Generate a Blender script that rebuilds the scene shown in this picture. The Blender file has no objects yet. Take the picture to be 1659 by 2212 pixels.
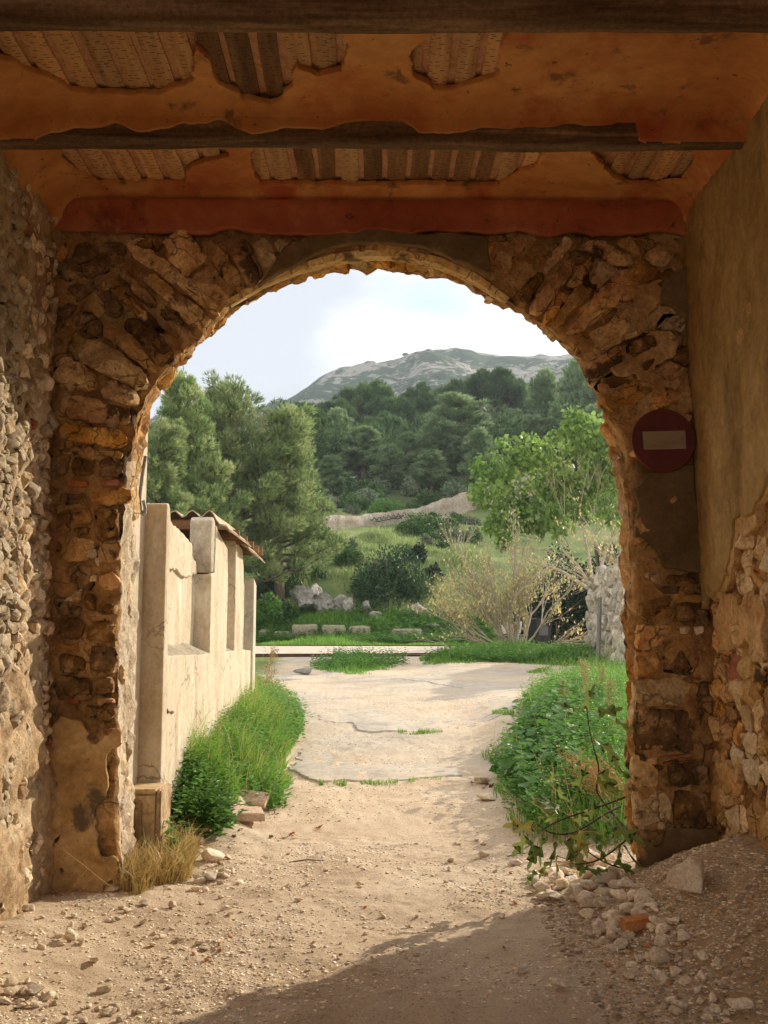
import bpy, bmesh, math, random
import numpy as np
from mathutils import Vector, Matrix

R = random.Random(11)
rng = np.random.default_rng(11)
S = bpy.context.scene
COL = S.collection

# ------------------------------------------------------------------ camera
FPX, CU, CV = 2250.0, 829.5, 1106.0
PITCH, YAW = math.radians(6.82), math.radians(0.6)
CAMZ = 1.65
fwd = Vector((math.sin(YAW) * math.cos(PITCH), math.cos(YAW) * math.cos(PITCH), math.sin(PITCH)))
rgt = Vector((math.cos(YAW), -math.sin(YAW), 0))
upv = rgt.cross(fwd)
cam = bpy.data.objects.new('camera', bpy.data.cameras.new('camera'))
COL.objects.link(cam)
cam.matrix_world = Matrix(((rgt.x, upv.x, -fwd.x, 0), (rgt.y, upv.y, -fwd.y, 0), (rgt.z, upv.z, -fwd.z, CAMZ), (0, 0, 0, 1)))
cam.data.sensor_fit = 'VERTICAL'
cam.data.sensor_height = 36.0
cam.data.lens = 36.0 * FPX / 2212.0
cam.data.clip_start = 0.05
cam.data.clip_end = 6000
S.camera = cam

# ------------------------------------------------------------------ light
SUN_EL, SUN_AZ = math.radians(23.5), math.radians(45.0)      # azimuth measured from +Y towards +X
sl = bpy.data.lights.new('sun', 'SUN')
sl.energy = 2.25
sl.angle = math.radians(0.6)
sl.color = (1.0, 0.87, 0.67)
sun = bpy.data.objects.new('sun', sl)
COL.objects.link(sun)
sdir = Vector((math.sin(SUN_AZ) * math.cos(SUN_EL), math.cos(SUN_AZ) * math.cos(SUN_EL), math.sin(SUN_EL)))
sun.rotation_euler = sdir.to_track_quat('Z', 'Y').to_euler()
sun.location = (20, 20, 30)

W = bpy.data.worlds.new('World')
S.world = W
W.use_nodes = True
wn = W.node_tree
wn.nodes.clear()
def wnew(t, **k):
    n = wn.nodes.new(t)
    for a, b in k.items(): setattr(n, a, b)
    return n
wo = wnew('ShaderNodeOutputWorld')
sky = wnew('ShaderNodeTexSky', sky_type='NISHITA')
sky.sun_disc = False
sky.sun_elevation = SUN_EL
sky.sun_rotation = SUN_AZ
sky.air_density = 1.0
bg1 = wnew('ShaderNodeBackground'); bg1.inputs['Strength'].default_value = 0.07
wn.links.new(sky.outputs[0], bg1.inputs['Color'])
tc = wnew('ShaderNodeTexCoord')
mp = wnew('ShaderNodeMapping'); mp.inputs['Scale'].default_value = (1.0, 1.0, 2.2); mp.inputs['Location'].default_value = (1.35, 0.7, 0.2)
wn.links.new(tc.outputs['Generated'], mp.inputs[0])
nz = wnew('ShaderNodeTexNoise'); nz.inputs['Scale'].default_value = 3.2; nz.inputs['Detail'].default_value = 7; nz.inputs['Roughness'].default_value = 0.52
wn.links.new(mp.outputs[0], nz.inputs['Vector'])
cr = wnew('ShaderNodeValToRGB')
cr.color_ramp.elements[0].position = 0.30; cr.color_ramp.elements[0].color = (0, 0, 0, 1)
cr.color_ramp.elements[1].position = 0.40; cr.color_ramp.elements[1].color = (1, 1, 1, 1)
wn.links.new(nz.outputs[0], cr.inputs[0])
mp2 = wnew('ShaderNodeMapping'); mp2.inputs['Scale'].default_value = (1.0, 1.0, 2.0); mp2.inputs['Location'].default_value = (3.1, 0.5, 4.4)
wn.links.new(tc.outputs['Generated'], mp2.inputs[0])
nz2 = wnew('ShaderNodeTexNoise'); nz2.inputs['Scale'].default_value = 1.9; nz2.inputs['Detail'].default_value = 6; nz2.inputs['Roughness'].default_value = 0.5
wn.links.new(mp2.outputs[0], nz2.inputs['Vector'])
cr2 = wnew('ShaderNodeValToRGB')
cr2.color_ramp.elements[0].position = 0.385; cr2.color_ramp.elements[0].color = (0.235, 0.252, 0.287, 1)
cr2.color_ramp.elements[1].position = 0.60; cr2.color_ramp.elements[1].color = (0.66, 0.63, 0.59, 1)

wn.links.new(nz2.outputs[0], cr2.inputs[0])
bg2 = wnew('ShaderNodeBackground'); bg2.inputs['Strength'].default_value = 1.1
wn.links.new(cr2.outputs[0], bg2.inputs['Color'])
mx = wnew('ShaderNodeMixShader')
wn.links.new(cr.outputs[0], mx.inputs[0]); wn.links.new(bg1.outputs[0], mx.inputs[1]); wn.links.new(bg2.outputs[0], mx.inputs[2])
wn.links.new(mx.outputs[0], wo.inputs['Surface'])

S.view_settings.view_transform = 'Standard'
S.view_settings.look = 'None'
S.view_settings.gamma = 1.0
S.view_settings.use_curve_mapping = False
S.view_settings.exposure = 1.54
S.render.engine = 'CYCLES'
S.cycles.max_bounces = 12
S.cycles.diffuse_bounces = 8
S.cycles.transparent_max_bounces = 8
S.cycles.volume_bounces = 0
S.cycles.use_denoising = True
S.cycles.caustics_reflective = False
S.cycles.caustics_refractive = False

# ------------------------------------------------------------------ pixel helpers (photo measured at 1659 x 2212)
def ray(u, v):
    d = fwd * FPX + rgt * (u - CU) - upv * (v - CV)
    return d
def at(u, v, Y):
    d = ray(u, v)
    t = Y / d.y
    return Vector((d.x * t, Y, CAMZ + d.z * t))
def atz(u, v, z):
    d = ray(u, v)
    t = (z - CAMZ) / d.z
    return Vector((d.x * t, d.y * t, z))
def atx(u, v, X):
    d = ray(u, v)
    t = X / d.x
    return Vector((X, d.y * t, CAMZ + d.z * t))

# ------------------------------------------------------------------ numpy noise
def _hash(i, j, k, s):
    n = (i.astype(np.uint32) * np.uint32(374761393) + j.astype(np.uint32) * np.uint32(668265263)
         + k.astype(np.uint32) * np.uint32(2246822519) + np.uint32((s * 3266489917) & 0xffffffff))
    n = (n ^ (n >> np.uint32(13))) * np.uint32(1274126177)
    n = n ^ (n >> np.uint32(16))
    return n.astype(np.float64) / 4294967295.0
def vnoise(P, s=0):
    P = np.asarray(P, dtype=np.float64)
    I = np.floor(P).astype(np.int64)
    f = P - I
    f = f * f * f * (f * (f * 6 - 15) + 10)
    r = 0
    for a in (0, 1):
        for b in (0, 1):
            for c in (0, 1):
                w = (f[:, 0] if a else 1 - f[:, 0]) * (f[:, 1] if b else 1 - f[:, 1]) * (f[:, 2] if c else 1 - f[:, 2])
                r = r + w * _hash(I[:, 0] + a, I[:, 1] + b, I[:, 2] + c, s)
    return r * 2 - 1
def fbm(P, freq, octv=4, seed=0, gain=0.5):
    P = np.asarray(P, dtype=np.float64) * freq
    a, r, t = 1.0, 0, 0
    for o in range(octv):
        r = r + a * vnoise(P + 17.3 * o, seed + o)
        t += a
        a *= gain
        P = P * 2.03
    return r / t * 1.4
def p3(x, y, z=0.0):
    x, y, z = np.broadcast_arrays(np.asarray(x, float), np.asarray(y, float), np.asarray(z, float))
    return np.stack([x.ravel(), y.ravel(), z.ravel()], 1)
def sstep(a, b, x):
    t = np.clip((np.asarray(x, float) - a) / (b - a), 0, 1)
    return t * t * (3 - 2 * t)
def sdf_poly(px, py, poly):
    px = np.asarray(px, float); py = np.asarray(py, float)
    d = np.full(px.shape, 1e18); s = np.ones(px.shape)
    n = len(poly); j = n - 1
    for i in range(n):
        ax, ay = poly[i][0], poly[i][1]; bx, by = poly[j][0], poly[j][1]
        ex, ey = bx - ax, by - ay; wx, wy = px - ax, py - ay
        t = np.clip((wx * ex + wy * ey) / (ex * ex + ey * ey + 1e-12), 0, 1)
        dx, dy = wx - ex * t, wy - ey * t
        d = np.minimum(d, dx * dx + dy * dy)
        c1 = py >= ay; c2 = py < by; c3 = ex * wy > ey * wx
        flip = (c1 & c2 & c3) | (~c1 & ~c2 & ~c3)
        s = np.where(flip, -s, s)
        j = i
    return s * np.sqrt(d)            # negative inside

# ------------------------------------------------------------------ mesh helpers
def mk(name, V, F, mat=None, smooth=False, tint=None, vattr=None):
    me = bpy.data.meshes.new(name)
    V = np.asarray(V, dtype=np.float32).reshape(-1, 3)
    if isinstance(F, np.ndarray):
        k = F.shape[1]; n = len(F)
        me.vertices.add(len(V)); me.vertices.foreach_set('co', V.ravel())
        me.loops.add(n * k); me.loops.foreach_set('vertex_index', F.astype(np.int32).ravel())
        me.polygons.add(n)
        me.polygons.foreach_set('loop_start', np.arange(0, n * k, k, dtype=np.int32))
        me.polygons.foreach_set('loop_total', np.full(n, k, dtype=np.int32))
        me.update(calc_edges=True)
    else:
        me.from_pydata([tuple(map(float, v)) for v in V], [], [tuple(map(int, f)) for f in F])
    if smooth:
        me.polygons.foreach_set('use_smooth', np.ones(len(me.polygons), dtype=bool))
    if tint is not None:
        a = me.attributes.new('tint', 'FLOAT', 'FACE')
        a.data.foreach_set('value', np.asarray(tint, dtype=np.float32))
    if vattr is not None:
        for k_, v_ in vattr.items():
            a = me.attributes.new(k_, 'FLOAT', 'POINT')
            a.data.foreach_set('value', np.asarray(v_, dtype=np.float32))
    if mat: me.materials.append(mat)
    return me
def sharp(me, deg=34):
    me.set_sharp_from_angle(angle=math.radians(deg))
    return me
def put(name, me, parent=None, loc=None, rot=None, scale=None):
    o = bpy.data.objects.new(name, me)
    COL.objects.link(o)
    if parent is not None:
        o.parent = parent
        if loc is None and parent.get('_off') is not None:
            o.matrix_parent_inverse = Matrix.Translation(-Vector(parent['_off']))
    if loc is not None: o.location = loc
    if rot is not None: o.rotation_euler = rot
    if scale is not None: o.scale = scale if hasattr(scale, '__len__') else (scale,) * 3
    return o
def tag(o, label=None, cat=None, group=None, kind=None):
    if label: o['label'] = label
    if cat: o['category'] = cat
    if group: o['group'] = group
    if kind: o['kind'] = kind
    return o
def thing(name, label, cat, loc=(0, 0, 0), group=None, world=True, rotz=0, scale=1):
    o = bpy.data.objects.new(name, None)
    COL.objects.link(o)
    o.empty_display_size = 0.1
    o.location = loc; o.rotation_euler = (0, 0, rotz); o.scale = (scale,) * 3
    if world: o['_off'] = tuple(loc)
    return tag(o, label, cat, group)

class MB:
    """collects verts and faces of one mesh"""
    def __init__(s): s.v = []; s.f = []
    def add(s, V, F):
        b = len(s.v)
        s.v.extend([tuple(map(float, p)) for p in V]); s.f.extend([tuple(int(i) + b for i in f) for f in F])
    def box(s, lo, hi, bev=0.0):
        x0, y0, z0 = lo; x1, y1, z1 = hi
        if bev <= 0:
            s.add([(x0, y0, z0), (x1, y0, z0), (x1, y1, z0), (x0, y1, z0), (x0, y0, z1), (x1, y0, z1), (x1, y1, z1), (x0, y1, z1)],
                  [(0, 3, 2, 1), (4, 5, 6, 7), (0, 1, 5, 4), (1, 2, 6, 5), (2, 3, 7, 6), (3, 0, 4, 7)])
        else:
            bm = bmesh.new()
            bmesh.ops.create_cube(bm, size=1)
            for v in bm.verts: v.co = Vector(((x0 + x1) / 2 + v.co.x * (x1 - x0), (y0 + y1) / 2 + v.co.y * (y1 - y0), (z0 + z1) / 2 + v.co.z * (z1 - z0)))
            bmesh.ops.bevel(bm, geom=bm.edges[:], offset=bev, segments=2, affect='EDGES')
            s.addbm(bm)
    def addbm(s, bm):
        bm.verts.index_update()
        s.add([v.co for v in bm.verts], [[v.index for v in f.verts] for f in bm.faces]); bm.free()
    def tube(s, pts, rad, n=6, cap=True):
        pts = [Vector(p) for p in pts]
        if not hasattr(rad, '__len__'): rad = [rad] * len(pts)
        V = []; F = []
        prev = None
        for i, p in enumerate(pts):
            t = (pts[min(i + 1, len(pts) - 1)] - pts[max(i - 1, 0)])
            if t.length < 1e-9: t = Vector((0, 0, 1))
            t.normalize()
            if prev is None:
                a = t.cross(Vector((0, 0, 1)))
                if a.length < 0.05: a = t.cross(Vector((1, 0, 0)))
            else:
                a = prev - t * prev.dot(t)
                if a.length < 1e-6: a = t.orthogonal()
            a.normalize(); prev = a; b = t.cross(a)
            for k in range(n):
                an = 2 * math.pi * k / n
                V.append(p + (a * math.cos(an) + b * math.sin(an)) * rad[i])
        for i in range(len(pts) - 1):
            for k in range(n):
                k2 = (k + 1) % n
                F.append((i * n + k, i * n + k2, (i + 1) * n + k2, (i + 1) * n + k))
        if cap:
            F.append(tuple(reversed(range(n)))); F.append(tuple((len(pts) - 1) * n + k for k in range(n)))
        s.add(V, F)
    def mesh(s, name, mat, smooth=False): return mk(name, s.v, s.f, mat, smooth)
    def put(s, name, mat, parent=None, smooth=False): return put(name, s.mesh(name, mat, smooth), parent)

def grid_faces(nu, nv, wrap=False):
    i = np.arange(nu - 1)[:, None]; j = np.arange(nv - 1)[None, :]
    a = (i * nv + j).ravel()
    return np.stack([a, a + nv, a + nv + 1, a + 1], 1)
def clipped_sheet(name, us, vs, pos, field, thick, mat, smooth=True):
    """sheet kept where field>0 (marching squares), with a skirt of the given thickness along its broken edge"""
    nu, nv = len(us), len(vs)
    U, Vv = np.meshgrid(us, vs, indexing='ij')
    f = field(U.ravel(), Vv.ravel()).reshape(nu, nv)
    uv = []; idx = {}
    def vert(key, u, v):
        if key not in idx:
            idx[key] = len(uv); uv.append((u, v))
        return idx[key]
    faces = []; edges = []
    ins = f > 0
    cnt = ins[:-1, :-1].astype(int) + ins[1:, :-1] + ins[1:, 1:] + ins[:-1, 1:]
    for i, j in zip(*np.nonzero(cnt)):
        cs = [(i, j), (i + 1, j), (i + 1, j + 1), (i, j + 1)]
        if cnt[i, j] == 4:
            faces.append([vert(c, us[c[0]], vs[c[1]]) for c in cs]); continue
        poly = []; cuts = []
        for k in range(4):
            a, b = cs[k], cs[(k + 1) % 4]
            fa, fb = f[a], f[b]
            if fa > 0: poly.append(vert(a, us[a[0]], vs[a[1]]))
            if (fa > 0) != (fb > 0):
                t = fa / (fa - fb)
                key = (a, b) if a < b else (b, a)
                e = vert(key, us[a[0]] + t * (us[b[0]] - us[a[0]]), vs[a[1]] + t * (vs[b[1]] - vs[a[1]]))
                poly.append(e); cuts.append((e, fa > 0))
        if len(poly) >= 3: faces.append(poly)
        for k in range(len(cuts)):
            if cuts[k][1]:
                edges.append((cuts[k][0], cuts[(k + 1) % len(cuts)][0]))
    uv = np.array(uv)
    P = pos(uv[:, 0], uv[:, 1], 0.0)
    used = sorted({e for ab in edges for e in ab})
    back = {e: len(P) + n for n, e in enumerate(used)}
    if used:
        B = pos(uv[used, 0], uv[used, 1], -thick)
        P = np.vstack([P, B])
    for a, b in edges:
        faces.append([b, a, back[a], back[b]])
    return mk(name, P, faces, mat, smooth)

# voronoi cells by clipping
def clip_half(poly, mx_, my_, nx, ny):
    out = []
    n = len(poly)
    for i in range(n):
        a, b = poly[i], poly[(i + 1) % n]
        da = (a[0] - mx_) * nx + (a[1] - my_) * ny
        db = (b[0] - mx_) * nx + (b[1] - my_) * ny
        if da <= 0: out.append(a)
        if (da < 0) != (db < 0) and da != db:
            t = da / (da - db)
            out.append((a[0] + t * (b[0] - a[0]), a[1] + t * (b[1] - a[1])))
    return out
def voronoi(sites, box):
    P = np.array(sites)
    res = []
    for i, (x, y) in enumerate(sites):
        d = (P[:, 0] - x) ** 2 + (P[:, 1] - y) ** 2
        poly = [(box[0], box[1]), (box[2], box[1]), (box[2], box[3]), (box[0], box[3])]
        for j in np.argsort(d)[1:26]:
            qx, qy = P[j]
            poly = clip_half(poly, (x + qx) / 2, (y + qy) / 2, qx - x, qy - y)
            if len(poly) < 3: break
        res.append(poly)
    return res
def scatter_sites(box, dens_r, seed, tries=6000, asp=1.0):
    """dart throwing; dens_r(u,v)->radius; aspect squeezes v"""
    r = random.Random(seed)
    pts = []
    for _ in range(tries):
        u = r.uniform(box[0], box[2]); v = r.uniform(box[1], box[3])
        rad = dens_r(u, v) * r.uniform(0.7, 1.35)
        ok = True
        for (a, b, q) in pts:
            if ((a - u) ** 2 + ((b - v) * asp) ** 2) < ((rad + q) * 0.5) ** 2 * 3.2:
                ok = False; break
        if ok: pts.append((u, v, rad))
    return [(p[0], p[1] * asp) for p in pts]
def cells(box, dens_r, seed, tries=6000, asp=1.0):
    st = scatter_sites(box, dens_r, seed, tries, asp)
    cs = voronoi(st, (box[0], box[1] * asp, box[2], box[3] * asp))
    return [[(p[0], p[1] / asp) for p in c] for c in cs if len(c) >= 3]
def area(poly):
    return 0.5 * sum(poly[i][0] * poly[(i + 1) % len(poly)][1] - poly[(i + 1) % len(poly)][0] * poly[i][1] for i in range(len(poly)))
def centroid(poly):
    return (sum(p[0] for p in poly) / len(poly), sum(p[1] for p in poly) / len(poly))
def stone_geo(poly, fmap, h, seed, gap=0.01, rough=0.012, n=None, tilt=0.25, chips=3, rnd=2):
    if area(poly) < 0: poly = poly[::-1]
    p = np.array(poly, float)
    for _ in range(rnd):                                   # round the corners
        q = np.roll(p, -1, 0)
        p = np.stack([p * 0.78 + q * 0.22, p * 0.22 + q * 0.78], 1).reshape(-1, 2)
    L = np.linalg.norm(np.roll(p, -1, 0) - p, axis=1); cum = np.concatenate([[0], np.cumsum(L)])
    if n is None: n = int(np.clip(cum[-1] / 0.035, 12, 26))
    s = np.linspace(0, cum[-1], n, endpoint=False)
    pc = np.vstack([p, p[:1]])
    p = np.stack([np.interp(s, cum, pc[:, 0]), np.interp(s, cum, pc[:, 1])], 1)
    c = p.mean(0); rad = np.linalg.norm(p - c, axis=1).mean()
    p = c + (p - c) * max(0.5, 1 - gap / rad)
    r = random.Random(seed)
    tx, ty = r.uniform(-tilt, tilt), r.uniform(-tilt, tilt)
    fr = [(1.0, -0.06), (1.02, 0.12 * h), (0.98, 0.55 * h), (0.86, 0.86 * h), (0.62, 1.0 * h), (0.33, 1.03 * h)]
    V = []; D = []
    for k, d in fr:
        V.append(c + (p - c) * k); D.append(np.full(n, d))
    V.append(c[None]); D.append(np.array([1.02 * h]))
    V = np.vstack(V); D = np.concatenate(D)
    m = D > 0
    D = D + m * ((V[:, 0] - c[0]) * tx + (V[:, 1] - c[1]) * ty)
    q = p3(V[:, 0] + seed * 3.7, V[:, 1] - seed * 1.3, D)
    D = D + m * fbm(q, 1 / max(rad, .03) * .9, 2, seed % 97) * h * 0.4 + m * fbm(q, 28, 3, 5) * rough
    V = V + (m * (D > 0))[:, None] * np.stack([fbm(q, 20, 2, 11), fbm(q, 20, 2, 23)], 1) * rough * 0.9
    if chips:                                              # chipped planes
        for _ in range(chips):
            a = r.uniform(0, 6.28); sl_ = r.uniform(0.3, 0.9)
            lim = h * r.uniform(0.75, 1.1) - ((V[:, 0] - c[0]) * math.cos(a) + (V[:, 1] - c[1]) * math.sin(a)) * sl_
            D = np.where(m, np.minimum(D, np.maximum(lim, 0.06 * h)), D)
    F = []
    nr = len(fr)
    for i in range(nr - 1):
        for k in range(n):
            k2 = (k + 1) % n
            F.append((i * n + k, i * n + k2, (i + 1) * n + k2, (i + 1) * n + k))
    for k in range(n): F.append(((nr - 1) * n + k, (nr - 1) * n + (k + 1) % n, nr * n))
    return fmap(V[:, 0], V[:, 1], D), F
def add_stones(parent, polys, fmap, pick, seed, h=(0.03, 0.06), gap=0.01, rough=0.01, tilt=0.25, name='stone', limit=300, chips=3, rnd=2):
    r = random.Random(seed)
    order = list(range(len(polys)))
    extra = MB(); exm = None
    for k, i in enumerate(order):
        poly = polys[i]
        if abs(area(poly)) < 0.0006: continue
        m = pick(centroid(poly), r)
        hh = r.uniform(*h) * min(1.5, max(0.6, math.sqrt(abs(area(poly))) / 0.15))
        V, F = stone_geo(poly, fmap, hh, seed * 1000 + i, gap, rough, tilt=tilt, chips=chips, rnd=rnd)
        if k < limit:
            put(name, sharp(mk(name, V, F, m, True)), parent)
        else:
            extra.add(V, F); exm = m
    if extra.v:
        o = extra.put('small_stones', exm, parent, True); o['kind'] = 'stuff'
# ------------------------------------------------------------------ materials
def _lk(nt, a, b): nt.links.new(a, b)
def base_mat(name, rough=0.9, spec=0.25):
    m = bpy.data.materials.new(name)
    m.use_nodes = True
    nt = m.node_tree
    b = nt.nodes['Principled BSDF']
    b.inputs['Roughness'].default_value = rough
    b.inputs['Specular IOR Level'].default_value = spec
    return m, nt, b
def ramp(nt, fac, cols, pos=None):
    r = nt.nodes.new('ShaderNodeValToRGB')
    e = r.color_ramp.elements
    n = len(cols)
    for i in range(n):
        p = pos[i] if pos else 0.3 + 0.4 * i / max(1, n - 1)
        if i < 2: e[i].position = p; e[i].color = (*cols[i], 1)
        else:
            x = e.new(p); x.color = (*cols[i], 1)
    _lk(nt, fac, r.inputs[0])
    return r.outputs[0]
def noise(nt, vec, scale, detail=6, rough=0.6, dist=0.0):
    n = nt.nodes.new('ShaderNodeTexNoise')
    n.inputs['Scale'].default_value = scale; n.inputs['Detail'].default_value = detail
    n.inputs['Roughness'].default_value = rough; n.inputs['Distortion'].default_value = dist
    _lk(nt, vec, n.inputs['Vector'])
    return n.outputs[0]
def mixc(nt, fac, a, b, mode='MIX'):
    n = nt.nodes.new('ShaderNodeMix'); n.data_type = 'RGBA'; n.blend_type = mode
    for s, x in ((n.inputs[0], fac), (n.inputs[6], a), (n.inputs[7], b)):
        if hasattr(x, 'links') or hasattr(x, 'is_linked'): _lk(nt, x, s)
        elif isinstance(x, (int, float)): s.default_value = x
        else: s.default_value = (*x, 1)
    return n.outputs[2]
def mrange(nt, v, a, b, c, d):
    n = nt.nodes.new('ShaderNodeMapRange'); _lk(nt, v, n.inputs[0])
    for i, x in enumerate((a, b, c, d)): n.inputs[i + 1].default_value = x
    return n.outputs[0]
def math_(nt, op, a, b=0.5):
    n = nt.nodes.new('ShaderNodeMath'); n.operation = op
    for s, x in ((n.inputs[0], a), (n.inputs[1], b)):
        if isinstance(x, (int, float)): s.default_value = x
        else: _lk(nt, x, s)
    return n.outputs[0]
def position(nt, scale=(1, 1, 1)):
    g = nt.nodes.new('ShaderNodeNewGeometry')
    mp_ = nt.nodes.new('ShaderNodeMapping'); mp_.inputs['Scale'].default_value = scale
    _lk(nt, g.outputs['Position'], mp_.inputs[0])
    return mp_.outputs[0]
def attr(nt, name):
    a = nt.nodes.new('ShaderNodeAttribute'); a.attribute_name = name
    return a.outputs['Fac']
def bump(nt, b, h, strength=0.5, dist=0.02):
    n = nt.nodes.new('ShaderNodeBump'); n.inputs['Strength'].default_value = strength; n.inputs['Distance'].default_value = dist
    _lk(nt, h, n.inputs['Height']); _lk(nt, n.outputs[0], b.inputs['Normal'])
def rock(name, cols, scale=6, bstr=0.6, bscale=30, vary=None, rough=0.92, spots=(), stretch=(1, 1, 1), pits=0.0, vamt=0.3, bdist=0.02, fine=0.42, cracks=None):
    m, nt, b = base_mat(name, rough)
    p = position(nt, stretch)
    c = ramp(nt, noise(nt, p, scale, 8, 0.65, 0.4), cols)
    p1 = position(nt)
    f = mrange(nt, noise(nt, p1, scale * 7, 7, 0.75), 0.3, 0.7, 1 - fine, 1 + fine)
    n = nt.nodes.new('ShaderNodeHueSaturation'); _lk(nt, c, n.inputs['Color'])
    val = f
    if vary == 'obj':
        oi = nt.nodes.new('ShaderNodeObjectInfo')
        val = math_(nt, 'MULTIPLY', f, mrange(nt, oi.outputs['Random'], 0, 1, 1 - vamt, 1 + vamt))
        _lk(nt, mrange(nt, math_(nt, 'FRACT', math_(nt, 'MULTIPLY', oi.outputs['Random'], 7.13)), 0, 1, 0.88, 1.1), n.inputs['Saturation'])
        _lk(nt, mrange(nt, math_(nt, 'FRACT', math_(nt, 'MULTIPLY', oi.outputs['Random'], 13.7)), 0, 1, 0.494, 0.504), n.inputs['Hue'])
    elif vary == 'attr':
        t = attr(nt, 'tint')
        val = math_(nt, 'MULTIPLY', f, mrange(nt, t, 0, 1, 1 - vamt, 1 + vamt))
        _lk(nt, mrange(nt, math_(nt, 'FRACT', math_(nt, 'MULTIPLY', t, 7.13)), 0, 1, 0.7, 1.2), n.inputs['Saturation'])
    _lk(nt, val, n.inputs['Value'])
    c = n.outputs[0]
    for (sc, ss, lo, hi) in spots:
        k = ramp(nt, noise(nt, p, ss, 7, 0.65, 0.3), [(0, 0, 0), (1, 1, 1)], [lo, hi])
        c = mixc(nt, k, c, sc)
    h = noise(nt, p1, bscale, 8, 0.72)
    if cracks:
        wv = nt.nodes.new('ShaderNodeTexNoise'); wv.inputs['Scale'].default_value = cracks[0] * 1.2; wv.inputs['Detail'].default_value = 5
        _lk(nt, p1, wv.inputs['Vector'])
        va = nt.nodes.new('ShaderNodeVectorMath'); va.operation = 'SCALE'; va.inputs[3].default_value = 1.1 / cracks[0]; _lk(nt, wv.outputs['Color'], va.inputs[0])
        vb = nt.nodes.new('ShaderNodeVectorMath'); vb.operation = 'ADD'; _lk(nt, p1, vb.inputs[0]); _lk(nt, va.outputs[0], vb.inputs[1])
        vc = nt.nodes.new('ShaderNodeTexVoronoi'); vc.feature = 'DISTANCE_TO_EDGE'; vc.inputs['Scale'].default_value = cracks[0]; _lk(nt, vb.outputs[0], vc.inputs['Vector'])
        ck = math_(nt, 'MULTIPLY', mrange(nt, vc.outputs['Distance'], 0, cracks[1], 1, 0), mrange(nt, noise(nt, p1, cracks[0] * .55, 3, .6), .46, .58, 0, 1))
        c = mixc(nt, math_(nt, 'MULTIPLY', ck, cracks[2]), c, cracks[3])
        h = math_(nt, 'SUBTRACT', h, math_(nt, 'MULTIPLY', ck, .6))
    _lk(nt, c, b.inputs['Base Color'])
    if pits > 0:
        vo = nt.nodes.new('ShaderNodeTexVoronoi'); vo.inputs['Scale'].default_value = bscale * 1.3; _lk(nt, p, vo.inputs['Vector'])
        h = math_(nt, 'ADD', h, math_(nt, 'MULTIPLY', math_(nt, 'MINIMUM', vo.outputs['Distance'], 0.4), pits))
    bump(nt, b, h, bstr, bdist)
    return m
def leafmat(name, cols, trans=0.35, rough=0.45, spec=0.35, pos=None):
    m, nt, b = base_mat(name, rough, spec)
    c = ramp(nt, attr(nt, 'tint'), cols, pos or [i / max(1, len(cols) - 1) for i in range(len(cols))])
    oi = nt.nodes.new('ShaderNodeObjectInfo')
    hs = nt.nodes.new('ShaderNodeHueSaturation'); _lk(nt, c, hs.inputs['Color'])
    _lk(nt, mrange(nt, oi.outputs['Random'], 0, 1, 0.85, 1.15), hs.inputs['Value'])
    c = hs.outputs[0]
    _lk(nt, c, b.inputs['Base Color'])
    t = nt.nodes.new('ShaderNodeBsdfTranslucent'); _lk(nt, c, t.inputs['Color'])
    mx_ = nt.nodes.new('ShaderNodeMixShader'); mx_.inputs[0].default_value = trans
    _lk(nt, b.outputs[0], mx_.inputs[1]); _lk(nt, t.outputs[0], mx_.inputs[2])
    _lk(nt, mx_.outputs[0], nt.nodes['Material Output'].inputs['Surface'])
    return m

M = {}
M['rubble'] = rock('pale_rubble_stone', [(.50, .34, .19), (.71, .55, .36), (.82, .69, .51)], 7, 0.9, 26, 'obj', spots=[((.36, .17, .07), 2.2, .60, .68)], vamt=.3)
M['rubble_grey'] = rock('grey_rubble_stone', [(.42, .31, .20), (.62, .50, .35), (.75, .65, .50)], 7, 0.8, 26, 'obj', vamt=.3)
M['sand'] = rock('ochre_sandstone', [(.36, .16, .045), (.60, .325, .11), (.72, .47, .21)], 5, 1.0, 22, 'obj', spots=[((.10, .055, .025), 3.0, .57, .63), ((.66, .46, .24), 11, .62, .68)], pits=.7, vamt=.3, cracks=(6, .045, .7, (.07, .035, .014)))
M['sandpale'] = rock('pale_sandstone', [(.44, .25, .10), (.66, .45, .22), (.74, .55, .33)], 5, 0.9, 22, 'obj', spots=[((.16, .09, .04), 3.4, .60, .66), ((.30, .17, .07), 14, .58, .66)], pits=.6, vamt=.2, cracks=(5, .04, .6, (.10, .05, .02)))
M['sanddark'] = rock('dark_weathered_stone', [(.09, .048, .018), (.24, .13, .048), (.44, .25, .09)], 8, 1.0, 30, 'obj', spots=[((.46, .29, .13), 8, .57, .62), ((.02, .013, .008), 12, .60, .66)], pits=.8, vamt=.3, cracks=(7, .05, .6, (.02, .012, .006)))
M['mortar'] = rock('old_mortar', [(.26, .12, .04), (.48, .265, .095), (.62, .40, .19)], 3.0, 1.0, 16, None, spots=[((.09, .05, .022), 2.0, .56, .64), ((.60, .42, .22), 13, .60, .67), ((.07, .035, .015), 17, .62, .68)], pits=.6, bdist=.03, cracks=(6, .045, .55, (.08, .04, .016)))
M['mortar_pale'] = rock('pale_mortar', [(.30, .185, .095), (.54, .39, .235), (.70, .56, .39)], 3.0, 1.0, 18, None, pits=.3, bdist=.03)
M['plaster_reveal'] = rock('broken_reveal_plaster', [(.36, .24, .14), (.62, .50, .36), (.74, .65, .52)], 4.0, 1.0, 15, None, spots=[((.42, .19, .10), 5.0, .66, .72), ((.28, .2, .13), 7, .6, .68)], pits=.3, bdist=.04, stretch=(1, 1, .55))
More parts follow.
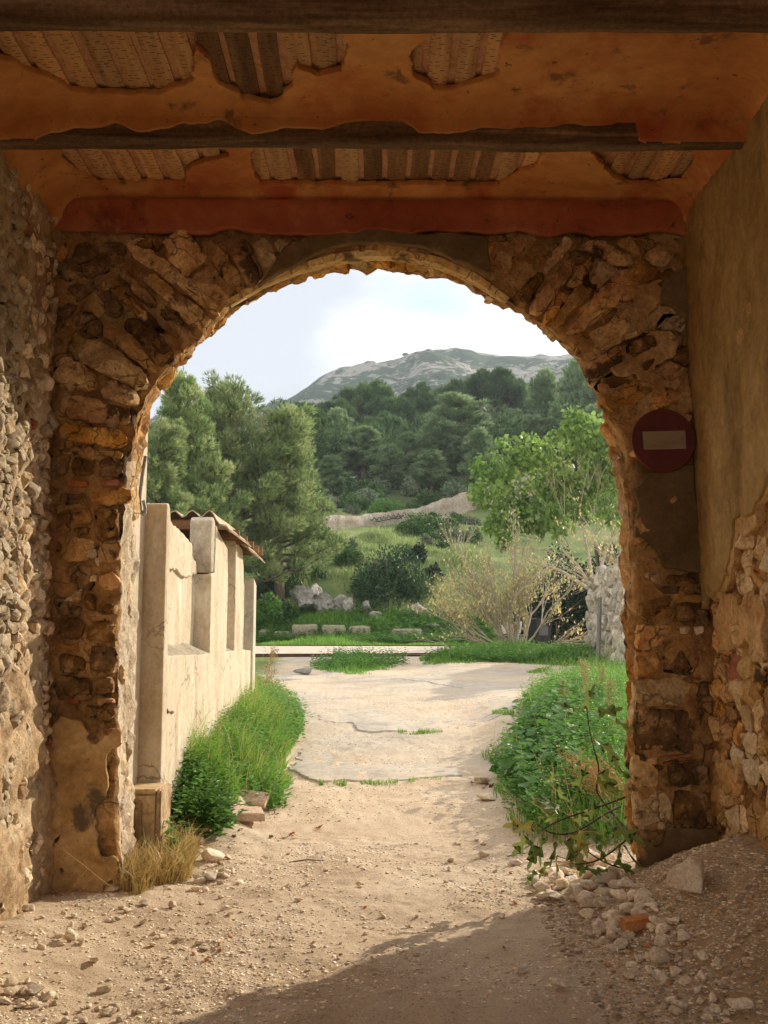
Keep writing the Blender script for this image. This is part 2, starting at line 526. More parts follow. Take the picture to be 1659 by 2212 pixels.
M['plaster_right'] = rock('streaked_ochre_plaster', [(.21, .13, .045), (.36, .235, .09), (.46, .32, .14)], 2.2, 0.45, 24, None, spots=[((.17, .105, .045), 3.0, .57, .72), ((.62, .47, .27), 30, .66, .70), ((.10, .06, .03), 26, .68, .72)], stretch=(1, 1.3, .75), fine=.3)
M['plaster_dark'] = rock('dark_brown_plaster', [(.10, .065, .03), (.17, .11, .05), (.25, .165, .08)], 2.2, 0.4, 30, None, fine=.25)
M['plaster_pier'] = rock('ochre_pier_plaster', [(.24, .13, .045), (.46, .29, .12), (.58, .41, .21)], 3.0, 0.5, 28, None, spots=[((.14, .10, .06), 2.6, .57, .64), ((.10, .07, .04), 24, .66, .70)], fine=.3)
M['patch'] = rock('ochre_lime_patch', [(.34, .18, .065), (.50, .30, .125), (.60, .40, .2)], 4.0, 0.7, 24, None, spots=[((.09, .05, .025), 5, .62, .70)])
M['brick'] = rock('old_red_brick', [(.26, .07, .03), (.42, .14, .06), (.50, .22, .11)], 10, 0.6, 40, 'obj', vamt=.25)
M['brick_loose'] = rock('orange_brick', [(.46, .18, .08), (.58, .27, .13), (.62, .36, .2)], 10, 0.6, 50, 'obj', vamt=.2)
M['ceil'] = rock('orange_ceiling_plaster', [(.42, .145, .045), (.58, .265, .085), (.66, .35, .13)], 1.3, 0.25, 20, None, spots=[((.42, .10, .04), 1.4, .50, .64), ((.24, .12, .05), 4.5, .60, .68), ((.10, .055, .025), 16, .65, .69)], fine=.16)
M['ceilred'] = rock('red_brown_cornice_paint', [(.27, .055, .028), (.38, .10, .045), (.48, .18, .075)], 1.2, 0.3, 20, None, spots=[((.15, .04, .022), 1.5, .56, .66), ((.46, .22, .10), 2.3, .60, .70), ((.12, .05, .03), 9, .64, .70)], fine=.12)
M['wood_beam'] = rock('old_beam_wood', [(.05, .028, .015), (.16, .095, .047), (.36, .235, .13)], 5, 0.8, 26, None, stretch=(.16, 1.6, 2.4), spots=[((.36, .25, .14), 4, .66, .72)], bdist=.015)
def plankmat(name, cols, mark):
    m, nt, b = base_mat(name, 0.85)
    p = position(nt, (6, .6, 1))
    c = ramp(nt, noise(nt, p, 2.2, 8, .65, .5), cols)
    oi = nt.nodes.new('ShaderNodeObjectInfo')
    c = mixc(nt, 1.0, c, ramp(nt, oi.outputs['Random'], [(.7, .7, .7), (1.15, 1.1, 1.05)], [0, 1]), 'MULTIPLY')
    vo = nt.nodes.new('ShaderNodeTexVoronoi'); vo.inputs['Scale'].default_value = 1.0; vo.inputs['Randomness'].default_value = .8
    _lk(nt, position(nt, (15, 24, 0)), vo.inputs['Vector'])
    # hack marks: small dark slits cut by the plasterer's axe
    sx = nt.nodes.new('ShaderNodeSeparateXYZ')
    sb = nt.nodes.new('ShaderNodeVectorMath'); sb.operation = 'SUBTRACT'
    _lk(nt, position(nt, (15, 24, 0)), sb.inputs[0]); _lk(nt, vo.outputs['Position'], sb.inputs[1])
    _lk(nt, sb.outputs[0], sx.inputs[0])
    k = math_(nt, 'MULTIPLY', math_(nt, 'LESS_THAN', math_(nt, 'ABSOLUTE', sx.outputs[1]), .085), math_(nt, 'LESS_THAN', math_(nt, 'ABSOLUTE', sx.outputs[0]), .2))
    c = mixc(nt, math_(nt, 'MULTIPLY', k, .8), c, mark)
    _lk(nt, c, b.inputs['Base Color'])
    bump(nt, b, math_(nt, 'SUBTRACT', noise(nt, p, 12, 6, .6), k), .5, .01)
    return m
M['plank_pale'] = plankmat('pale_lath_plank', [(.42, .225, .095), (.62, .37, .17), (.72, .47, .25)], (.05, .03, .015))
M['plank_dark'] = plankmat('dark_lath_plank', [(.13, .066, .028), (.23, .125, .056), (.34, .205, .10)], (.03, .018, .01))
M['lathmortar'] = rock('pink_mortar_between_planks', [(.46, .20, .09), (.60, .32, .17), (.68, .42, .25)], 14, 0.8, 40, None)
M['beige'] = rock('beige_render', [(.44, .34, .23), (.60, .51, .38), (.70, .62, .50)], 2.4, 0.5, 26, None, spots=[((.34, .31, .25), 2.4, .54, .72), ((.38, .28, .18), 11, .64, .70), ((.80, .74, .64), 3.1, .60, .70)], stretch=(1, 1, .35), fine=.2, cracks=(1.3, .012, .8, (.22, .16, .1)))
M['beige_grey'] = rock('lichen_grey_render', [(.27, .23, .165), (.44, .39, .30), (.60, .53, .41)], 3, 0.6, 30, None, fine=.3)
M['sill'] = rock('dirty_sill_render', [(.24, .20, .14), (.36, .31, .23), (.48, .42, .33)], 5, 0.8, 30, None, stretch=(3, 1, 1), fine=.3)
M['guard'] = rock('stone_block_render', [(.40, .27, .13), (.56, .42, .24), (.64, .52, .34)], 4, 0.4, 30, None)
M['sheet'] = rock('fibre_cement_sheet', [(.30, .22, .13), (.44, .34, .22), (.54, .45, .32)], 5, 0.3, 30, None)
M['rafter'] = rock('brown_rafter_wood', [(.12, .055, .025), (.22, .11, .05), (.30, .17, .09)], 6, 0.6, 20, None, stretch=(.3, 2, 2))
M['red_sign'] = rock('faded_red_sign_paint', [(.085, .016, .013), (.12, .02, .017), (.16, .036, .024)], 5, 0.05, 60, None, rough=.5, fine=.08)
M['white_sign'] = rock('aged_white_sign_paint', [(.20, .15, .085), (.32, .25, .15), (.40, .33, .22)], 3, 0.05, 60, None, rough=.5, stretch=(.4, 1, 2), fine=.1)
M['metal_grey'] = rock('dull_grey_metal', [(.20, .19, .18), (.28, .27, .26), (.34, .33, .32)], 5, 0.1, 60, None, rough=.6)
M['conduit'] = rock('grey_plastic_conduit', [(.30, .30, .30), (.38, .38, .38), (.45, .45, .45)], 5, 0.05, 60, None, rough=.5)
M['limestone'] = rock('loose_limestone', [(.60, .48, .34), (.76, .64, .48), (.86, .77, .63)], 9, 0.6, 34, 'obj', vamt=.22)
M['pebble'] = rock('gravel', [(.62, .48, .33), (.80, .68, .52), (.88, .79, .66)], 14, 0.4, 60, 'attr', vamt=.4)
M['chips'] = rock('earth_bank_chips', [(.36, .25, .15), (.52, .39, .255), (.66, .54, .40)], 14, 0.4, 60, 'attr', vamt=.4)
M['asphalt'] = rock('worn_asphalt', [(.36, .315, .26), (.46, .405, .335), (.55, .49, .41)], 1.4, 0.6, 90, None, spots=[((.60, .49, .365), 1.2, .48, .64), ((.2, .17, .13), 6, .64, .7)], pits=.2, bdist=.01, fine=.25)
M['concrete'] = rock('pale_concrete_lane', [(.50, .42, .33), (.58, .50, .41), (.64, .57, .48)], 1.0, 0.3, 50, None, fine=.1)
M['rust'] = rock('rusty_steel_edging', [(.05, .026, .016), (.085, .04, .024), (.13, .065, .04)], 6, 0.4, 50, None)
M['blockstone'] = rock('grey_bench_stone', [(.26, .22, .15), (.40, .34, .25), (.48, .42, .32)], 4, 0.6, 30, None, spots=[((.20, .19, .10), 4, .56, .66)])
M['outcrop'] = rock('grey_limestone_outcrop', [(.22, .20, .17), (.44, .41, .37), (.56, .53, .48)], 1.6, 1.0, 9, None, spots=[((.36, .24, .13), 1.1, .58, .7), ((.07, .10, .03), 1.4, .62, .7)], bdist=.1)
M['farwall'] = rock('old_terrace_wall', [(.26, .21, .15), (.38, .32, .25), (.46, .41, .33)], 1.2, 0.7, 10, None, spots=[((.50, .47, .42), 2.0, .6, .66)], bdist=.06)
M['ruin'] = rock('ruin_rubble_stone', [(.30, .25, .18), (.48, .41, .31), (.58, .52, .43)], 4, 0.8, 16, 'obj', vamt=.3)
M['ruin_mortar'] = rock('ruin_mortar', [(.28, .23, .16), (.44, .38, .29), (.52, .47, .38)], 2, 1.0, 9, None, bdist=.05)
M['bark'] = rock('grey_brown_bark', [(.10, .075, .055), (.19, .15, .11), (.28, .23, .18)], 6, 0.8, 20, None, stretch=(2, 2, .5))
M['bark_pale'] = rock('pale_smooth_bark', [(.30, .24, .16), (.44, .37, .27), (.54, .47, .36)], 5, 0.4, 30, None)
M['twig'] = rock('dark_fig_branch', [(.045, .03, .02), (.085, .06, .04), (.13, .1, .07)], 9, 0.4, 50, None)
M['strawstem'] = rock('dry_straw_stem', [(.42, .27, .11), (.56, .38, .18), (.62, .46, .25)], 9, 0.2, 50, None)
M['bin'] = rock('dark_grey_bin_plastic', [(.02, .02, .021), (.028, .028, .029), (.035, .035, .036)], 5, 0.05, 60, None, rough=.5)
M['bin_lid'] = rock('grey_bin_plastic', [(.09, .09, .09), (.11, .11, .11), (.13, .13, .13)], 5, 0.05, 60, None, rough=.5)
M['chair'] = rock('beige_chair_plastic', [(.50, .41, .32), (.56, .47, .38), (.60, .52, .43)], 5, 0.05, 60, None, rough=.5)
M['chair_white'] = rock('white_chair_plastic', [(.70, .68, .64), (.76, .74, .70), (.8, .78, .74)], 5, 0.05, 60, None, rough=.5)
M['paintblack'] = rock('black_spray_paint', [(.03, .03, .03), (.04, .04, .04), (.05, .05, .05)], 5, 0.05, 60, None)
M['post'] = rock('grey_weathered_post', [(.13, .12, .10), (.22, .20, .17), (.3, .28, .24)], 6, 0.6, 20, None, stretch=(2, 2, .2))
M['deadleaf'] = rock('brown_dead_leaf', [(.20, .08, .03), (.34, .16, .07), (.44, .25, .12)], 12, 0.3, 40, 'obj')
M['tileslab'] = rock('pinkish_clay_slab', [(.46, .30, .20), (.58, .42, .31), (.64, .5, .4)], 5, 0.3, 40, None)
# foliage
M['grass'] = leafmat('fresh_grass', [(.10, .24, .03), (.19, .38, .055), (.30, .50, .09), (.46, .48, .16), (.56, .40, .17)], .45, pos=[0, .4, .8, .92, 1])
M['grass_dry'] = leafmat('straw_and_green_grass', [(.14, .22, .04), (.40, .30, .09), (.58, .40, .15), (.68, .52, .27)], .35, pos=[0, .35, .7, 1])
M['weed'] = leafmat('green_weed_leaf', [(.08, .20, .04), (.15, .32, .065), (.23, .42, .09), (.34, .46, .13)], .45, pos=[0, .5, .9, 1])
M['hillgrass'] = leafmat('hillside_grass', [(.13, .21, .06), (.22, .31, .095), (.31, .38, .14), (.38, .37, .2)], .4)
M['pine_light'] = leafmat('light_pine_needle', [(.13, .21, .075), (.26, .36, .13), (.40, .48, .20), (.44, .48, .24)], .45, rough=.5)
M['pine_mid'] = leafmat('grey_green_pine_needle', [(.14, .22, .10), (.23, .33, .155), (.34, .43, .22)], .45, rough=.55)
M['pine_dark'] = leafmat('dark_pine_needle', [(.045, .11, .035), (.085, .165, .055), (.16, .25, .085)], .4, rough=.55)
M['olive'] = leafmat('grey_olive_leaf', [(.10, .14, .08), (.17, .22, .13), (.26, .30, .19)], .25)
M['lentisk'] = leafmat('deep_green_shrub_leaf', [(.04, .10, .025), (.07, .15, .035), (.12, .22, .05)], .25)
M['bay'] = leafmat('glossy_dark_shrub_leaf', [(.03, .075, .03), (.05, .12, .045), (.10, .18, .075), (.24, .31, .17)], .25, rough=.55, spec=.3)
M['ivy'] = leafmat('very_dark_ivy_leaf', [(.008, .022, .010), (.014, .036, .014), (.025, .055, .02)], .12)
M['figtree'] = leafmat('bright_broad_leaf', [(.12, .23, .05), (.24, .38, .085), (.38, .52, .14), (.54, .54, .16)], .5, pos=[0, .45, .9, 1])
M['yellow'] = leafmat('yellowing_leaf', [(.52, .44, .22), (.66, .56, .27), (.72, .64, .26), (.42, .50, .2)], .4)
M['figleaf'] = leafmat('lobed_fig_leaf', [(.10, .17, .045), (.17, .25, .065), (.26, .33, .085), (.42, .38, .09)], .32)
M['seedhead'] = leafmat('pale_seed_head', [(.22, .22, .07), (.34, .32, .12), (.42, .38, .2)], .35)
M['brownweed'] = leafmat('dry_brown_weed', [(.26, .15, .06), (.38, .23, .10), (.46, .31, .15)], .3)

# the ground: dirt, gravel dust and grass by the vertex weights built with the mesh
def groundmat():
    m, nt, b = base_mat('dirt_ground', .95, .15)
    p = position(nt)
    c = ramp(nt, noise(nt, p, 1.1, 8, .62, .3), [(.44, .305, .185), (.60, .46, .315), (.69, .56, .42)])
    c = mixc(nt, ramp(nt, noise(nt, p, 38, 5, .7), [(0, 0, 0), (1, 1, 1)], [.45, .72]), c, (.62, .52, .40))
    c = mixc(nt, ramp(nt, noise(nt, p, 75, 4, .7), [(0, 0, 0), (1, 1, 1)], [.56, .68]), c, (.27, .18, .10))
    c = mixc(nt, ramp(nt, noise(nt, p, 140, 3, .7), [(0, 0, 0), (1, 1, 1)], [.56, .66]), c, (.74, .65, .52))
    c = mixc(nt, attr(nt, 'asph'), c, ramp(nt, noise(nt, p, 2.0, 8, .65), [(.38, .32, .25), (.48, .415, .33), (.56, .49, .40)]))
    g = ramp(nt, noise(nt, p, .5, 8, .7), [(.08, .125, .04), (.15, .205, .065), (.25, .25, .11)])
    c = mixc(nt, attr(nt, 'grassy'), c, g)
    c = mixc(nt, attr(nt, 'soil'), c, ramp(nt, noise(nt, p, 5, 8, .7), [(.26, .155, .075), (.38, .25, .135), (.48, .345, .21)]))
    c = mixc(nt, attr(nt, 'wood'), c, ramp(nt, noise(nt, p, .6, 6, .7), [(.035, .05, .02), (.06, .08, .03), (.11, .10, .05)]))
    _lk(nt, c, b.inputs['Base Color'])
    bump(nt, b, math_(nt, 'ADD', noise(nt, p, 45, 7, .75), noise(nt, p, 9, 5, .6)), .7, .015)
    return m
M['ground'] = groundmat()
def mountmat():
    m, nt, b = base_mat('limestone_mountain', .95, .1)
    p = position(nt, (.03, .03, .05))
    c = ramp(nt, noise(nt, p, 2.2, 10, .7, .6), [(.30, .27, .24), (.46, .43, .39), (.56, .53, .49)])
    k = ramp(nt, math_(nt, 'ADD', math_(nt, 'MULTIPLY', noise(nt, p, .8, 5, .6, .5), .45), math_(nt, 'MULTIPLY', noise(nt, p, 5, 10, .75, .4), .55)), [(0, 0, 0), (1, 1, 1)], [.455, .49])
    c = mixc(nt, k, c, (.04, .09, .055))
    _lk(nt, c, b.inputs['Base Color'])
    bump(nt, b, noise(nt, p, 5, 10, .75), 1.0, 6)
    return m
M['mountain'] = mountmat()
# ------------------------------------------------------------------ terrain
def T(y):
    return np.interp(y, [-60, 8.5, 40, 75, 130, 300, 900], [0, 0, 1.42, 12.6, 19, 21, 21])
def G(x, y):
    x = np.asarray(x, float); y = np.asarray(y, float)
    x, y = np.broadcast_arrays(x, y)
    z = T(y)
    z = z + .38 * sstep(-.95, -1.55, x) * sstep(8.3, 9.6, y) * (1 - sstep(14, 18, y))            # bank along the render wall
    z = z + .22 * sstep(1.3, 2.4, x) * sstep(7.9, 9.4, y) * (1 - sstep(16, 24, y))
    m = sstep(1.05, 2.25, x) ** 1.35 * np.interp(y, [0, 2, 4, 5.5, 6.3, 6.9, 7.7, 8.2], [.1, .2, .30, .42, .50, .30, .05, 0])
    z = z + m * (x < 4)
    z = z + .10 * sstep(-1.2, -2.1, x) * np.interp(y, [2, 4, 5.5, 6.4, 7.2, 8], [.8, 1, .7, .4, .2, 0])
    hill = sstep(40, 52, y)
    q = p3(x, y)
    shp = x.shape
    z = z + hill * (fbm(q, .06, 3, 3).reshape(shp) * 1.3)
    return z
def gp(u, v):
    d = ray(u, v)
    lo, hi = 2.5, 90.0
    ys = np.concatenate([np.linspace(2.5, 20, 700), np.linspace(20, 90, 700)])
    zz = CAMZ + d.z / d.y * ys - G(d.x / d.y * ys, ys)
    k = np.nonzero(zz < 0)[0]
    y = ys[k[0]] if len(k) else 90.0
    x = d.x / d.y * y
    return Vector((x, y, float(G(np.array([x]), np.array([y]))[0])))
def g1(x, y): return float(G(np.array([x]), np.array([y]))[0])

def spaced(segs):
    out = []
    for a, b, n in segs: out.extend(np.linspace(a, b, n, endpoint=False))
    out.append(segs[-1][1]); return np.array(out)
gx = spaced([(-700, -60, 16), (-60, -8, 26), (-8, -2.6, 27), (-2.6, 2.6, 190), (2.6, 10, 40), (10, 60, 40), (60, 700, 16)])
gy = spaced([(-60, 0, 12), (0, 3.6, 14), (3.6, 9.0, 215), (9.0, 20, 130), (20, 45, 90), (45, 80, 60), (80, 140, 20), (140, 1400, 14)])
GX, GY = np.meshgrid(gx, gy, indexing='ij')
gz = G(GX, GY)
q = p3(GX, GY)
near = (1 - sstep(22, 34, GY)) * (np.abs(GX) < 9)
gz = gz + near * (fbm(q, 1.6, 3, 31).reshape(GX.shape) * .022 + fbm(q, 7, 3, 37).reshape(GX.shape) * .011 + fbm(q, 26, 2, 41).reshape(GX.shape) * .006)
far = sstep(40, 46, GY)
gz = gz + far * fbm(q, .35, 4, 51).reshape(GX.shape) * .25
grassy = np.clip(sstep(37.2, 38.4, GY) + (sstep(2.6, 4.2, GX) * sstep(9, 11, GY) * (1 - sstep(19, 21, GY))) + sstep(-2.2, -3.0, GX) * sstep(8, 9, GY), 0, 1)
asph = np.clip(sstep(9.8, 13.5, GY) * (0.55 + .9 * fbm(q, .5, 3, 61).reshape(GX.shape)), 0, 1) * (1 - grassy)
gm = mk('ground', np.stack([GX.ravel(), GY.ravel(), gz.ravel()], 1), grid_faces(len(gx), len(gy)), M['ground'], True,
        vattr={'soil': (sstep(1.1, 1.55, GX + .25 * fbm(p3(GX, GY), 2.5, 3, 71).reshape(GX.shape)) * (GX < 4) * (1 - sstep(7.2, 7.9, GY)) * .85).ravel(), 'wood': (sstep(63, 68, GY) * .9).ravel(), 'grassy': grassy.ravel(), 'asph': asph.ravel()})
tag(put('ground', gm), kind='structure')

# broken sheets of old asphalt on the lane; each ends towards the camera in a crumbled edge
def asphalt(edge_px, depth_m, width_l, width_r, lift, seed):
    E = [gp(u, v) for u, v in edge_px]
    xs = np.array([p.x for p in E]); yy = np.array([p.y for p in E])
    x0, x1 = xs.min() - width_l, xs.max() + width_r
    us = np.arange(x0, x1, .05); vs = np.arange(yy.min() - .3, yy.max() + depth_m, .05)
    def front(u): return np.interp(u, xs, yy) + np.where(u < xs.min(), (xs.min() - u) * 1.2, 0) + np.where(u > xs.max(), (u - xs.max()) * .8, 0)
    def field(u, v):
        n = fbm(p3(u, v), 2.2, 4, seed) * .10 + fbm(p3(u, v), 9, 3, seed + 1) * .05
        side = np.minimum(u - x0, x1 - u) - .1 + fbm(p3(u, v), 1.1, 3, seed + 3) * .5
        return np.minimum(np.minimum(v - front(u) + n, side), yy.max() + depth_m - .2 - v + fbm(p3(u, v), .8, 3, seed + 5) * .5)
    def pos(u, v, d):
        dist = np.clip(v - front(u), 0, None)
        rise = lift * np.clip(.55 + 1.3 * fbm(p3(u, 0 * u), 1.4, 3, seed + 8), .05, 1.4) * np.exp(-dist / 1.6) - .012 * sstep(.5, depth_m * .9, dist)
        z = G(u, v) + rise + fbm(p3(u, v), 9, 2, 9) * .005 + fbm(p3(u, v), 1.6, 3, 31) * .022 + d
        return np.stack([u, v, z], 1)
    o = put('asphalt', clipped_sheet('asphalt', us, vs, pos, field, lift + .05, M['asphalt']))
    tag(o, kind='structure')
asphalt([(618, 1662), (650, 1680), (690, 1690), (740, 1686), (800, 1692), (860, 1690), (950, 1686)], 2.6, .1, .3, .019, 3)
asphalt([(690, 1558), (760, 1563), (772, 1577), (800, 1580), (880, 1579), (940, 1574), (1010, 1571)], 4.0, .5, 1.2, .022, 4)
asphalt([(560, 1512), (640, 1516), (720, 1512)], 2.6, .4, .3, .018, 5)
asphalt([(580, 1472), (660, 1468), (705, 1462), (760, 1455)], 4.0, 1.2, .2, .04, 6)
asphalt([(930, 1475), (1050, 1490), (1180, 1492), (1300, 1500)], 5.0, .6, 3.0, .012, 7)

# pale concrete lane with rusty steel edging, far end of the yard
yA, yB = 31.8, 36.8
lane = MB()
xs = np.linspace(-16, 5.2, 40); ys = np.linspace(yA, yB, 8)
XX, YY = np.meshgrid(xs, ys, indexing='ij')
put_ = mk('path', np.stack([XX.ravel(), YY.ravel(), (T(YY) + .05).ravel()], 1), grid_faces(40, 8), M['concrete'], True)
tag(put('path', put_), kind='structure')
def edging(pts, h, w, label):
    mb = MB()
    for a, b in zip(pts[:-1], pts[1:]):
        a = Vector(a); b = Vector(b); d = (b - a); n = Vector((-d.y, d.x, 0)).normalized() * w / 2
        q = [a - n, b - n, b + n, a + n]
        up = Vector((0, 0, h)); dn = Vector((0, 0, -.3))
        mb.add([p + dn for p in q] + [p + up for p in q], [(0, 3, 2, 1), (4, 5, 6, 7), (0, 1, 5, 4), (1, 2, 6, 5), (2, 3, 7, 6), (3, 0, 4, 7)])
    tag(mb.put('steel_edging', M['rust']), label, 'edging')
def lanept(x, y): return (x, y, float(T(y)))
edging([lanept(-16, yA - .05), lanept(-4, yA - .25), lanept(.2, yA - .05), lanept(2.5, yA + .3)], .10, .08, 'rusty steel edging strip on the near side of the pale concrete lane')
edging([lanept(-16, yB + .05), lanept(-4, yB + .05), lanept(.5, yB), lanept(4.6, yB - .1)], .09, .08, 'rusty steel edging strip on the far side of the pale lane, under the grass bank')

# ------------------------------------------------------------------ mountain
RID = [(200, 905), (420, 905), (520, 890), (560, 885), (600, 886), (622, 872), (660, 846), (700, 818), (740, 797), (790, 790), (840, 781), (870, 771),
       (900, 760), (940, 755), (985, 759), (1030, 766), (1080, 770), (1130, 773), (1180, 770), (1235, 766), (1320, 758), (1450, 770), (1600, 800), (1750, 840)]
YR = 560.0
rx = np.array([at(u, v, YR).x for u, v in RID]); rz = np.array([at(u, v, YR).z for u, v in RID])
mx_ = np.linspace(-330, 420, 260); my = np.linspace(170, 700, 170)
MX, MY = np.meshgrid(mx_, my, indexing='ij')
q = p3(MX, MY)
ridge = np.interp(MX, rx, rz)
ridge = np.where(MX < rx[0], rz[0] + (MX - rx[0]) * .12, ridge); ridge = np.where(MX > rx[-1], rz[-1] - (MX - rx[-1]) * .2, ridge)
s_ = np.clip((MY - 190) / (YR - 190), 0, 1)
prof = s_ ** .85
back_ = np.clip((MY - YR) / 140, 0, 1)
rg = 1 - np.abs(fbm(q, .016, 5, 77).reshape(MX.shape))
rg2 = fbm(q, .05, 4, 78).reshape(MX.shape)
mz = 17 + (ridge - 17) * prof * (1 - back_ ** 1.5 * .6) + (rg - .75) * 17 * (s_ * (1 - s_) * 3 + .08) + fbm(q * np.array([1, .35, 1]), .09, 4, 79).reshape(MX.shape) * 5 * (s_ * (1 - s_) * 3 + .05) + rg2 * 3.5 * (s_ * (1 - s_) * 3 + .22)
mm = mk('mountain', np.stack([MX.ravel(), MY.ravel(), mz.ravel()], 1), grid_faces(260, 170), M['mountain'], True)
tag(put('mountain', mm), kind='structure')

# ------------------------------------------------------------------ the passage
YF, YBK = 7.0, 7.6
_zr = [(-.6, None)]
ZL = [(at(u, v, YF).z, at(u, v, YF).x) for v, u in ((1930, 103), (1400, 107), (900, 112), (500, 118), (330, 122))]
ZR = [(at(u, v, YF).z, at(u, v, YF).x) for v, u in ((1850, 1537), (1300, 1526), (1100, 1512), (700, 1491), (485, 1483), (330, 1476))]
def XL(z): return np.interp(z, [a for a, b in ZL], [b for a, b in ZL])
def XR(z): return np.interp(z, [a for a, b in ZR], [b for a, b in ZR])
def P7(u, v): p = at(u, v, YF); return (p.x, p.z)
ZC = 1.65 + 3.06        # flat of the ceiling
ZB = 4.50               # underside of the joists
ZT = 4.43               # wall tops under the cornice

FP = [(262,1935),(256,1850),(246,1750),(250,1600),(248,1450),(252,1300),(254,1180),(258,1090),(268,1000),(285,910),(305,850),(335,815),(370,780),(405,745),(440,712),(490,648),(560,606),(640,572),(720,548),(800,538),(870,540),(950,556),(1030,592),(1100,642),(1150,680),(1200,712),(1240,752),(1268,806),(1300,872),(1335,920),(1352,985),(1360,1070),(1366,1180),(1370,1300),(1385,1390),(1382,1500),(1375,1560),(1378,1680),(1374,1760),(1388,1850),(1400,1960)]
BP = [(290,1930),(288,1850),(287,1750),(287,1600),(288,1450),(290,1300),(292,1180),(297,1080),(305,1000),(316,930),(332,875),(350,838),(380,797),(415,752),(450,716),(500,672),(575,630),(645,604),(720,588),(800,580),(860,583),(930,598),(1010,624),(1085,656),(1130,684),(1185,722),(1236,766),(1266,797),(1292,845),(1308,925),(1328,985),(1336,1060),(1338,1150),(1342,1270),(1350,1390),(1370,1500),(1366,1560),(1362,1680),(1360,1760),(1372,1850),(1388,1940)]
fp = np.array([P7(*p) for p in FP])
YB = np.interp(np.arange(len(BP)), [14, 27], [YBK, 7.3])
bp = np.array([(lambda p: (p.x, p.z))(at(u, v, y)) for (u, v), y in zip(BP, YB)])
fp[0, 1] = -.4; bp[0, 1] = -.4; fp[-1, 1] = -.4; bp[-1, 1] = -.4
fcum = np.concatenate([[0], np.cumsum(np.linalg.norm(np.diff(fp, axis=0), axis=1))])
SL = fcum[-1]
def fpt(s): return np.stack([np.interp(s, fcum, fp[:, 0]), np.interp(s, fcum, fp[:, 1])], -1)
def bpt(s): return np.stack([np.interp(s, fcum, bp[:, 0]), np.interp(s, fcum, bp[:, 1])], -1)
CXc, CZc = P7(822, 1100)
def ybk(s): return np.interp(s, fcum, YB)
def onorm(s):
    """outward direction in the wall plane (away from the opening)"""
    p = fpt(s)
    e = .12
    t = fpt(np.clip(np.asarray(s) + e, 0, SL)) - fpt(np.clip(np.asarray(s) - e, 0, SL))
    t = t / (np.linalg.norm(t, axis=-1, keepdims=True) + 1e-9)
    return np.stack([-t[..., 1], t[..., 0]], -1)
# ---- arch wall
arch = thing('arch_wall', 'ragged stone end wall with the round archway that frames the view', 'stone wall', (0, YF, 0))
NS = 420
ss = np.linspace(0, SL, NS)
pf, pb = fpt(ss), bpt(ss)
dirs = pf - np.array([CXc, CZc])
outer = np.zeros_like(pf)
XW0, XW1, ZTOP = -2.45, 2.55, 5.4
for i in range(NS):
    if pf[i, 1] < CZc:
        outer[i] = (XW0 if pf[i, 0] < 0 else XW1, pf[i, 1])
    else:
        d = dirs[i] / np.linalg.norm(dirs[i]); t = 1e9
        if d[0] < -1e-6: t = min(t, (XW0 - CXc) / d[0])
        if d[0] > 1e-6: t = min(t, (XW1 - CXc) / d[0])
        if d[1] > 1e-6: t = min(t, (ZTOP - CZc) / d[1])
        outer[i] = np.array([CXc, CZc]) + d * t
rows = []
NR = 34; ND = 22
for k in range(NR):                                    # front face, from outside in
    w = (k / (NR - 1))
    xz = outer + (pf - outer) * w
    q = p3(xz[:, 0], 7.0, xz[:, 1])
    dy = fbm(q, 2.2, 4, 101) * .04 + fbm(q, 9, 3, 102) * .025 + .03
    if k == NR - 1: dy = dy + .035                     # worn arris
    rows.append(np.stack([xz[:, 0], YF + dy, xz[:, 1]], 1))
on = onorm(ss)
jag = 1.0
for k in range(1, ND + 1):                             # reveal and soffit
    w = k / ND
    xz = pf + (pb - pf) * w
    y = YF + .05 + (ybk(ss) - YF - .05) * w
    q = p3(xz[:, 0], y, xz[:, 1])
    amp = .035 + .02 * w
    jam = np.where((pf[:, 1] < CZc), .75, 1.0)
    dn = fbm(q, 4.5, 4, 111) * amp * jam + fbm(q, 19, 3, 112) * .018 * (.5 + w) - .0
    crown = sstep(1.0, .8, np.abs(xz[:, 0] - .1)) * (pf[:, 1] > CZc) * (w < .45)
    dn = dn * (1 - .85 * crown)
    rows.append(np.stack([xz[:, 0] + on[:, 0] * dn, y, xz[:, 1] + on[:, 1] * dn], 1))
for k in range(1, 9):                                  # outer face of the wall
    w = k / 8
    xz = pb + (outer - pb) * w
    q = p3(xz[:, 0], 7.6, xz[:, 1])
    rows.append(np.stack([xz[:, 0], ybk(ss) + fbm(q, 5, 3, 120) * .02, xz[:, 1]], 1))
V = np.stack(rows, 1).reshape(-1, 3)
core = mk('mortar', V, grid_faces(NS, len(rows))[:, ::-1].copy(), M['mortar'], True)
core.materials.append(M['plaster_reveal'])
# the daylit reveals keep pale lime plaster: material by where on the loft a face lies
nrow = len(rows)
fi = np.arange((NS - 1) * (nrow - 1)); si = fi // (nrow - 1); ri = fi % (nrow - 1)
reveal = (ri >= NR) & (ri < NR + ND) & ((ss[si] < fcum[8]))
core.polygons.foreach_set('material_index', reveal.astype(np.int32))
put('mortar', core, arch)

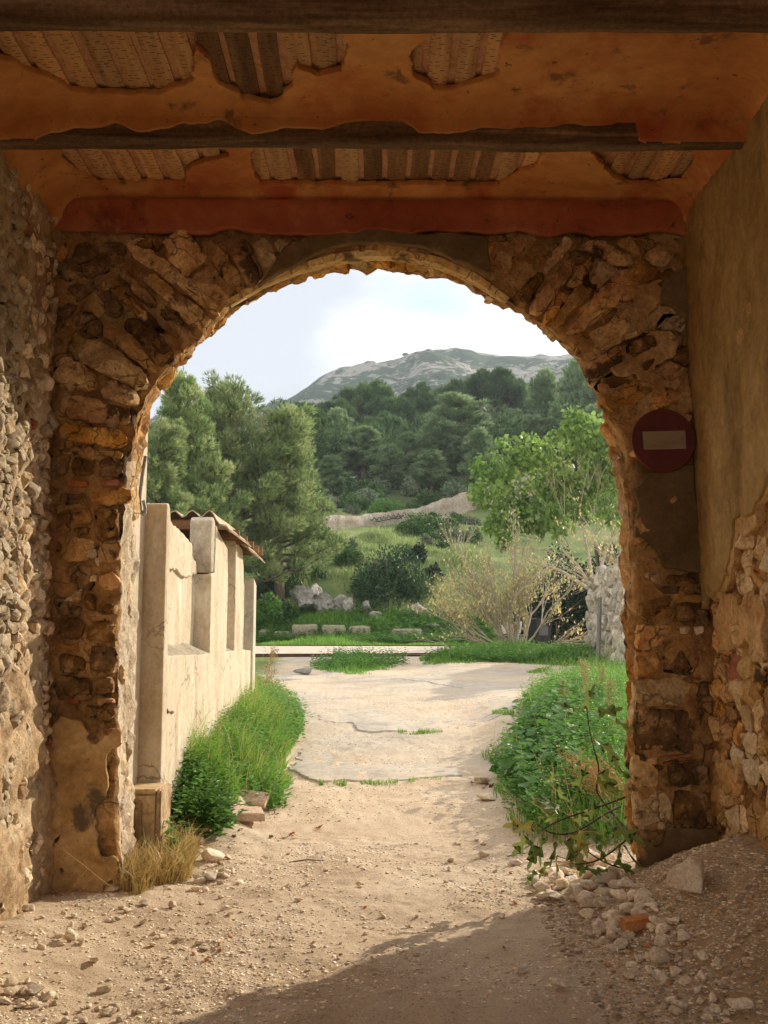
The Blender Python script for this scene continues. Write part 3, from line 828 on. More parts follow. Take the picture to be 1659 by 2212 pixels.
fwall = lambda x, z, d: np.stack([x, YF + .035 - d, z], 1)
def jitter(poly, r, a=.012): return [(p[0] + r.uniform(-a, a), p[1] + r.uniform(-a, a)) for p in poly]
def pxq(u0, v0, u1, v1, r):
    return jitter([P7(u0, v1), P7((u0 + u1) / 2, v1), P7(u1, v1), P7(u1, (v0 + v1) / 2), P7(u1, v0), P7((u0 + u1) / 2, v0), P7(u0, v0), P7(u0, (v0 + v1) / 2)], r)
rr = random.Random(5)
sid = 0
def course(q, mat, h=.065, rough=.022, name='stone', gap=.008):
    global sid
    sid += 1
    V, F = stone_geo(pxq(*q, rr), fwall, h, 700 + sid, gap, rough, tilt=.12)
    put(name, sharp(mk(name, V, F, M[mat], True)), arch)
# left pier, from the springing down
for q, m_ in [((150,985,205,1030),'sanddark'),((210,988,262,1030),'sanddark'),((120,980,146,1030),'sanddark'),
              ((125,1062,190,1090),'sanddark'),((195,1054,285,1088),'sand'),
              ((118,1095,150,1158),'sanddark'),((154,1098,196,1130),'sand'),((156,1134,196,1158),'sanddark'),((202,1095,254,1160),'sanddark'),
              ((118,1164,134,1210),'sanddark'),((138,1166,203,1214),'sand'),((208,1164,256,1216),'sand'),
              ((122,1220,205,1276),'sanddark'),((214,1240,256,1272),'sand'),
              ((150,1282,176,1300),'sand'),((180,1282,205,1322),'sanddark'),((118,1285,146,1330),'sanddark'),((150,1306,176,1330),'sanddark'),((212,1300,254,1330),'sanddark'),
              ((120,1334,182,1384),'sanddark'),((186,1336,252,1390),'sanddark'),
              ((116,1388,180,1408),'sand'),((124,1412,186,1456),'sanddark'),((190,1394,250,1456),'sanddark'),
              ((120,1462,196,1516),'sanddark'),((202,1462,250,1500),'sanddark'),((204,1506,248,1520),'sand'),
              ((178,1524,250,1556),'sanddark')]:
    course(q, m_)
for q in [(142,1034,192,1050),(198,1034,262,1052),(136,1508,172,1522),(222,1570,252,1588)]: course(q, 'brick', .045, .008, 'brick')
for q in [(192,1182,214,1206),(202,1206,220,1226),(192,1240,214,1258),(216,1242,230,1258),(160,1272,180,1286),(140,1288,160,1302)]:
    course(q, 'rubble', .06, .01)
# right pier
for q, m_ in [((1385,1236,1432,1262),'sandpale'),((1438,1238,1524,1262),'sanddark'),((1385,1266,1530,1282),'sanddark'),
              ((1376,1284,1456,1342),'sanddark'),((1462,1286,1526,1304),'sand'),((1462,1308,1500,1346),'sanddark'),((1504,1308,1532,1350),'sanddark'),
              ((1372,1348,1464,1404),'sand'),((1470,1384,1532,1404),'sand'),
              ((1374,1408,1428,1462),'sand'),((1432,1410,1516,1458),'sanddark'),
              ((1368,1466,1500,1526),'sandpale'),((1504,1470,1534,1512),'sanddark'),
              ((1374,1532,1520,1626),'sanddark'),((1400,1650,1440,1668),'sanddark'),((1446,1640,1530,1700),'sanddark'),
              ((1366,1634,1424,1702),'sandpale'),((1368,1708,1452,1792),'sandpale'),((1458,1708,1534,1796),'sanddark')]:
    course(q, m_, .06)
for q in [(1468,1352,1494,1372),(1498,1352,1524,1372)]: course(q, 'rubble', .06, .008)
for q in [(1420,1630,1500,1640),(1430,1644,1500,1652),(1472,1462,1520,1470),(1428,1300,1446,1306)]: course(q, 'brick', .045, .006, 'brick')
# voussoirs
def fvous(s, rad, d):
    p = fpt(s); n = onorm(s)
    return np.stack([p[:, 0] + n[:, 0] * rad, YF + .02 - d, p[:, 1] + n[:, 1] * rad], 1)
sA, sB = fcum[8], fcum[30]
s = sA; n_ = 0; vr = random.Random(21); ringL = []
while s < sB:
    w = vr.uniform(.05, .155)
    mid = s + w / 2
    p = fpt(np.array([mid]))[0]; on_ = onorm(np.array([mid]))[0]
    crown = abs(p[0] - .12) < .86 and p[1] > CZc
    L = vr.uniform(.42, .85)
    if on_[1] > .1: L = min(L, (ZT - .02 - p[1]) / on_[1])
    if p[0] < 0 and on_[0] < -.1: L = min(L, (p[0] - float(XL(p[1])) - .02) / -on_[0])
    if p[0] > 0 and on_[0] > .1: L = min(L, (float(XR(p[1])) - p[0] - .02) / on_[0])
    r0 = vr.uniform(-.02, .02)
    if crown: r0 = .06
    parts = [(r0, L)]
    if L > .55 and vr.random() < .6:
        c = vr.uniform(.45, .65) * L; parts = [(r0, c), (c + .01, L)]
    ringL.append((mid, L))
    for (a, b) in parts:
        if b - a < .06: continue
        k = vr.uniform(-.012, .012)
        poly = jitter([(s, a), (s + w, a), (s + w + k * .5, (a + b) / 2), (s + w * .95 + k, b), (s + k, b), (s + k * .5, (a + b) / 2)], vr, .01)
        mt = vr.choices(['sand', 'sanddark', 'sandpale'], [6, 2.2, 1.6])[0]
        V, F = stone_geo(poly, fvous, vr.uniform(.06, .16) * (.5 if crown else 1), 900 + n_, .008, .024, tilt=.3, chips=4)
        put('voussoir', sharp(mk('voussoir', V, F, M[mt], True)), arch)
        n_ += 1
    s += w + vr.uniform(.005, .03)
# rubble of the spandrels
rs = np.array([a for a, b in ringL]); rL = np.array([b for a, b in ringL])
spts = fpt(np.linspace(sA, sB, 300)); sval = np.linspace(sA, sB, 300)
def in_spandrel(c):
    x, z = c
    if z > ZT - .03 or x < XL(z) + .03 or x > XR(z) - .03: return False
    d = np.hypot(spts[:, 0] - x, spts[:, 1] - z); k = int(d.argmin())
    on_ = onorm(np.array([sval[k]]))[0]
    side = (x - spts[k, 0]) * on_[0] + (z - spts[k, 1]) * on_[1]
    if side < 0: return False
    return side > np.interp(sval[k], rs, rL) * .92
def pick_sp(c, r):
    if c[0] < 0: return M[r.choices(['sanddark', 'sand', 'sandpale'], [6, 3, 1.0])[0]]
    return M[r.choices(['sand', 'sandpale', 'sanddark'], [5, 2.2, 2.2])[0]]
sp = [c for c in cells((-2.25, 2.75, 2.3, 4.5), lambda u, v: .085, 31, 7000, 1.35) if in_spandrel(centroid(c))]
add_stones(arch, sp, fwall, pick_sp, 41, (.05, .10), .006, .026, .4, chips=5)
# jagged chips along the far edge of the soffit, seen against the sky
def fsoff(s, w, d):
    a, b, n = fpt(s), bpt(s), onorm(s)
    xz = a + (b - a) * w[:, None] - n * (d[:, None] - .02)
    return np.stack([xz[:, 0], YF + .05 + (ybk(s) - YF - .05) * w, xz[:, 1]], 1)
def fsoff_m(s, y, d): return fsoff(s, (y - YF - .05) / (YBK - YF - .05), d)
chips = []
s = sA - .1; cr_ = random.Random(77)
while s < sB + .15:
    w = cr_.uniform(.06, .2); a = cr_.uniform(7.28, 7.4)
    chips.append(jitter([(s, a), (s + w, a), (s + w, 7.5), (s + w, 7.62), (s, 7.62), (s, 7.5)], cr_, .015)); s += w + .012
add_stones(arch, chips, fsoff_m, lambda c, r: M[r.choices(['sandpale', 'sand'], [2, 3])[0]], 57, (.025, .055), .004, .016, .25)
lowl = [c for c in cells((fcum[1], 7.08, fcum[8], 7.58), lambda u, v: .10, 61, 3000)]
add_stones(arch, lowl, fsoff_m, lambda c, r: M[r.choices(['sandpale', 'rubble', 'plaster_reveal'], [1, 1, 3])[0]], 63, (.02, .045), .008, .018, .25)
lowr = [c for c in cells((fcum[30], 7.08, fcum[39], 7.58), lambda u, v: .12, 67, 3000)]
add_stones(arch, lowr, fsoff_m, lambda c, r: M[r.choices(['sand', 'sandpale', 'brick'], [4, 3, .4])[0]], 69, (.03, .06), .008, .018, .25)
# smooth plaster band under the crown
bs = np.linspace(fcum[15], fcum[23], 90)
bandV = []
for k in range(9):
    w = np.full(90, k / 8 * .42)
    wob = .06 * np.sin(bs * 5) * (k / 8)
    bandV.append(fsoff(bs, w + wob * .4 - .05, np.full(90, .035) + (.012 if 0 < k < 8 else -.03)))
put('plaster_band', mk('plaster_band', np.stack(bandV, 1).reshape(-1, 3), grid_faces(90, 9), M['sandpale'], True), arch)
# ochre plaster low on the left pier, dark plaster and lime patches on the right pier
def wallsheet(name, parent, poly_px, mat, off, thick, seed, amp=.05, step=.025, wob=.006):
    poly = [P7(u, v) for u, v in poly_px]
    xs_ = [p[0] for p in poly]; zs_ = [p[1] for p in poly]
    us = np.arange(min(xs_) - .05, max(xs_) + .05, step); vs = np.arange(min(zs_) - .05, max(zs_) + .05, step)
    fld = lambda u, v: -sdf_poly(u, v, poly) + fbm(p3(u, v), 6, 4, seed) * amp
    ps = lambda u, v, d: np.stack([u, YF - off - d + fbm(p3(u, v), 5, 3, seed + 1) * wob + fbm(p3(u, v), 30, 2, seed) * .002, v], 1)
    return put(name, clipped_sheet(name, us, vs, ps, fld, thick, mat), parent)
wallsheet('plaster', arch, [(98, 1965), (98, 1600), (140, 1560), (190, 1590), (238, 1600), (236, 1700), (222, 1800), (240, 1965)], M['plaster_pier'], .05, .05, 201, .13, .018, .014)
wallsheet('plaster', arch, [(1395, 1965), (1390, 1800), (1540, 1800), (1545, 1965)], M['plaster_dark'], .07, .08, 202, .12, .018, .014)
wallsheet('plaster', arch, [(1425, 1000), (1490, 1010), (1522, 1240), (1440, 1225), (1412, 1180), (1370, 1160), (1372, 1060)], M['plaster_dark'], .045, .05, 203, .03)
wallsheet('plaster', arch, [(1430, 600), (1486, 585), (1500, 700), (1470, 680), (1420, 660)], M['plaster_dark'], .07, .08, 204, .04)
wallsheet('plaster', arch, [(560, 620), (610, 540), (700, 505), (780, 500), (950, 505), (1050, 520), (1062, 600), (950, 548), (850, 530), (760, 532), (660, 560)], M['plaster_dark'], .05, .06, 205, .03)
for k, pl in enumerate([[(1385, 1060), (1470, 1045), (1492, 1090), (1470, 1150), (1420, 1165), (1385, 1130)],
                        [(1290, 620), (1420, 600), (1440, 660), (1380, 720), (1300, 690)],
                        [(1330, 760), (1440, 730), (1480, 800), (1400, 850), (1340, 820)],
                        [(1390, 860), (1480, 840), (1485, 890), (1400, 900)]]):
    wallsheet('lime_patch', arch, pl, M['patch'], .035, .05, 210 + k, .16, .016, .02)

# ---- left wall of rubble
lw = thing('rubble_wall', 'rough wall of pale jagged rubble stones lit by sun on the left', 'stone wall', (-2.2, 5, 0))
fl = lambda y, z, d: np.stack([XL(z) - .02 + d, y, z], 1)
ys_ = np.concatenate([np.linspace(-2.8, 4.4, 24), np.linspace(4.45, 7.06, 90)]); zs_ = np.linspace(-.4, 5.0, 150)
YY, ZZ = np.meshgrid(ys_, zs_, indexing='ij')
q = p3(-2.1, YY, ZZ)
dep = (fbm(q, 3, 4, 131) * .05 + fbm(q, 12, 3, 132) * .03).reshape(YY.shape)
dep = dep + .02 + .03 * sstep(1.2, .6, ZZ + .25 * fbm(q, 1.5, 2, 5).reshape(YY.shape))
put('mortar', mk('mortar', fl(YY.ravel(), ZZ.ravel(), dep.ravel()), grid_faces(len(ys_), len(zs_))[:, ::-1].copy(), M['mortar_pale'], True), lw)
lc = cells((5.8, .1, 6.99, 4.75), lambda u, v: .058 + .028 * math.sin(u * 9 + v * 5) * math.sin(v * 3.1 - u * 4), 71, 22000, 1.25)
lc = [c for k_, c in enumerate(lc) if centroid(c)[1] > 1.0 or k_ % 10 < 7]
lc.sort(key=lambda c: -centroid(c)[0])
add_stones(lw, lc, fl, lambda c, r: M[r.choices(['rubble', 'rubble_grey', 'brick'], [7, 2.4, .35])[0]], 81, (.05, .13), .006, .036, 1.0, chips=8, rnd=1)
lc2 = cells((3.0, .1, 5.78, 4.75), lambda u, v: .12, 73, 6000, 1.15)
mb = MB()
for i, c in enumerate(lc2):
    V, F = stone_geo(c, fl, R.uniform(.05, .1), 4000 + i, .012, .016, n=12, tilt=.45); mb.add(V, F)
o = mb.put('rubble_stones', M['rubble'], lw, True); o['kind'] = 'stuff'

# ---- right wall, plaster over rubble
rw = thing('plaster_wall', 'right hand wall with streaked ochre plaster peeling from rubble below', 'plastered wall', (2.2, 5, 0))
fr_ = lambda y, z, d: np.stack([XR(z) + .03 - d, y, z], 1)
dep = (fbm(q, 3, 4, 141) * .03 + fbm(q, 12, 3, 142) * .022).reshape(YY.shape)
put('mortar', mk('mortar', fr_(YY.ravel(), ZZ.ravel(), dep.ravel()), grid_faces(len(ys_), len(zs_)), M['mortar'], True), rw)
def px_right(u, v):
    X = 2.2
    for _ in range(6):
        p = atx(u, v, X); X = float(XR(p.z))
    return p.y, p.z
BL = [px_right(*p) for p in ((1524, 1330), (1531, 1250), (1545, 1275), (1562, 1240), (1580, 1200), (1596, 1160), (1612, 1120), (1640, 1090), (1659, 1050))]
by = np.array([p[0] for p in BL])[::-1]; bz = np.array([p[1] for p in BL])[::-1]
order = np.argsort(by); by, bz = by[order], bz[order]
def plfield(y, z):
    line = np.interp(y, by, bz) + np.where(y < by[0], (by[0] - y) * 1.1, 0)
    return z - line + fbm(p3(y, z), 4, 6, 151, .6) * .13
us = np.concatenate([np.arange(-2.8, 4.5, .25), np.arange(4.5, 7.01, .022)]); vs = np.arange(-.3, 4.95, .03)
put('plaster', clipped_sheet('plaster', us, vs, lambda y, z, d: np.stack([XR(z) - .03 - d + fbm(p3(y, z), 2, 3, 155) * .012 + fbm(p3(y * 2.5, z), 14, 2, 156) * .003, y, z], 1), plfield, .05, M['plaster_right']), rw)
us2 = np.arange(4.5, 7.01, .02); vs2 = np.arange(-.3, 3.6, .02)
put('undercoat', clipped_sheet('undercoat', us2, vs2, lambda y, z, d: np.stack([XR(z) - .012 - d + fbm(p3(y, z), 4, 4, 157) * .014, y, z], 1),
    lambda y, z: plfield(y, z) + .07 + fbm(p3(y, z), 7, 5, 158, .6) * .14, .05, M['patch']), rw)
rc = [c for c in cells((5.2, .15, 6.97, 3.0), lambda u, v: .095, 91, 8000, 1.2)]
rc = [c for c in rc if plfield(np.array([centroid(c)[0]]), np.array([centroid(c)[1]]))[0] < -.03]
add_stones(rw, rc, fr_, lambda c, r: M[r.choices(['sand', 'sandpale', 'rubble', 'sanddark', 'brick'], [4, 3, .8, 1.8, .2])[0]], 95, (.03, .06), .006, .024, .35, chips=5)
for k, (v0, v1, u0, u1) in enumerate([(1290, 1420, 1540, 1659), (1640, 1720, 1545, 1610)]):
    poly = [px_right(u0, v1), px_right(u1, v1), px_right(u1, v0), px_right(u0, v0)]
    a = np.array(poly)
    us = np.arange(a[:, 0].min() - .05, a[:, 0].max() + .05, .02); vs = np.arange(a[:, 1].min() - .05, a[:, 1].max() + .05, .02)
    put('lime_patch', clipped_sheet('lime_patch', us, vs, lambda y, z, d: np.stack([XR(z) - .02 - d + fbm(p3(y, z), 8, 3, 165) * .02, y, z], 1),
        lambda y, z: -sdf_poly(y, z, poly) + fbm(p3(y, z), 8, 4, 160 + k) * .12 - .03, .05, M['patch']), rw)

# ---- ceiling: plaster on laths between joists
J1, J2 = (4.53, 4.66), (5.745, 5.865)                  # the two joists (near face, far face)
ce = thing('ceiling', 'orange plaster ceiling broken open to old wooden laths above the passage', 'ceiling', (0, 5.5, ZC))
cx = np.arange(-2.32, 2.42, .016)
def cove(d, r): return np.where(d < r, r - np.sqrt(np.maximum(r * r - (r - np.clip(d, 0, r)) ** 2, 0)), 0)
HOLES = [[(-60,60),(-20,110),(5,125),(60,150),(100,165),(150,195),(230,208),(300,205),(335,203),(350,205),(420,178),(421,125),(412,60),(410,10),(-60,10)],
         [(408,60),(430,110),(455,150),(480,180),(525,215),(600,218),(637,190),(640,130),(635,10),(408,10)],
         [(638,60),(645,150),(690,168),(740,155),(755,112),(745,60),(745,10),(640,10)],
         [(890,110),(900,170),(935,195),(985,198),(1050,175),(1085,160),(1088,60),(1088,10),(955,10),(950,60),(900,100)],
         [(130,335),(160,370),(190,385),(215,400),(290,415),(330,420),(370,415),(400,395),(402,370),(440,350),(490,336),(490,270),(130,270)],
         [(543,335),(555,385),(572,412),(700,413),(800,417),(880,417),(960,412),(1000,410),(1080,402),(1110,385),(1165,355),(1180,330),(1180,270),(543,270)],
         [(1280,330),(1310,355),(1320,385),(1360,395),(1420,400),(1470,385),(1490,350),(1500,325),(1500,270),(1280,270)]]
HW = [[(lambda p: (p.x, p.y))(atz(u, v, ZC)) for u, v in h] for h in HOLES]
def holes(x, y):
    f = np.full(x.shape, 9.0)
    n = fbm(p3(x, y), 8, 5, 171, .6) * .034
    for h in HW: f = np.minimum(f, sdf_poly(x, y, h) + n)
    return np.where(y > 6.0, np.maximum(f, (y - 6.80 + n) * 1.0), f)
def ceilz(x, y, y0, y1, r0, r1, zc):
    z = np.full(x.shape, zc)
    z = z - cove(y - y0, r0) - cove(y1 - y, r1)
    z = z - cove(x - XL(4.4) + .02, .34) - cove(XR(4.4) + .02 - x, .3)
    return z + fbm(p3(x, y), 2.2, 3, 173) * .006 + fbm(p3(x, y), 14, 2, 174) * .0012
def bay(y0, y1, r0, r1, zc):
    vs = np.concatenate([np.arange(y0, y1 - r1, .016), y1 - r1 * np.cos(np.linspace(0, math.pi / 2, 12))[0:] ])
    vs = np.unique(np.round(vs, 4))
    P_ = lambda x, y, d: np.stack([x, y, np.maximum(ceilz(x, y, y0, y1, r0, r1, zc), zc - .26) - d], 1)
    return put('plaster', clipped_sheet('plaster', cx, vs, P_, lambda x, y: holes(x, y), .035, M['ceil']), ce)
bay(J1[1] + .005, J2[0] - .012, .05, .09, ZC)
bay(J2[1] + .005, 6.93, .05, .10, ZC)
bay(3.2, J1[0] - .012, .05, .09, ZC)
# far cornice, painted red, curving down onto the stone wall
us = np.arange(-2.3, 2.4, .022); vs = np.arange(ZT - .12, ZC - .06, .02)
put('cornice', clipped_sheet('cornice', us, vs, lambda x, z, d: np.stack([x, 6.925 - .03 * sstep(ZC - .2, ZC - .06, z) + fbm(p3(x, z), 3, 3, 181) * .006 - d, z], 1),
    lambda x, z: z - (ZT + .0) + fbm(p3(x, z), 5, 4, 183) * .035 - .012, .06, M['ceilred']), ce)
# plaster skirts down the faces of the joists, broken off in scallops
SC = [(-2.3, .11), (-1.95, .10), (-1.72, .045), (-1.5, .02), (-1.3, .06), (-1.1, .0), (-.9, .0), (-.7, .07), (-.5, .03), (-.3, .05), (-.15, -.02), (.1, -.04), (.27, .05), (.42, .06), (.62, .03), (.9, .04), (1.15, .02), (1.38, .0), (1.5, -.04), (1.52, -.05), (1.53, .10), (1.8, .105), (2.3, .11)]
def skirt(yf, amp, seed):
    us = np.arange(-2.3, 2.4, .02); vs = np.arange(ZB, ZC - .05, .012)
    def fld(x, z):
        keep = np.interp(x, [a for a, b in SC], [b for a, b in SC]) * amp
        return z - (ZC - .095 - keep * 1.05) + fbm(p3(x, z), 8, 3, seed) * .02
    return put('plaster_skirt', clipped_sheet('plaster_skirt', us, vs, lambda x, z, d: np.stack([x, yf - .012 - d + 0 * z, z], 1), fld, .03, M['ceil']), ce)
skirt(J2[0] - .006, 1, 191)
# laths
pr = random.Random(17)
for (ya, yb, hs) in ((J1[1] - .05, J2[0] + .02, HW[:4]), (J2[1] - .05, 6.98, HW[4:])):
    x = -2.45
    while x < 2.35:
        w = pr.uniform(.112, .135)
        near_ = False
        yc = np.linspace(ya, yb, 14)
        for off in (.02, w / 2, w - .02):
            f = np.full(14, 9.0)
            for h in hs: f = np.minimum(f, sdf_poly(np.full(14, x + off), yc, h))
            near_ |= bool((f < .04).any())
        if near_:
            mid = x + w / 2
            dark = (-.98 < mid < -.48 and yb < 6) or (-.55 < mid < .78 and yb > 6 and pr.random() < .8)
            nx_, ny_ = 5, 14
            U, Vv = np.meshgrid(np.linspace(x + .006, x + w - .006, nx_), np.linspace(ya, yb, ny_), indexing='ij')
            zz = ZC + .036 + .006 * (np.abs(U - mid) / w * 2) ** 2 + fbm(p3(U, Vv), 6, 2, 195).reshape(U.shape) * .004 + pr.uniform(-.006, .006)
            bot = np.stack([U.ravel() + fbm(p3(0 * U, Vv, x), 5, 2, 3) * .006, Vv.ravel(), zz.ravel()], 1); top = bot + np.array([0, 0, .022])
            n = len(bot); gf = grid_faces(nx_, ny_)
            F = [tuple(f[::-1]) for f in gf] + [tuple(f + n) for f in gf]
            rim = [i * ny_ for i in range(nx_)] + [(nx_ - 1) * ny_ + j for j in range(1, ny_)] + [i * ny_ + ny_ - 1 for i in range(nx_ - 2, -1, -1)] + [j for j in range(ny_ - 2, 0, -1)]
            for a, b in zip(rim, rim[1:] + rim[:1]): F.append((b, a, a + n, b + n))
            o = put('plank', mk('plank', np.vstack([bot, top]), F, M['plank_dark' if dark else 'plank_pale']), ce)
        x += w + pr.uniform(.016, .036)
mb = MB(); mb.box((-2.6, 3.0, ZC + .055), (2.7, 7.0, ZC + .075)); mb.put('lath_mortar', M['lathmortar'], ce)
# joists
def joist(y0, y1, label, seed):
    n = 260
    xs = np.linspace(-2.5, 2.55, n)
    ring = []
    prof = [(y0, ZC + .05), (y0, ZC - .05), (y0, ZB + .035), (y0 + .012, ZB + .006), (y0 + .04, ZB), ((y0 + y1) / 2, ZB), (y1 - .03, ZB), (y1 - .006, ZB + .008), (y1, ZB + .04), (y1, ZC + .05)]
    V = []
    for x in xs:
        for (y, z) in prof: V.append((x, y, z))
    V = np.array(V); qn = V * np.array([.5, 3, 3])
    V[:, 1] += fbm(qn, 2.2, 5, seed) * .02; V[:, 2] += fbm(qn, 2.6, 4, seed + 4) * .014 * (V[:, 2] < ZC - .02)
    F = []
    k = len(prof)
    for i in range(n - 1):
        for j in range(k):
            j2 = (j + 1) % k
            F.append((i * k + j, (i + 1) * k + j, (i + 1) * k + j2, i * k + j2))
    o = put('wooden_beam', mk('wooden_beam', V, F, M['wood_beam'], True))
    tag(o, label, 'beam', 'old ceiling beams of the passage')
joist(*J1, 'dark rough beam along the very top of the view', 301)
joist(*J2, 'weathered ceiling beam with scalloped plaster edge, nearer the arch', 305)
# roof slab over the passage and the rest of the passage behind the camera
mb = MB(); mb.box((-3.3, -2.8, ZC + .08), (3.4, 7.55, ZC + .5)); mb.box((-3.3, -2.8, ZC - .02), (3.4, 3.2, ZC + .079)); o = mb.put('roof_slab', M['mortar'], ce)
mb = MB(); mb.box((-3.2, -2.8, -.4), (-2.62, 7.5, 5.0)); mb.put('wall_core', M['mortar'], lw)
mb = MB(); mb.box((2.72, -2.8, -.4), (3.3, 7.5, 5.0)); mb.put('wall_core', M['mortar'], rw)
# side coves seated on the wall tops
# no-entry sign
sg = thing('no_entry_sign', 'faded round red no entry sign with pale bar on the right pier', 'road sign', tuple(at(1434, 951, 6.9)))
c0 = at(1434, 951, 6.885)
rad = (at(1503, 951, 6.885) - c0).length
mb = MB(); n = 64
def disc(mb, y, r, z0=0):
    return [(c0.x + r * math.cos(2 * math.pi * k / n), y, c0.z + r * math.sin(2 * math.pi * k / n)) for k in range(n)]
A = disc(mb, 6.885, rad * .975); B = disc(mb, 6.890, rad); C = disc(mb, 6.905, rad); 
mb.add(A + B + C, [tuple(range(n))] + [(k, (k + 1) % n, n + (k + 1) % n, n + k)[::-1] for k in range(n)] + [(n + k, n + (k + 1) % n, 2 * n + (k + 1) % n, 2 * n + k)[::-1] for k in range(n)] + [tuple(range(2 * n, 3 * n))])
mb.put('disc', M['red_sign'], sg)
mb = MB()
w2, h2 = (at(1480, 951, 6.88) - at(1388, 951, 6.88)).length / 2, (at(1434, 932, 6.88) - at(1434, 971, 6.88)).length / 2
mb.box((-w2, -.002, -h2), (w2, .002, h2)); me = mb.mesh('bar', M['white_sign'])
me.transform(Matrix.Translation((c0.x + .003, 6.882, c0.z)) @ Matrix.Rotation(math.radians(-1.6), 4, 'Y'))
put('bar', me, sg)
mb = MB(); mb.box((c0.x - .02, 6.906, c0.z - .16), (c0.x + .02, 6.99, c0.z + .16)); mb.put('bracket', M['metal_grey'], sg)
# grey conduit hanging on the left reveal
cd = [at(u, v, 7.52) for u, v in ((304, 985), (298, 1020), (293, 1060), (291, 1085), (293, 1104), (297, 1112), (302, 1110), (303, 1098), (299, 1080))]
cd = [p + Vector((.035, 0, 0)) for p in cd]
pts = []
for a, b in zip(cd[:-1], cd[1:]):
    m_ = max(2, int((b - a).length / .004))
    pts += [a.lerp(b, k / m_) for k in range(m_)]
for _ in range(3): pts = [pts[0]] + [(pts[i - 1] + pts[i] * 2 + pts[i + 1]) / 4 for i in range(1, len(pts) - 1)] + [pts[-1]]
mb = MB(); mb.tube(pts, [.0125 + .002 * (i % 2) for i in range(len(pts))], 8)
o = mb.put('conduit', M['conduit'], None, True)
tag(o, 'grey corrugated conduit looping down the left side of the arch', 'conduit')
# ------------------------------------------------------------------ outside, left: the rendered building
X0 = -1.62
XN = -1.80                                             # back of the niches
bd = thing('rendered_building', 'sunlit beige rendered wall with pillars and broken top, left of the lane', 'building', (-1.8, 8.1, 0))
zb = -.3
def wob(mb_or_me, amp=.006, seed=1):
    me = mb_or_me
    n = len(me.vertices); co = np.empty(n * 3, dtype=np.float32); me.vertices.foreach_get('co', co)
    c = co.reshape(-1, 3).astype(float)
    off = np.stack([fbm(c, 1.7, 3, seed), fbm(c, 1.7, 3, seed + 9), fbm(c, 1.7, 3, seed + 19)], 1) * amp
    me.vertices.foreach_set('co', (c + off).astype(np.float32).ravel()); me.update()
    return me
def slab(name, poly, x0, x1, mat, parent=None, cuts=0, bev=.012, amp=.008, seed=1):
    """polygon in the (y,z) plane given thickness along x, bevelled and slightly uneven"""
    bm = bmesh.new()
    a = [bm.verts.new((x1, y, z)) for y, z in poly]
    f = bm.faces.new(a)
    r = bmesh.ops.extrude_face_region(bm, geom=[f])
    for v in [g for g in r['geom'] if isinstance(g, bmesh.types.BMVert)]: v.co.x = x0
    bmesh.ops.recalc_face_normals(bm, faces=bm.faces[:])
    bmesh.ops.bevel(bm, geom=bm.edges[:], offset=bev, segments=2, affect='EDGES', profile=.6)
    me = bpy.data.meshes.new(name); bm.to_mesh(me); bm.free()
    me.materials.append(mat)
    return put(name, wob(me, amp, seed), parent)
def yz(u, v, X): p = atx(u, v, X); return (p.y, p.z)
# tall strip of wall right behind the arch
o = slab('wall', [(7.62, .52), (8.14, .52), (8.14, 5.0), (7.62, 5.0)], -2.3, -1.785, M['beige'], bd, seed=3)
slab('plinth', [(7.62, -.3), (8.12, -.3), (8.12, .519), (7.62, .519)], -2.3, -1.80, M['plaster_reveal'], bd, amp=.02, seed=4)
# lower wall in front of the sills
slab('wall', [(8.285, zb), (14.25, zb), (14.25, 1.46), (13.1, 1.5), (12.0, 1.49), (10, 1.48), (8.285, 1.5)], -2.1, X0 - .004, M['beige'], bd, amp=.012, seed=5)
def pillar(poly, x0, x1, seed, mat='beige', bev=.016): return slab('pillar', poly, x0, x1, M[mat], bd, bev=bev, amp=.012, seed=seed)
zp = at(335, 1084, 8.12).z
pillar([(8.12, zb), (8.283, zb), (8.283, zp - .14), (8.24, zp - .02), (8.2, zp), (8.12, zp - .015)], -1.80, X0 + .012, 7)
y2, y2b = atx(457, 1300, X0).y, atx(491, 1300, X0).y
pillar([(y2, 1.47), (y2b, 1.47), (y2b, 2.2), (y2b - .05, 2.62), (y2 + .5, 2.72), (y2 + .19, 2.80), (y2 + .19, 2.30), (y2, 2.28)], -1.84, X0, 8)
pillar([(y2 - .006, 2.285), (y2 + .188, 2.305), (y2 + .188, 2.84), (y2 + .06, 2.87), (y2 - .006, 2.83)], -1.85, X0 - .004, 33, 'beige_grey', .03)
y3, y3b = atx(509, 1300, X0).y, atx(522, 1300, X0).y
pillar([(y3, 1.47), (y3b, 1.3), (y3b + .2, 1.9), (y3b + .2, 2.5), (y3b, 2.72), (y3, 2.78)], -1.84, X0, 9)
# back walls of the niches with their ragged tops
def ragged(y0, y1, tops, x, seed):
    us = np.arange(y0, y1 + .02, .02); vs = np.arange(1.35, 3.0, .02)
    ty = [a for a, b in tops]; tz = [b for a, b in tops]
    fld = lambda y, z: np.interp(y, ty, tz) - z + fbm(p3(y, z), 7, 4, seed) * .035
    return put('niche_wall', clipped_sheet('niche_wall', us, vs, lambda y, z, d: np.stack([x + .012 * fbm(p3(y, z), 2, 3, seed) + d, y, z], 1), fld, .16, M['beige']), bd)
ragged(8.27, y2 + .02, [yz(356, 1108, XN), yz(372, 1130, XN), yz(388, 1152, XN), yz(398, 1160, XN), yz(408, 1170, XN), yz(416, 1190, XN), yz(428, 1216, XN), yz(436, 1225, XN)], XN, 21)
ragged(y2b - .02, y3 + .02, [(y2b, 2.62), (y2b + .3, 2.5), (y3 - .1, 2.66), (y3, 2.7)], XN, 23)
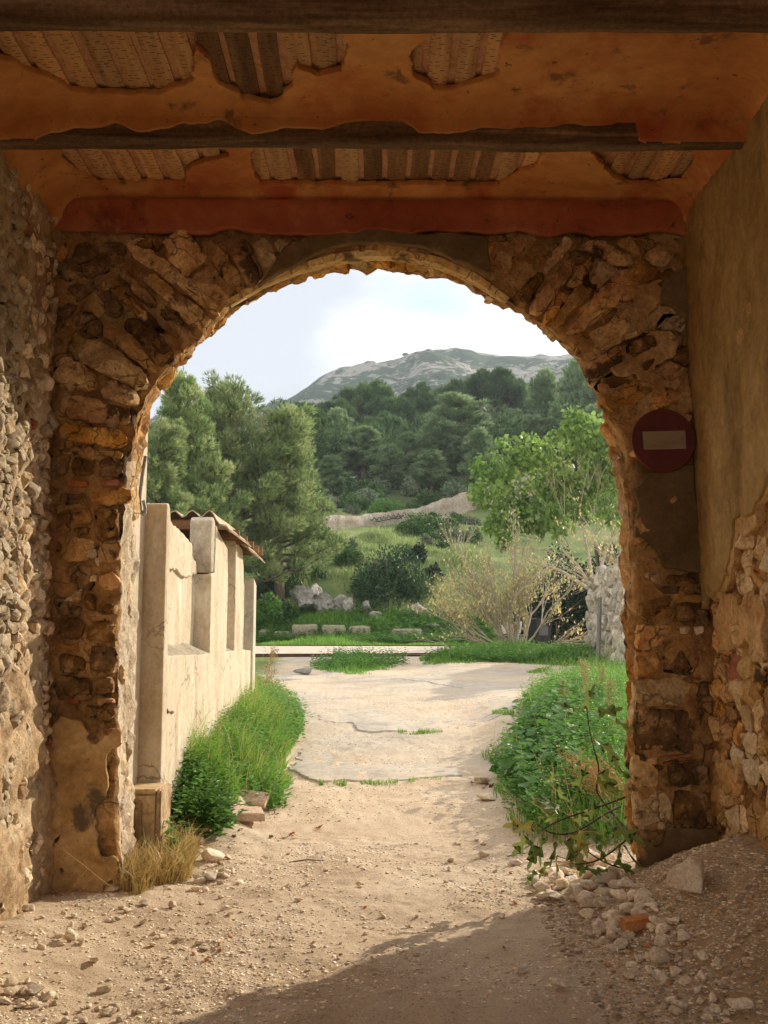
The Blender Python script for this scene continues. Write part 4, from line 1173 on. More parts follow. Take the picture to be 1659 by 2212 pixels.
# thicker outer skin of render left hanging on the near niche
us = np.arange(8.28, y2, .02); vs = np.arange(2.0, 2.9, .02)
sk = [yz(364, 1118, XN + .03), yz(376, 1150, XN + .03), yz(392, 1168, XN + .03), yz(404, 1180, XN + .03), yz(424, 1222, XN + .03), yz(424, 1240, XN + .03), yz(402, 1245, XN + .03), yz(388, 1240, XN + .03), yz(372, 1225, XN + .03), yz(360, 1228, XN + .03), yz(358, 1120, XN + .03)]
put('render_skin', clipped_sheet('render_skin', us, vs, lambda y, z, d: np.stack([XN + .035 + d + 0 * y, y, z], 1), lambda y, z: -sdf_poly(y, z, sk) + fbm(p3(y, z), 8, 3, 25) * .02, .03, M['beige']), bd)
# sloping sills
for a, b in ((8.284, y2 - .002), (y2b + .002, y3 - .002)):
    n = 24; V = []
    for k in range(n):
        y = a + (b - a) * k / (n - 1)
        V += [(X0 - .006, y, 1.42), (X0 - .006, y, 1.485 + .01 * math.sin(y * 9)), (XN - .02, y, 1.585 + .012 * math.sin(y * 7)), (XN - .02, y, 1.42)]
    F = [(4 * k + j, 4 * k + 4 + j, 4 * k + 4 + (j + 1) % 4, 4 * k + (j + 1) % 4) for k in range(n - 1) for j in range(4)]
    put('sill', mk('sill', V, F, M['sill']), bd)
# far end: broken jamb and corner post
ye = atx(531, 1300, X0).y
pillar([(y3b + .25, 1.5), (ye, 1.46), (ye, 2.3), (y3b + .3, 2.44)], -1.9, X0 - .02, 31, 'beige_grey')
pillar([(14.0, zb), (14.28, zb), (14.28, 2.36), (14.0, 2.44)], -1.95, X0 + .02, 32)
mb = MB(); mb.box((-6.6, 8.3, zb), (-2.11, 14.2, 2.62)); mb.put('rear_wall', M['beige_grey'], bd)
# corrugated roof sheets on timber rafter ends
zr = at(440, 1122, 10.8).z + .05
rf = thing('corrugated_roof', 'corrugated fibre cement roof sheets overhanging the beige building', 'roof', (-2, 11, zr))
def corr(x0, x1, y0, y1, z0, slope, label=None):
    nx_ = 60; ny_ = 10
    U, Vv = np.meshgrid(np.linspace(x0, x1, nx_), np.linspace(y0, y1, ny_), indexing='ij')
    zz = z0 + .035 * np.sin((U - x0) / .185 * 2 * math.pi) - slope * (Vv - y0) - .22 * sstep(x1 - .22, x1 + .05, U) + fbm(p3(U, Vv), 1.2, 2, 7).reshape(U.shape) * .015
    top = np.stack([U.ravel(), Vv.ravel(), zz.ravel()], 1); bot = top - np.array([0, 0, .014])
    n = len(top); gf = grid_faces(nx_, ny_)
    F = [tuple(f) for f in gf] + [tuple(f[::-1] + n) for f in gf]
    rim = [i * ny_ for i in range(nx_)] + [(nx_ - 1) * ny_ + j for j in range(1, ny_)] + [i * ny_ + ny_ - 1 for i in range(nx_ - 2, -1, -1)] + [j for j in range(ny_ - 2, 0, -1)]
    for a, b in zip(rim, rim[1:] + rim[:1]): F.append((a, b, b + n, a + n))
    put('roof_sheet', mk('roof_sheet', np.vstack([top, bot]), F, M['sheet'], True), rf)
corr(-3.6, -1.49, 10.8, 12.7, zr + .02, -.0)
corr(-3.6, -1.49, 12.55, 14.35, zr - .03, .02)
for y in (11.6, 12.35, 13.0, 13.6, 14.1):
    mb = MB(); mb.box((-3.4, y, zr - .17), (-1.5, y + .09, zr - .075), .006); mb.put('rafter', M['rafter'], rf)
mb = MB(); mb.box((-3.6, 10.86, zr - .15), (-1.68, 10.95, zr - .045), .006); mb.put('rafter', M['rafter'], rf)
# small scribble on the first wall
mb = MB()
def scr(pts): mb.tube([(X0 + .004, p[0], p[1]) for p in [yz(u, v, X0) for u, v in pts]], .004, 4)
scr([(361, 1531), (361, 1541)]); scr([(361, 1537), (364, 1536), (365, 1539), (361, 1541)]); scr([(368, 1538), (371, 1536), (374, 1538), (372, 1541), (368, 1540), (368, 1538)])
mb.put('scribble', M['paintblack'], bd)
# corner block by the left jamb with its arched recess
gb = thing('guard_block', 'low rendered block with an arched groove at the foot of the left jamb', 'stone block', (-1.7, 7.9, 0))
a = at(284, 1840, 7.72); b = at(347, 1706, 7.72)
x0, x1, z0, z1 = a.x - .1, b.x, -.2, b.z
mb = MB(); mb.box((x0, 7.78, z0), (x1 - .03, 8.1, z1 - .03), .02); mb.put('block', M['guard'], gb)
def archband(cx_, w, zt, z0, t, y0, y1, mat, name):
    P = []
    for k in range(17):
        an = math.pi * k / 16
        P.append((math.cos(an), math.sin(an)))
    out = [(cx_ + w, z0)] + [(cx_ + w * c, zt - w + w * s_) for c, s_ in P] + [(cx_ - w, z0)]
    inn = [(cx_ + w - t, z0)] + [(cx_ + (w - t) * c, zt - w + (w - t) * s_) for c, s_ in P] + [(cx_ - w + t, z0)]
    n = len(out); V = []
    for y in (y0, y1):
        V += [(p[0], y, p[1]) for p in out] + [(p[0], y, p[1]) for p in inn]
    F = []
    for k in range(n - 1):
        F += [(k, k + 1, n + k + 1, n + k), (2 * n + k, 3 * n + k, 3 * n + k + 1, 2 * n + k + 1), (k, 2 * n + k, 2 * n + k + 1, k + 1), (n + k, n + k + 1, 3 * n + k + 1, 3 * n + k)]
    mb = MB(); mb.add(V, F); return mb.put(name, mat, gb)
archband(at(295, 1790, 7.76).x, .034, at(295, 1728, 7.76).z, -.1, .012, 7.755, 7.80, M['mortar_pale'], 'arched_rim')
mb = MB(); mb.box((x1 - .032, 7.74, z0), (x1, 8.12, z1), .014); mb.put('edge_rib', M['mortar_pale'], gb)
mb = MB(); mb.box((x0, 7.75, z1 - .035), (x1 - .034, 8.11, z1 - .002), .012); mb.put('capping', M['guard'], gb)

# ------------------------------------------------------------------ outside, far: walls, blocks, rocks
# terrace wall on the hillside
tw = thing('terrace_wall', 'long low stone terrace wall climbing the green hillside', 'wall', (2, 60, 8))
twp = []
for u, vb, vt, y in ((690, 1178, 1172, 55), (720, 1172, 1160, 56), (770, 1158, 1138, 57.5), (800, 1158, 1133, 58.5), (860, 1156, 1120, 60), (920, 1140, 1101, 62), (980, 1125, 1083, 64), (1030, 1112, 1066, 66), (1120, 1095, 1040, 69), (1240, 1080, 1010, 73)):
    twp.append((at(u, vb, y), at(u, vt, y)))
N_ = 90; tt = np.linspace(0, len(twp) - 1, N_)
bx = np.array([(p[0].x, p[0].y, p[0].z) for p in twp]); tx_ = np.array([(p[1].x, p[1].y, p[1].z) for p in twp]); ii = np.arange(len(twp))
Bc = np.stack([np.interp(tt, ii, bx[:, k]) for k in range(3)], 1); Tc = np.stack([np.interp(tt, ii, tx_[:, k]) for k in range(3)], 1)
Tc[:, 2] = np.maximum(Tc[:, 2], G(Tc[:, 0], Tc[:, 1]) + .5)
rows_ = []
for k in range(9):
    w = k / 8
    P = Bc - np.array([0, 0, 1.2]) + (Tc - Bc + np.array([0, 0, 1.5])) * w
    P[:, 1] += fbm(P, 1.5, 3, 401) * .12; P[:, 2] += (fbm(P, .9, 3, 402) * .12 if k == 8 else 0)
    rows_.append(P)
rows_.append(rows_[-1] + np.array([0, .6, 0])); rows_.append(rows_[-1] - np.array([0, 0, 2.5]))
put('wall', mk('wall', np.stack(rows_, 1).reshape(-1, 3), grid_faces(N_, len(rows_)), M['farwall'], False), tw)
gr = MB(); gR = random.Random(3)
def wallpt(t, dz):
    return Vector((np.interp(t, tt, Tc[:, 0]), np.interp(t, tt, Tc[:, 1]) - .34, np.interp(t, tt, Tc[:, 2]) + .3 - dz * .5))
def scribble(t0, t1, dz, h, n, seed):
    r = random.Random(seed)
    gr.tube([wallpt(t0 + (t1 - t0) * (k / (n - 1) + r.uniform(-.04, .04)), dz + math.sin(k * 1.35) * h + r.uniform(-.04, .04)) for k in range(n)], .024, 4)
scribble(3.0, 3.5, .75, .16, 14, 1); scribble(3.5, 4.25, .65, .2, 20, 2); scribble(3.2, 4.1, 1.0, .06, 7, 3); scribble(3.8, 4.2, .85, .14, 9, 4)
gr.put('graffiti', M['paintblack'], tw)
# stone bench blocks in the grass beyond the lane
for (u0, u1, v0, v1, y, lab) in ((630, 686, 1351, 1374, 40.6, 'leftmost of three squared grey stone blocks in the grass beyond the lane'),
                                 (695, 746, 1352, 1374, 40.6, 'middle one of three squared grey stone blocks beyond the lane'),
                                 (754, 800, 1354, 1375, 40.6, 'squared grey stone block, last to the right of three beyond the lane'),
                                 (846, 913, 1361, 1378, 40.4, 'long low flat stone slab half sunk in grass below the bushy shrub'),
                                 (560, 582, 1362, 1374, 40.6, 'small mossy stone end peeping out beside the building corner'),
                                 (592, 630, 1366, 1376, 40.6, 'low sunken stone slab left of the three grey blocks')):
    p0, p1 = at(u0, v1, y), at(u1, v0 - 2, y)
    bm = bmesh.new(); bmesh.ops.create_cube(bm, size=1)
    for v in bm.verts: v.co = Vector(((p0.x + p1.x) / 2 + v.co.x * (p1.x - p0.x), y + .35 + v.co.y * .7, (p0.z - .35 + p1.z) / 2 + v.co.z * (p1.z - p0.z + .35)))
    bmesh.ops.bevel(bm, geom=bm.edges[:], offset=.05, segments=3, affect='EDGES')
    bmesh.ops.subdivide_edges(bm, edges=bm.edges[:], cuts=2, use_grid_fill=True)
    me = bpy.data.meshes.new('stone_block'); bm.to_mesh(me); bm.free(); me.materials.append(M['blockstone'])
    tag(put('stone_block', wob(me, .03, int(u0))), lab, 'stone block', 'old stone blocks beyond the lane')
# rocks
def ico(sub):
    bm = bmesh.new(); bmesh.ops.create_icosphere(bm, subdivisions=sub, radius=1)
    bm.verts.index_update()
    V = np.array([v.co[:] for v in bm.verts]); F = np.array([[v.index for v in f.verts] for f in bm.faces]); bm.free()
    return V, F
IC = {k: ico(k) for k in (1, 2, 3, 4)}
def rockgeo(seed, sub=2, sc=(1, .8, .6), planes=9, rough=.05):
    r = random.Random(seed)
    V, F = IC[sub]; V = V.copy()
    for _ in range(planes):
        n = np.array([r.gauss(0, 1), r.gauss(0, 1), r.gauss(0, 1)]); n /= np.linalg.norm(n)
        d = r.uniform(.38, .74)
        ex = np.maximum(0, V @ n - d)
        V = V - ex[:, None] * n
    V = V * (1 + fbm(V + seed, 1.3, 2, seed % 50) * .07 + fbm(V + seed, 5, 3, 7) * rough)[:, None]
    return V * np.array(sc), F
oc = thing('rock_outcrop', 'pale weathered limestone outcrop left of the dark bushy shrub', 'rock', tuple(at(700, 1310, 43.5)))
orr = random.Random(8)
for (u, v, w, h) in ((652, 1284, 34, 46), (676, 1290, 34, 46), (702, 1297, 40, 40), (728, 1305, 40, 40), (752, 1312, 30, 36), (692, 1318, 26, 24), (772, 1318, 26, 20), (664, 1306, 30, 30), (716, 1318, 30, 22)):
    p = at(u, v, 43.6 + orr.uniform(-.3, .3)); s_ = 43.6 / 2250
    Vv, F = rockgeo(500 + u, 4, (w * s_ * .78, .6, h * s_ * .72), 16, .22)
    put('rock', mk('rock', Vv + np.array(p), F, M['outcrop'], False), oc)
for (u, v, w, h, y, lab) in ((905, 1318, 40, 24, 43.0, 'pale boulder at the right foot of the dark bushy shrub'), (792, 1308, 26, 26, 43.2, 'pointed grey rock at the left foot of the dark bushy shrub'),
                          (1052, 1272, 40, 34, 47, 'brownish rock lump in the weeds behind the yellow dry shrub'), (855, 1228, 16, 12, 50, 'tiny pale stone in the hillside grass above the outcrop'), (810, 1330, 30, 16, 42.6, 'low grey stone in the grass below the bushy shrub'), (942, 1355, 44, 14, 41.5, 'flat dirt coloured rock in the weeds right of the stone slab')):
    p = at(u, v, y); s_ = y / 2250
    Vv, F = rockgeo(700 + u, 4, (w * s_ * .55, w * s_ * .4, h * s_ * .6), 12, .16)
    tag(put('rock', mk('rock', Vv, F, M['outcrop'], False), None, loc=p), lab, 'rock')

# ruin wall at the right beyond the verge
ru = thing('ruin_wall', 'crumbling pale rubble wall end at the right, beside the yellow shrub', 'stone wall', (6.3, 28, 1))
A_, B_ = at(1272, 1300, 31.5), at(1372, 1300, 24.0)
ax, ay, bx_, by_ = A_.x, A_.y, B_.x, B_.y
LW = math.hypot(bx_ - ax, by_ - ay); dxx, dyy = (bx_ - ax) / LW, (by_ - ay) / LW
nxx, nyy = dyy, -dxx
if nxx > 0: nxx, nyy = -nxx, -nyy
zt0, zt1 = at(1285, 1262, 31.5).z, at(1340, 1245, 26.5).z + .3
def topr(s): return np.interp(s, [0, .15, .5, 1.0, 2.0, 4, LW], [1.9, 2.3, zt0 - .1, zt0 + .1, zt0 + .3, zt1, zt1])
fru = lambda s, z, d: np.stack([ax + dxx * s + nxx * d, ay + dyy * s + nyy * d, z], 1)
us = np.arange(0, LW, .06); vs = np.arange(-.2, 5.5, .06)
put('mortar', clipped_sheet('mortar', us, vs, lambda s, z, d: fru(s, z, fbm(p3(s, z), 2, 4, 411) * .08 + d), lambda s, z: topr(s) - z + fbm(p3(s, z), 1.6, 4, 413) * .25, .7, M['ruin_mortar']), ru)
rcs = [c for c in cells((0.03, .6, LW, 4.4), lambda u, v: .17 + .03 * u / 7, 415, 9000) if centroid(c)[1] < topr(centroid(c)[0]) - .1]
add_stones(ru, rcs, fru, lambda c, r: M['ruin'], 417, (.05, .14), .02, .03, .4, limit=290)
# end face stones
fre = lambda s, z, d: np.stack([ax - nxx * s * 1 - dxx * d, ay - nyy * s - dyy * d, z], 1)
ecs = [c for c in cells((0, .8, .75, 3.0), lambda u, v: .15, 419, 3000)]
mb = MB()
for i, c in enumerate(ecs):
    V, F = stone_geo(c, fre, .12, 5200 + i, .015, .03, n=12, tilt=.4); mb.add(V, F)
o = mb.put('end_stones', M['ruin'], ru, True); o['kind'] = 'stuff'
pp = at(1311, 1395, 27.6)
mb = MB(); b0 = Vector((pp.x - .25, pp.y, g1(pp.x, pp.y) - .2)); t0 = Vector(at(1296, 1290, 27.8)); mb.tube([b0, (b0 + t0) / 2, t0], [.07, .065, .055], 6)
tag(mb.put('wooden_post', M['post']), 'grey weathered post leaning on the crumbling rubble wall', 'post')

# wheelie bin
bp_ = at(1166, 1402, 36.0); bx0 = bp_.x; bz0 = g1(bp_.x, 36.0)
wb = thing('wheelie_bin', 'dark grey wheelie bin standing behind the yellow dry shrub', 'bin', (bx0, 36, bz0))
def frustum(mb, z0, w0, d0, z1, w1, d1, cx_=0, cy_=0):
    V = [(cx_ + sx * w, cy_ + sy * d, z) for z, w, d in ((z0, w0, d0), (z1, w1, d1)) for sx, sy in ((-1, -1), (1, -1), (1, 1), (-1, 1))]
    mb.add(V, [(0, 3, 2, 1), (4, 5, 6, 7), (0, 1, 5, 4), (1, 2, 6, 5), (2, 3, 7, 6), (3, 0, 4, 7)])
mb = MB(); frustum(mb, .06, .24, .26, .95, .31, .34); frustum(mb, .92, .33, .36, .985, .33, .36); mb.put('body', M['bin'], wb, False).location = (0, 0, 0)
for ch in wb.children: ch.matrix_parent_inverse = Matrix.Identity(4)
def binpart(mb, name, mat):
    o = mb.put(name, mat, wb); o.matrix_parent_inverse = Matrix.Identity(4); return o
mb = MB(); frustum(mb, .987, .34, .38, 1.05, .30, .32); mb.box((-.3, .34, 1.0), (.3, .42, 1.05), .01); binpart(mb, 'lid', M['bin'])
for sx in (-.27, .27):
    mb = MB(); mb.tube([(sx - .03, .26, .1), (sx + .03, .26, .1)], .1, 14); binpart(mb, 'wheel', M['bin'])
mb = MB(); mb.box((-.2, -.322, .45), (.16, -.30, .78), .004); binpart(mb, 'label', M['bin_lid'])
wb.rotation_euler = (0, 0, .35)

# chairs behind the yellow shrub
def chair(name, label, mat, loc, rz, tilt=0):
    c = thing(name, label, 'chair', loc, 'chairs left behind the yellow shrub', world=False, rotz=rz)
    mb = MB()
    for sx in (-1, 1):
        pass
    V = []; nx_, ny_ = 9, 9
    for i in range(nx_):
        for j in range(ny_):
            x = -.22 + .44 * i / (nx_ - 1); t = j / (ny_ - 1)
            V.append((x * (1 - .25 * t ** 3), -.22 + .10 * t + .03 * (1 - (2 * i / (nx_ - 1) - 1) ** 2), .5 + .42 * t - .05 * t * (abs(x) / .22) ** 3))
    bot = [(x, y + .012, z) for x, y, z in V]
    gf = grid_faces(nx_, ny_); n = len(V)
    mb.add(V + bot, [tuple(f) for f in gf] + [tuple(f[::-1] + n) for f in gf]); o = mb.put('backrest', mat, c, True)
    mb = MB(); mb.box((-.23, -.22, .43), (.23, .22, .455), .012); mb.put('seat', mat, c)
    for sx, sy in ((-1, -1), (1, -1), (-1, 1), (1, 1)):
        mb = MB(); mb.tube([(sx * .2, sy * .18, .44), (sx * .23, sy * .24, 0)], .014, 6); mb.put('leg', mat if mat is M['chair_white'] else M['metal_grey'], c)
    if mat is M['chair_white']:
        for sx in (-1, 1):
            mb = MB(); mb.tube([(sx * .2, -.2, .68), (sx * .24, 0, .66), (sx * .24, .2, .64), (sx * .23, .24, .44)], .02, 6); mb.put('armrest', mat, c)
    return c
p = at(1094, 1404, 36.2); chair('chair', 'beige plastic chair with its back turned, left of the yellow shrub stem', M['chair'], (p.x, 36.2, g1(p.x, 36.2)), .15)
p = at(1130, 1404, 36.6); chair('chair', 'white armchair of plastic between the yellow shrub stem and the dark bin', M['chair_white'], (p.x, 36.6, g1(p.x, 36.6)), -1.2)
# ------------------------------------------------------------------ foliage builders
def unit(a): return a / (np.linalg.norm(a, axis=-1, keepdims=True) + 1e-9)
def rdirs(n, g=None): return unit((g or rng).normal(size=(n, 3)))
def frame(axis, g=None):
    """two unit vectors across each axis"""
    r = rdirs(len(axis), g); a = unit(np.cross(axis, r)); b = np.cross(axis, a)
    return a, b
def leaves(P, axis, size, width=.5, fold=.15, g=None, droop=.15, side=None):
    """oval folded leaves, 4 tris each; returns V,F(quads),tint"""
    n = len(P); g = g or rng
    a, b = frame(axis, g)
    if side is not None:
        a = unit(side - axis * (side * axis).sum(1, keepdims=True)); b = np.cross(axis, a)
    s = np.asarray(size).reshape(-1, 1) * np.ones((n, 1))
    w = s * width
    V = np.empty((n, 6, 3))
    V[:, 0] = P
    V[:, 1] = P + axis * s * .30 + a * w * .5 + b * s * fold
    V[:, 2] = P + axis * s * .68 + a * w * .42 + b * s * (fold - droop * .4)
    V[:, 3] = P + axis * s - b * s * droop
    V[:, 4] = P + axis * s * .68 - a * w * .42 + b * s * (fold - droop * .4)
    V[:, 5] = P + axis * s * .30 - a * w * .5 + b * s * fold
    base = (np.arange(n) * 6)[:, None]
    F = np.concatenate([base + np.array([0, 1, 2, 3]), base + np.array([0, 3, 4, 5])], 1).reshape(-1, 4)
    return V.reshape(-1, 3), F
def cards(P, axis, size, width=.5, g=None):
    """small diamond leaves, one quad each"""
    n = len(P); a, b = frame(axis, g)
    s = np.asarray(size).reshape(-1, 1) * np.ones((n, 1)); w = s * width * .5
    V = np.stack([P, P + axis * s * .5 + a * w, P + axis * s, P + axis * s * .5 - a * w], 1).reshape(-1, 3)
    F = (np.arange(n) * 4)[:, None] + np.arange(4)
    return V, F
def needles(P, axis, length, k=6, spread=.5, width=.012, g=None):
    g = g or rng
    n = len(P)
    ax = np.repeat(axis, k, 0); pp = np.repeat(P, k, 0); L = np.repeat(np.asarray(length).reshape(-1, 1) * np.ones((n, 1)), k, 0)
    d = unit(ax + rdirs(n * k, g) * spread)
    st = pp + ax * L * g.uniform(-.2, .35, (n * k, 1))
    a, _ = frame(d, g)
    V = np.stack([st - a * width, st + a * width, st + d * L], 1).reshape(-1, 3)
    F = (np.arange(n * k) * 3)[:, None] + np.arange(3)
    return V, F
def blades(P, length, lean, width=.006, g=None, curl=.5):
    """grass blades of three bending segments"""
    g = g or rng; n = len(P)
    L = np.asarray(length).reshape(-1, 1) * np.ones((n, 1))
    az = g.uniform(0, 2 * np.pi, n); h = np.stack([np.cos(az), np.sin(az), np.zeros(n)], 1)
    h = unit(h + lean) * np.minimum(1, np.linalg.norm(h + lean, axis=1, keepdims=True)) * g.uniform(.25, 1, (n, 1)) * curl
    up = np.array([0, 0, 1.0])
    sd = np.stack([-np.sin(az), np.cos(az), np.zeros(n)], 1) * width
    ts = (0, .38, .72, 1.0); rows = []
    for t in ts:
        c = P + up * L * (t - .42 * t * t * np.linalg.norm(h, axis=1, keepdims=True) * 1.1) + h * L * t * t
        ww = (1 - t ** 1.6)
        rows += [c - sd * ww, c + sd * ww] if t < 1 else [c]
    V = np.stack(rows, 1).reshape(-1, 3)
    base = (np.arange(n) * 7)[:, None]
    Q = np.concatenate([base + np.array([0, 1, 3, 2]), base + np.array([2, 3, 5, 4]), base + np.array([4, 5, 6, 6])], 1).reshape(-1, 4)
    return V, Q
def fixdeg(Q):
    return Q
def blade_mesh(name, P, length, lean, width, mat, tint_g=None, curl=.5):
    V, Q = blades(P, length, lean, width, None, curl)
    n = len(P)
    # last segment as a triangle: rebuild through separate loops
    me = bpy.data.meshes.new(name)
    me.vertices.add(len(V)); me.vertices.foreach_set('co', V.astype(np.float32).ravel())
    q = Q.reshape(n, 3, 4)
    loops = np.concatenate([q[:, 0], q[:, 1], q[:, 2, :3]], 1).ravel().astype(np.int32)
    tot = np.tile(np.array([4, 4, 3], dtype=np.int32), n); st = np.concatenate([[0], np.cumsum(tot)[:-1]]).astype(np.int32)
    me.loops.add(len(loops)); me.loops.foreach_set('vertex_index', loops)
    me.polygons.add(3 * n); me.polygons.foreach_set('loop_start', st); me.polygons.foreach_set('loop_total', tot)
    me.update(calc_edges=True)
    t = rng.uniform(0, 1, n) if tint_g is None else tint_g
    a = me.attributes.new('tint', 'FLOAT', 'FACE'); a.data.foreach_set('value', np.repeat(t, 3).astype(np.float32))
    me.materials.append(mat)
    return me
def merge(parts):
    Vs = []; Fs = []; b = 0
    for V, F in parts:
        Vs.append(V); Fs.append(F + b); b += len(V)
    return np.vstack(Vs), np.vstack(Fs)
def joinm(name, groups, mat, smooth=False):
    """groups: list of (V, F(quads), tint per face)"""
    V, F = merge([(g[0], g[1]) for g in groups]); t = np.concatenate([g[2] for g in groups])
    return mk(name, V, F, mat, smooth, tint=t)
def blobpts(c, r, n, g, shell=.55):
    d = rdirs(n, g); rad = (g.uniform(shell ** 3, 1, (n, 1))) ** (1 / 3)
    return c + d * rad * np.asarray(r), d

def pine(seed, H, W, style, nblob, tuft, nlen, width, matn, trunk_mat='bark', k=6):
    """returns crown mesh and trunk mesh about the origin"""
    g = np.random.default_rng(seed); r = random.Random(seed)
    mb = MB()
    lean = (r.uniform(-.06, .06) * H, r.uniform(-.06, .06) * H)
    tr = lambda t: Vector((lean[0] * t * t + .02 * H * math.sin(t * 5 + seed), lean[1] * t * t, H * t))
    mb.tube([tr(t) for t in np.linspace(0, .95, 9)], [.030 * H * (1 - .85 * t) for t in np.linspace(0, 1, 9)], 7)
    cs = []
    if style == 'cone':
        nl = nblob
        for i in range(nl):
            t0 = .14 + .80 * ((i + .5) / nl) ** .85
            an = i * 2.399 + r.uniform(-.6, .6)
            L = W * .5 * (1 - t0) ** .55 * r.uniform(.55, 1.15) * min(1, .6 + t0 * 1.6)
            s0 = tr(t0); rise = r.uniform(.10, .45) * L + .02 * H
            end = s0 + Vector((math.cos(an) * L, math.sin(an) * L, rise))
            mid = s0.lerp(end, .5) - Vector((0, 0, .08 * L))
            mb.tube([s0, mid, end], [.009 * H * (1.1 - t0), .006 * H * (1.1 - t0), .0015 * H], 4, False)
            nc = max(2, int(2 + L / (W * .5) * 7))
            for q_ in range(nc):
                w_ = .30 + .70 * (q_ + r.random()) / nc
                c = (s0.lerp(mid, w_ * 2) if w_ < .5 else mid.lerp(end, w_ * 2 - 1)) + Vector((r.gauss(0, .16) * L * .6, r.gauss(0, .16) * L * .6, r.uniform(-.01, .035) * H))
                br = W * r.uniform(.026, .062)
                cs.append((c, np.array([br, br, br * r.uniform(.8, 1.3)])))
        for q_ in range(7): cs.append((tr(.86 + .02 * q_) + Vector((r.gauss(0, .02) * W, r.gauss(0, .02) * W, 0)), np.array([.035, .035, .06]) * W))
    else:
        for i in range(nblob):
            an = i * 2.399 + r.uniform(-.4, .4); rr_ = math.sqrt((i + .5) / nblob)
            dome = math.sqrt(max(0, 1 - rr_ * rr_ * .95))
            c = tr(.62) + Vector((math.cos(an) * rr_ * W * .5, math.sin(an) * rr_ * W * .5, H * (.02 + .36 * dome) + r.uniform(-.10, .04) * H))
            br = .088 * W * r.uniform(.7, 1.35)
            cs.append((c, np.array([br, br, br * .55])))
            if r.random() < .7:
                s0 = tr(r.uniform(.35, .7)); mid = s0.lerp(c, .55) + Vector((0, 0, -.02 * H))
                mb.tube([s0, mid, c], [.006 * H, .004 * H, .002 * H], 4, False)
    gs = []
    for c, br3 in cs:
        n = max(6, int(tuft * (br3[0] / (.1 * W)) ** 2))
        P, d = blobpts(np.array(c), br3, n, g, .25)
        axd = unit(d * .8 + np.array([0, 0, .75]) + unit(np.array([[c.x, c.y, 0.01]])) * .5)
        V, F = needles(P, axd, g.uniform(.7, 1.25, n) * nlen, k, .5, width, g)
        base = np.clip(g.normal(.45, .26), 0, 1)
        gs.append((V, F, np.repeat(np.clip(base + g.normal(0, .2, n), 0, 1), k)))
    crown = joinm('crown', gs, M[matn])
    return crown, mb.mesh('trunk', M[trunk_mat], True)
def plant_tree(name, meshes, label, cat, loc, rz=0, sc=1, group=None):
    t = thing(name, label, cat, loc, group, world=False, rotz=rz, scale=sc)
    put('trunk', meshes[1], t); put('crown', meshes[0], t)
    return t
def loc_px(u, y): p = at(u, 1300, y); return (p.x, y, g1(p.x, y) - .15)
def height_px(v, y, z0, u=830): return at(u, v, y).z - z0

# ---- the big light pines on the left
for k, (u, vt, y, wpx, lab) in enumerate(((392, 808, 40.5, 230, 'light green pine with a feathery top, hard against the left side of the arch'),
                                          (505, 818, 43.0, 270, 'tall light green pine with open twin tips above the corrugated roof'),
                                          (596, 884, 44.5, 240, 'light green pine sloping down to the shrubs right of the building roof'),
                                          (335, 905, 37.5, 190, 'yellowish green pine bough mass just behind the beige building'))):
    lx = loc_px(u, y); h = height_px(vt, y, lx[2], u); w = wpx / 2250 * y * 1.32
    plant_tree('pine_tree', pine(50 + k, h, w, 'cone', 78, 210, .19, .0145, 'pine_light', k=6), lab, 'pine tree', lx)
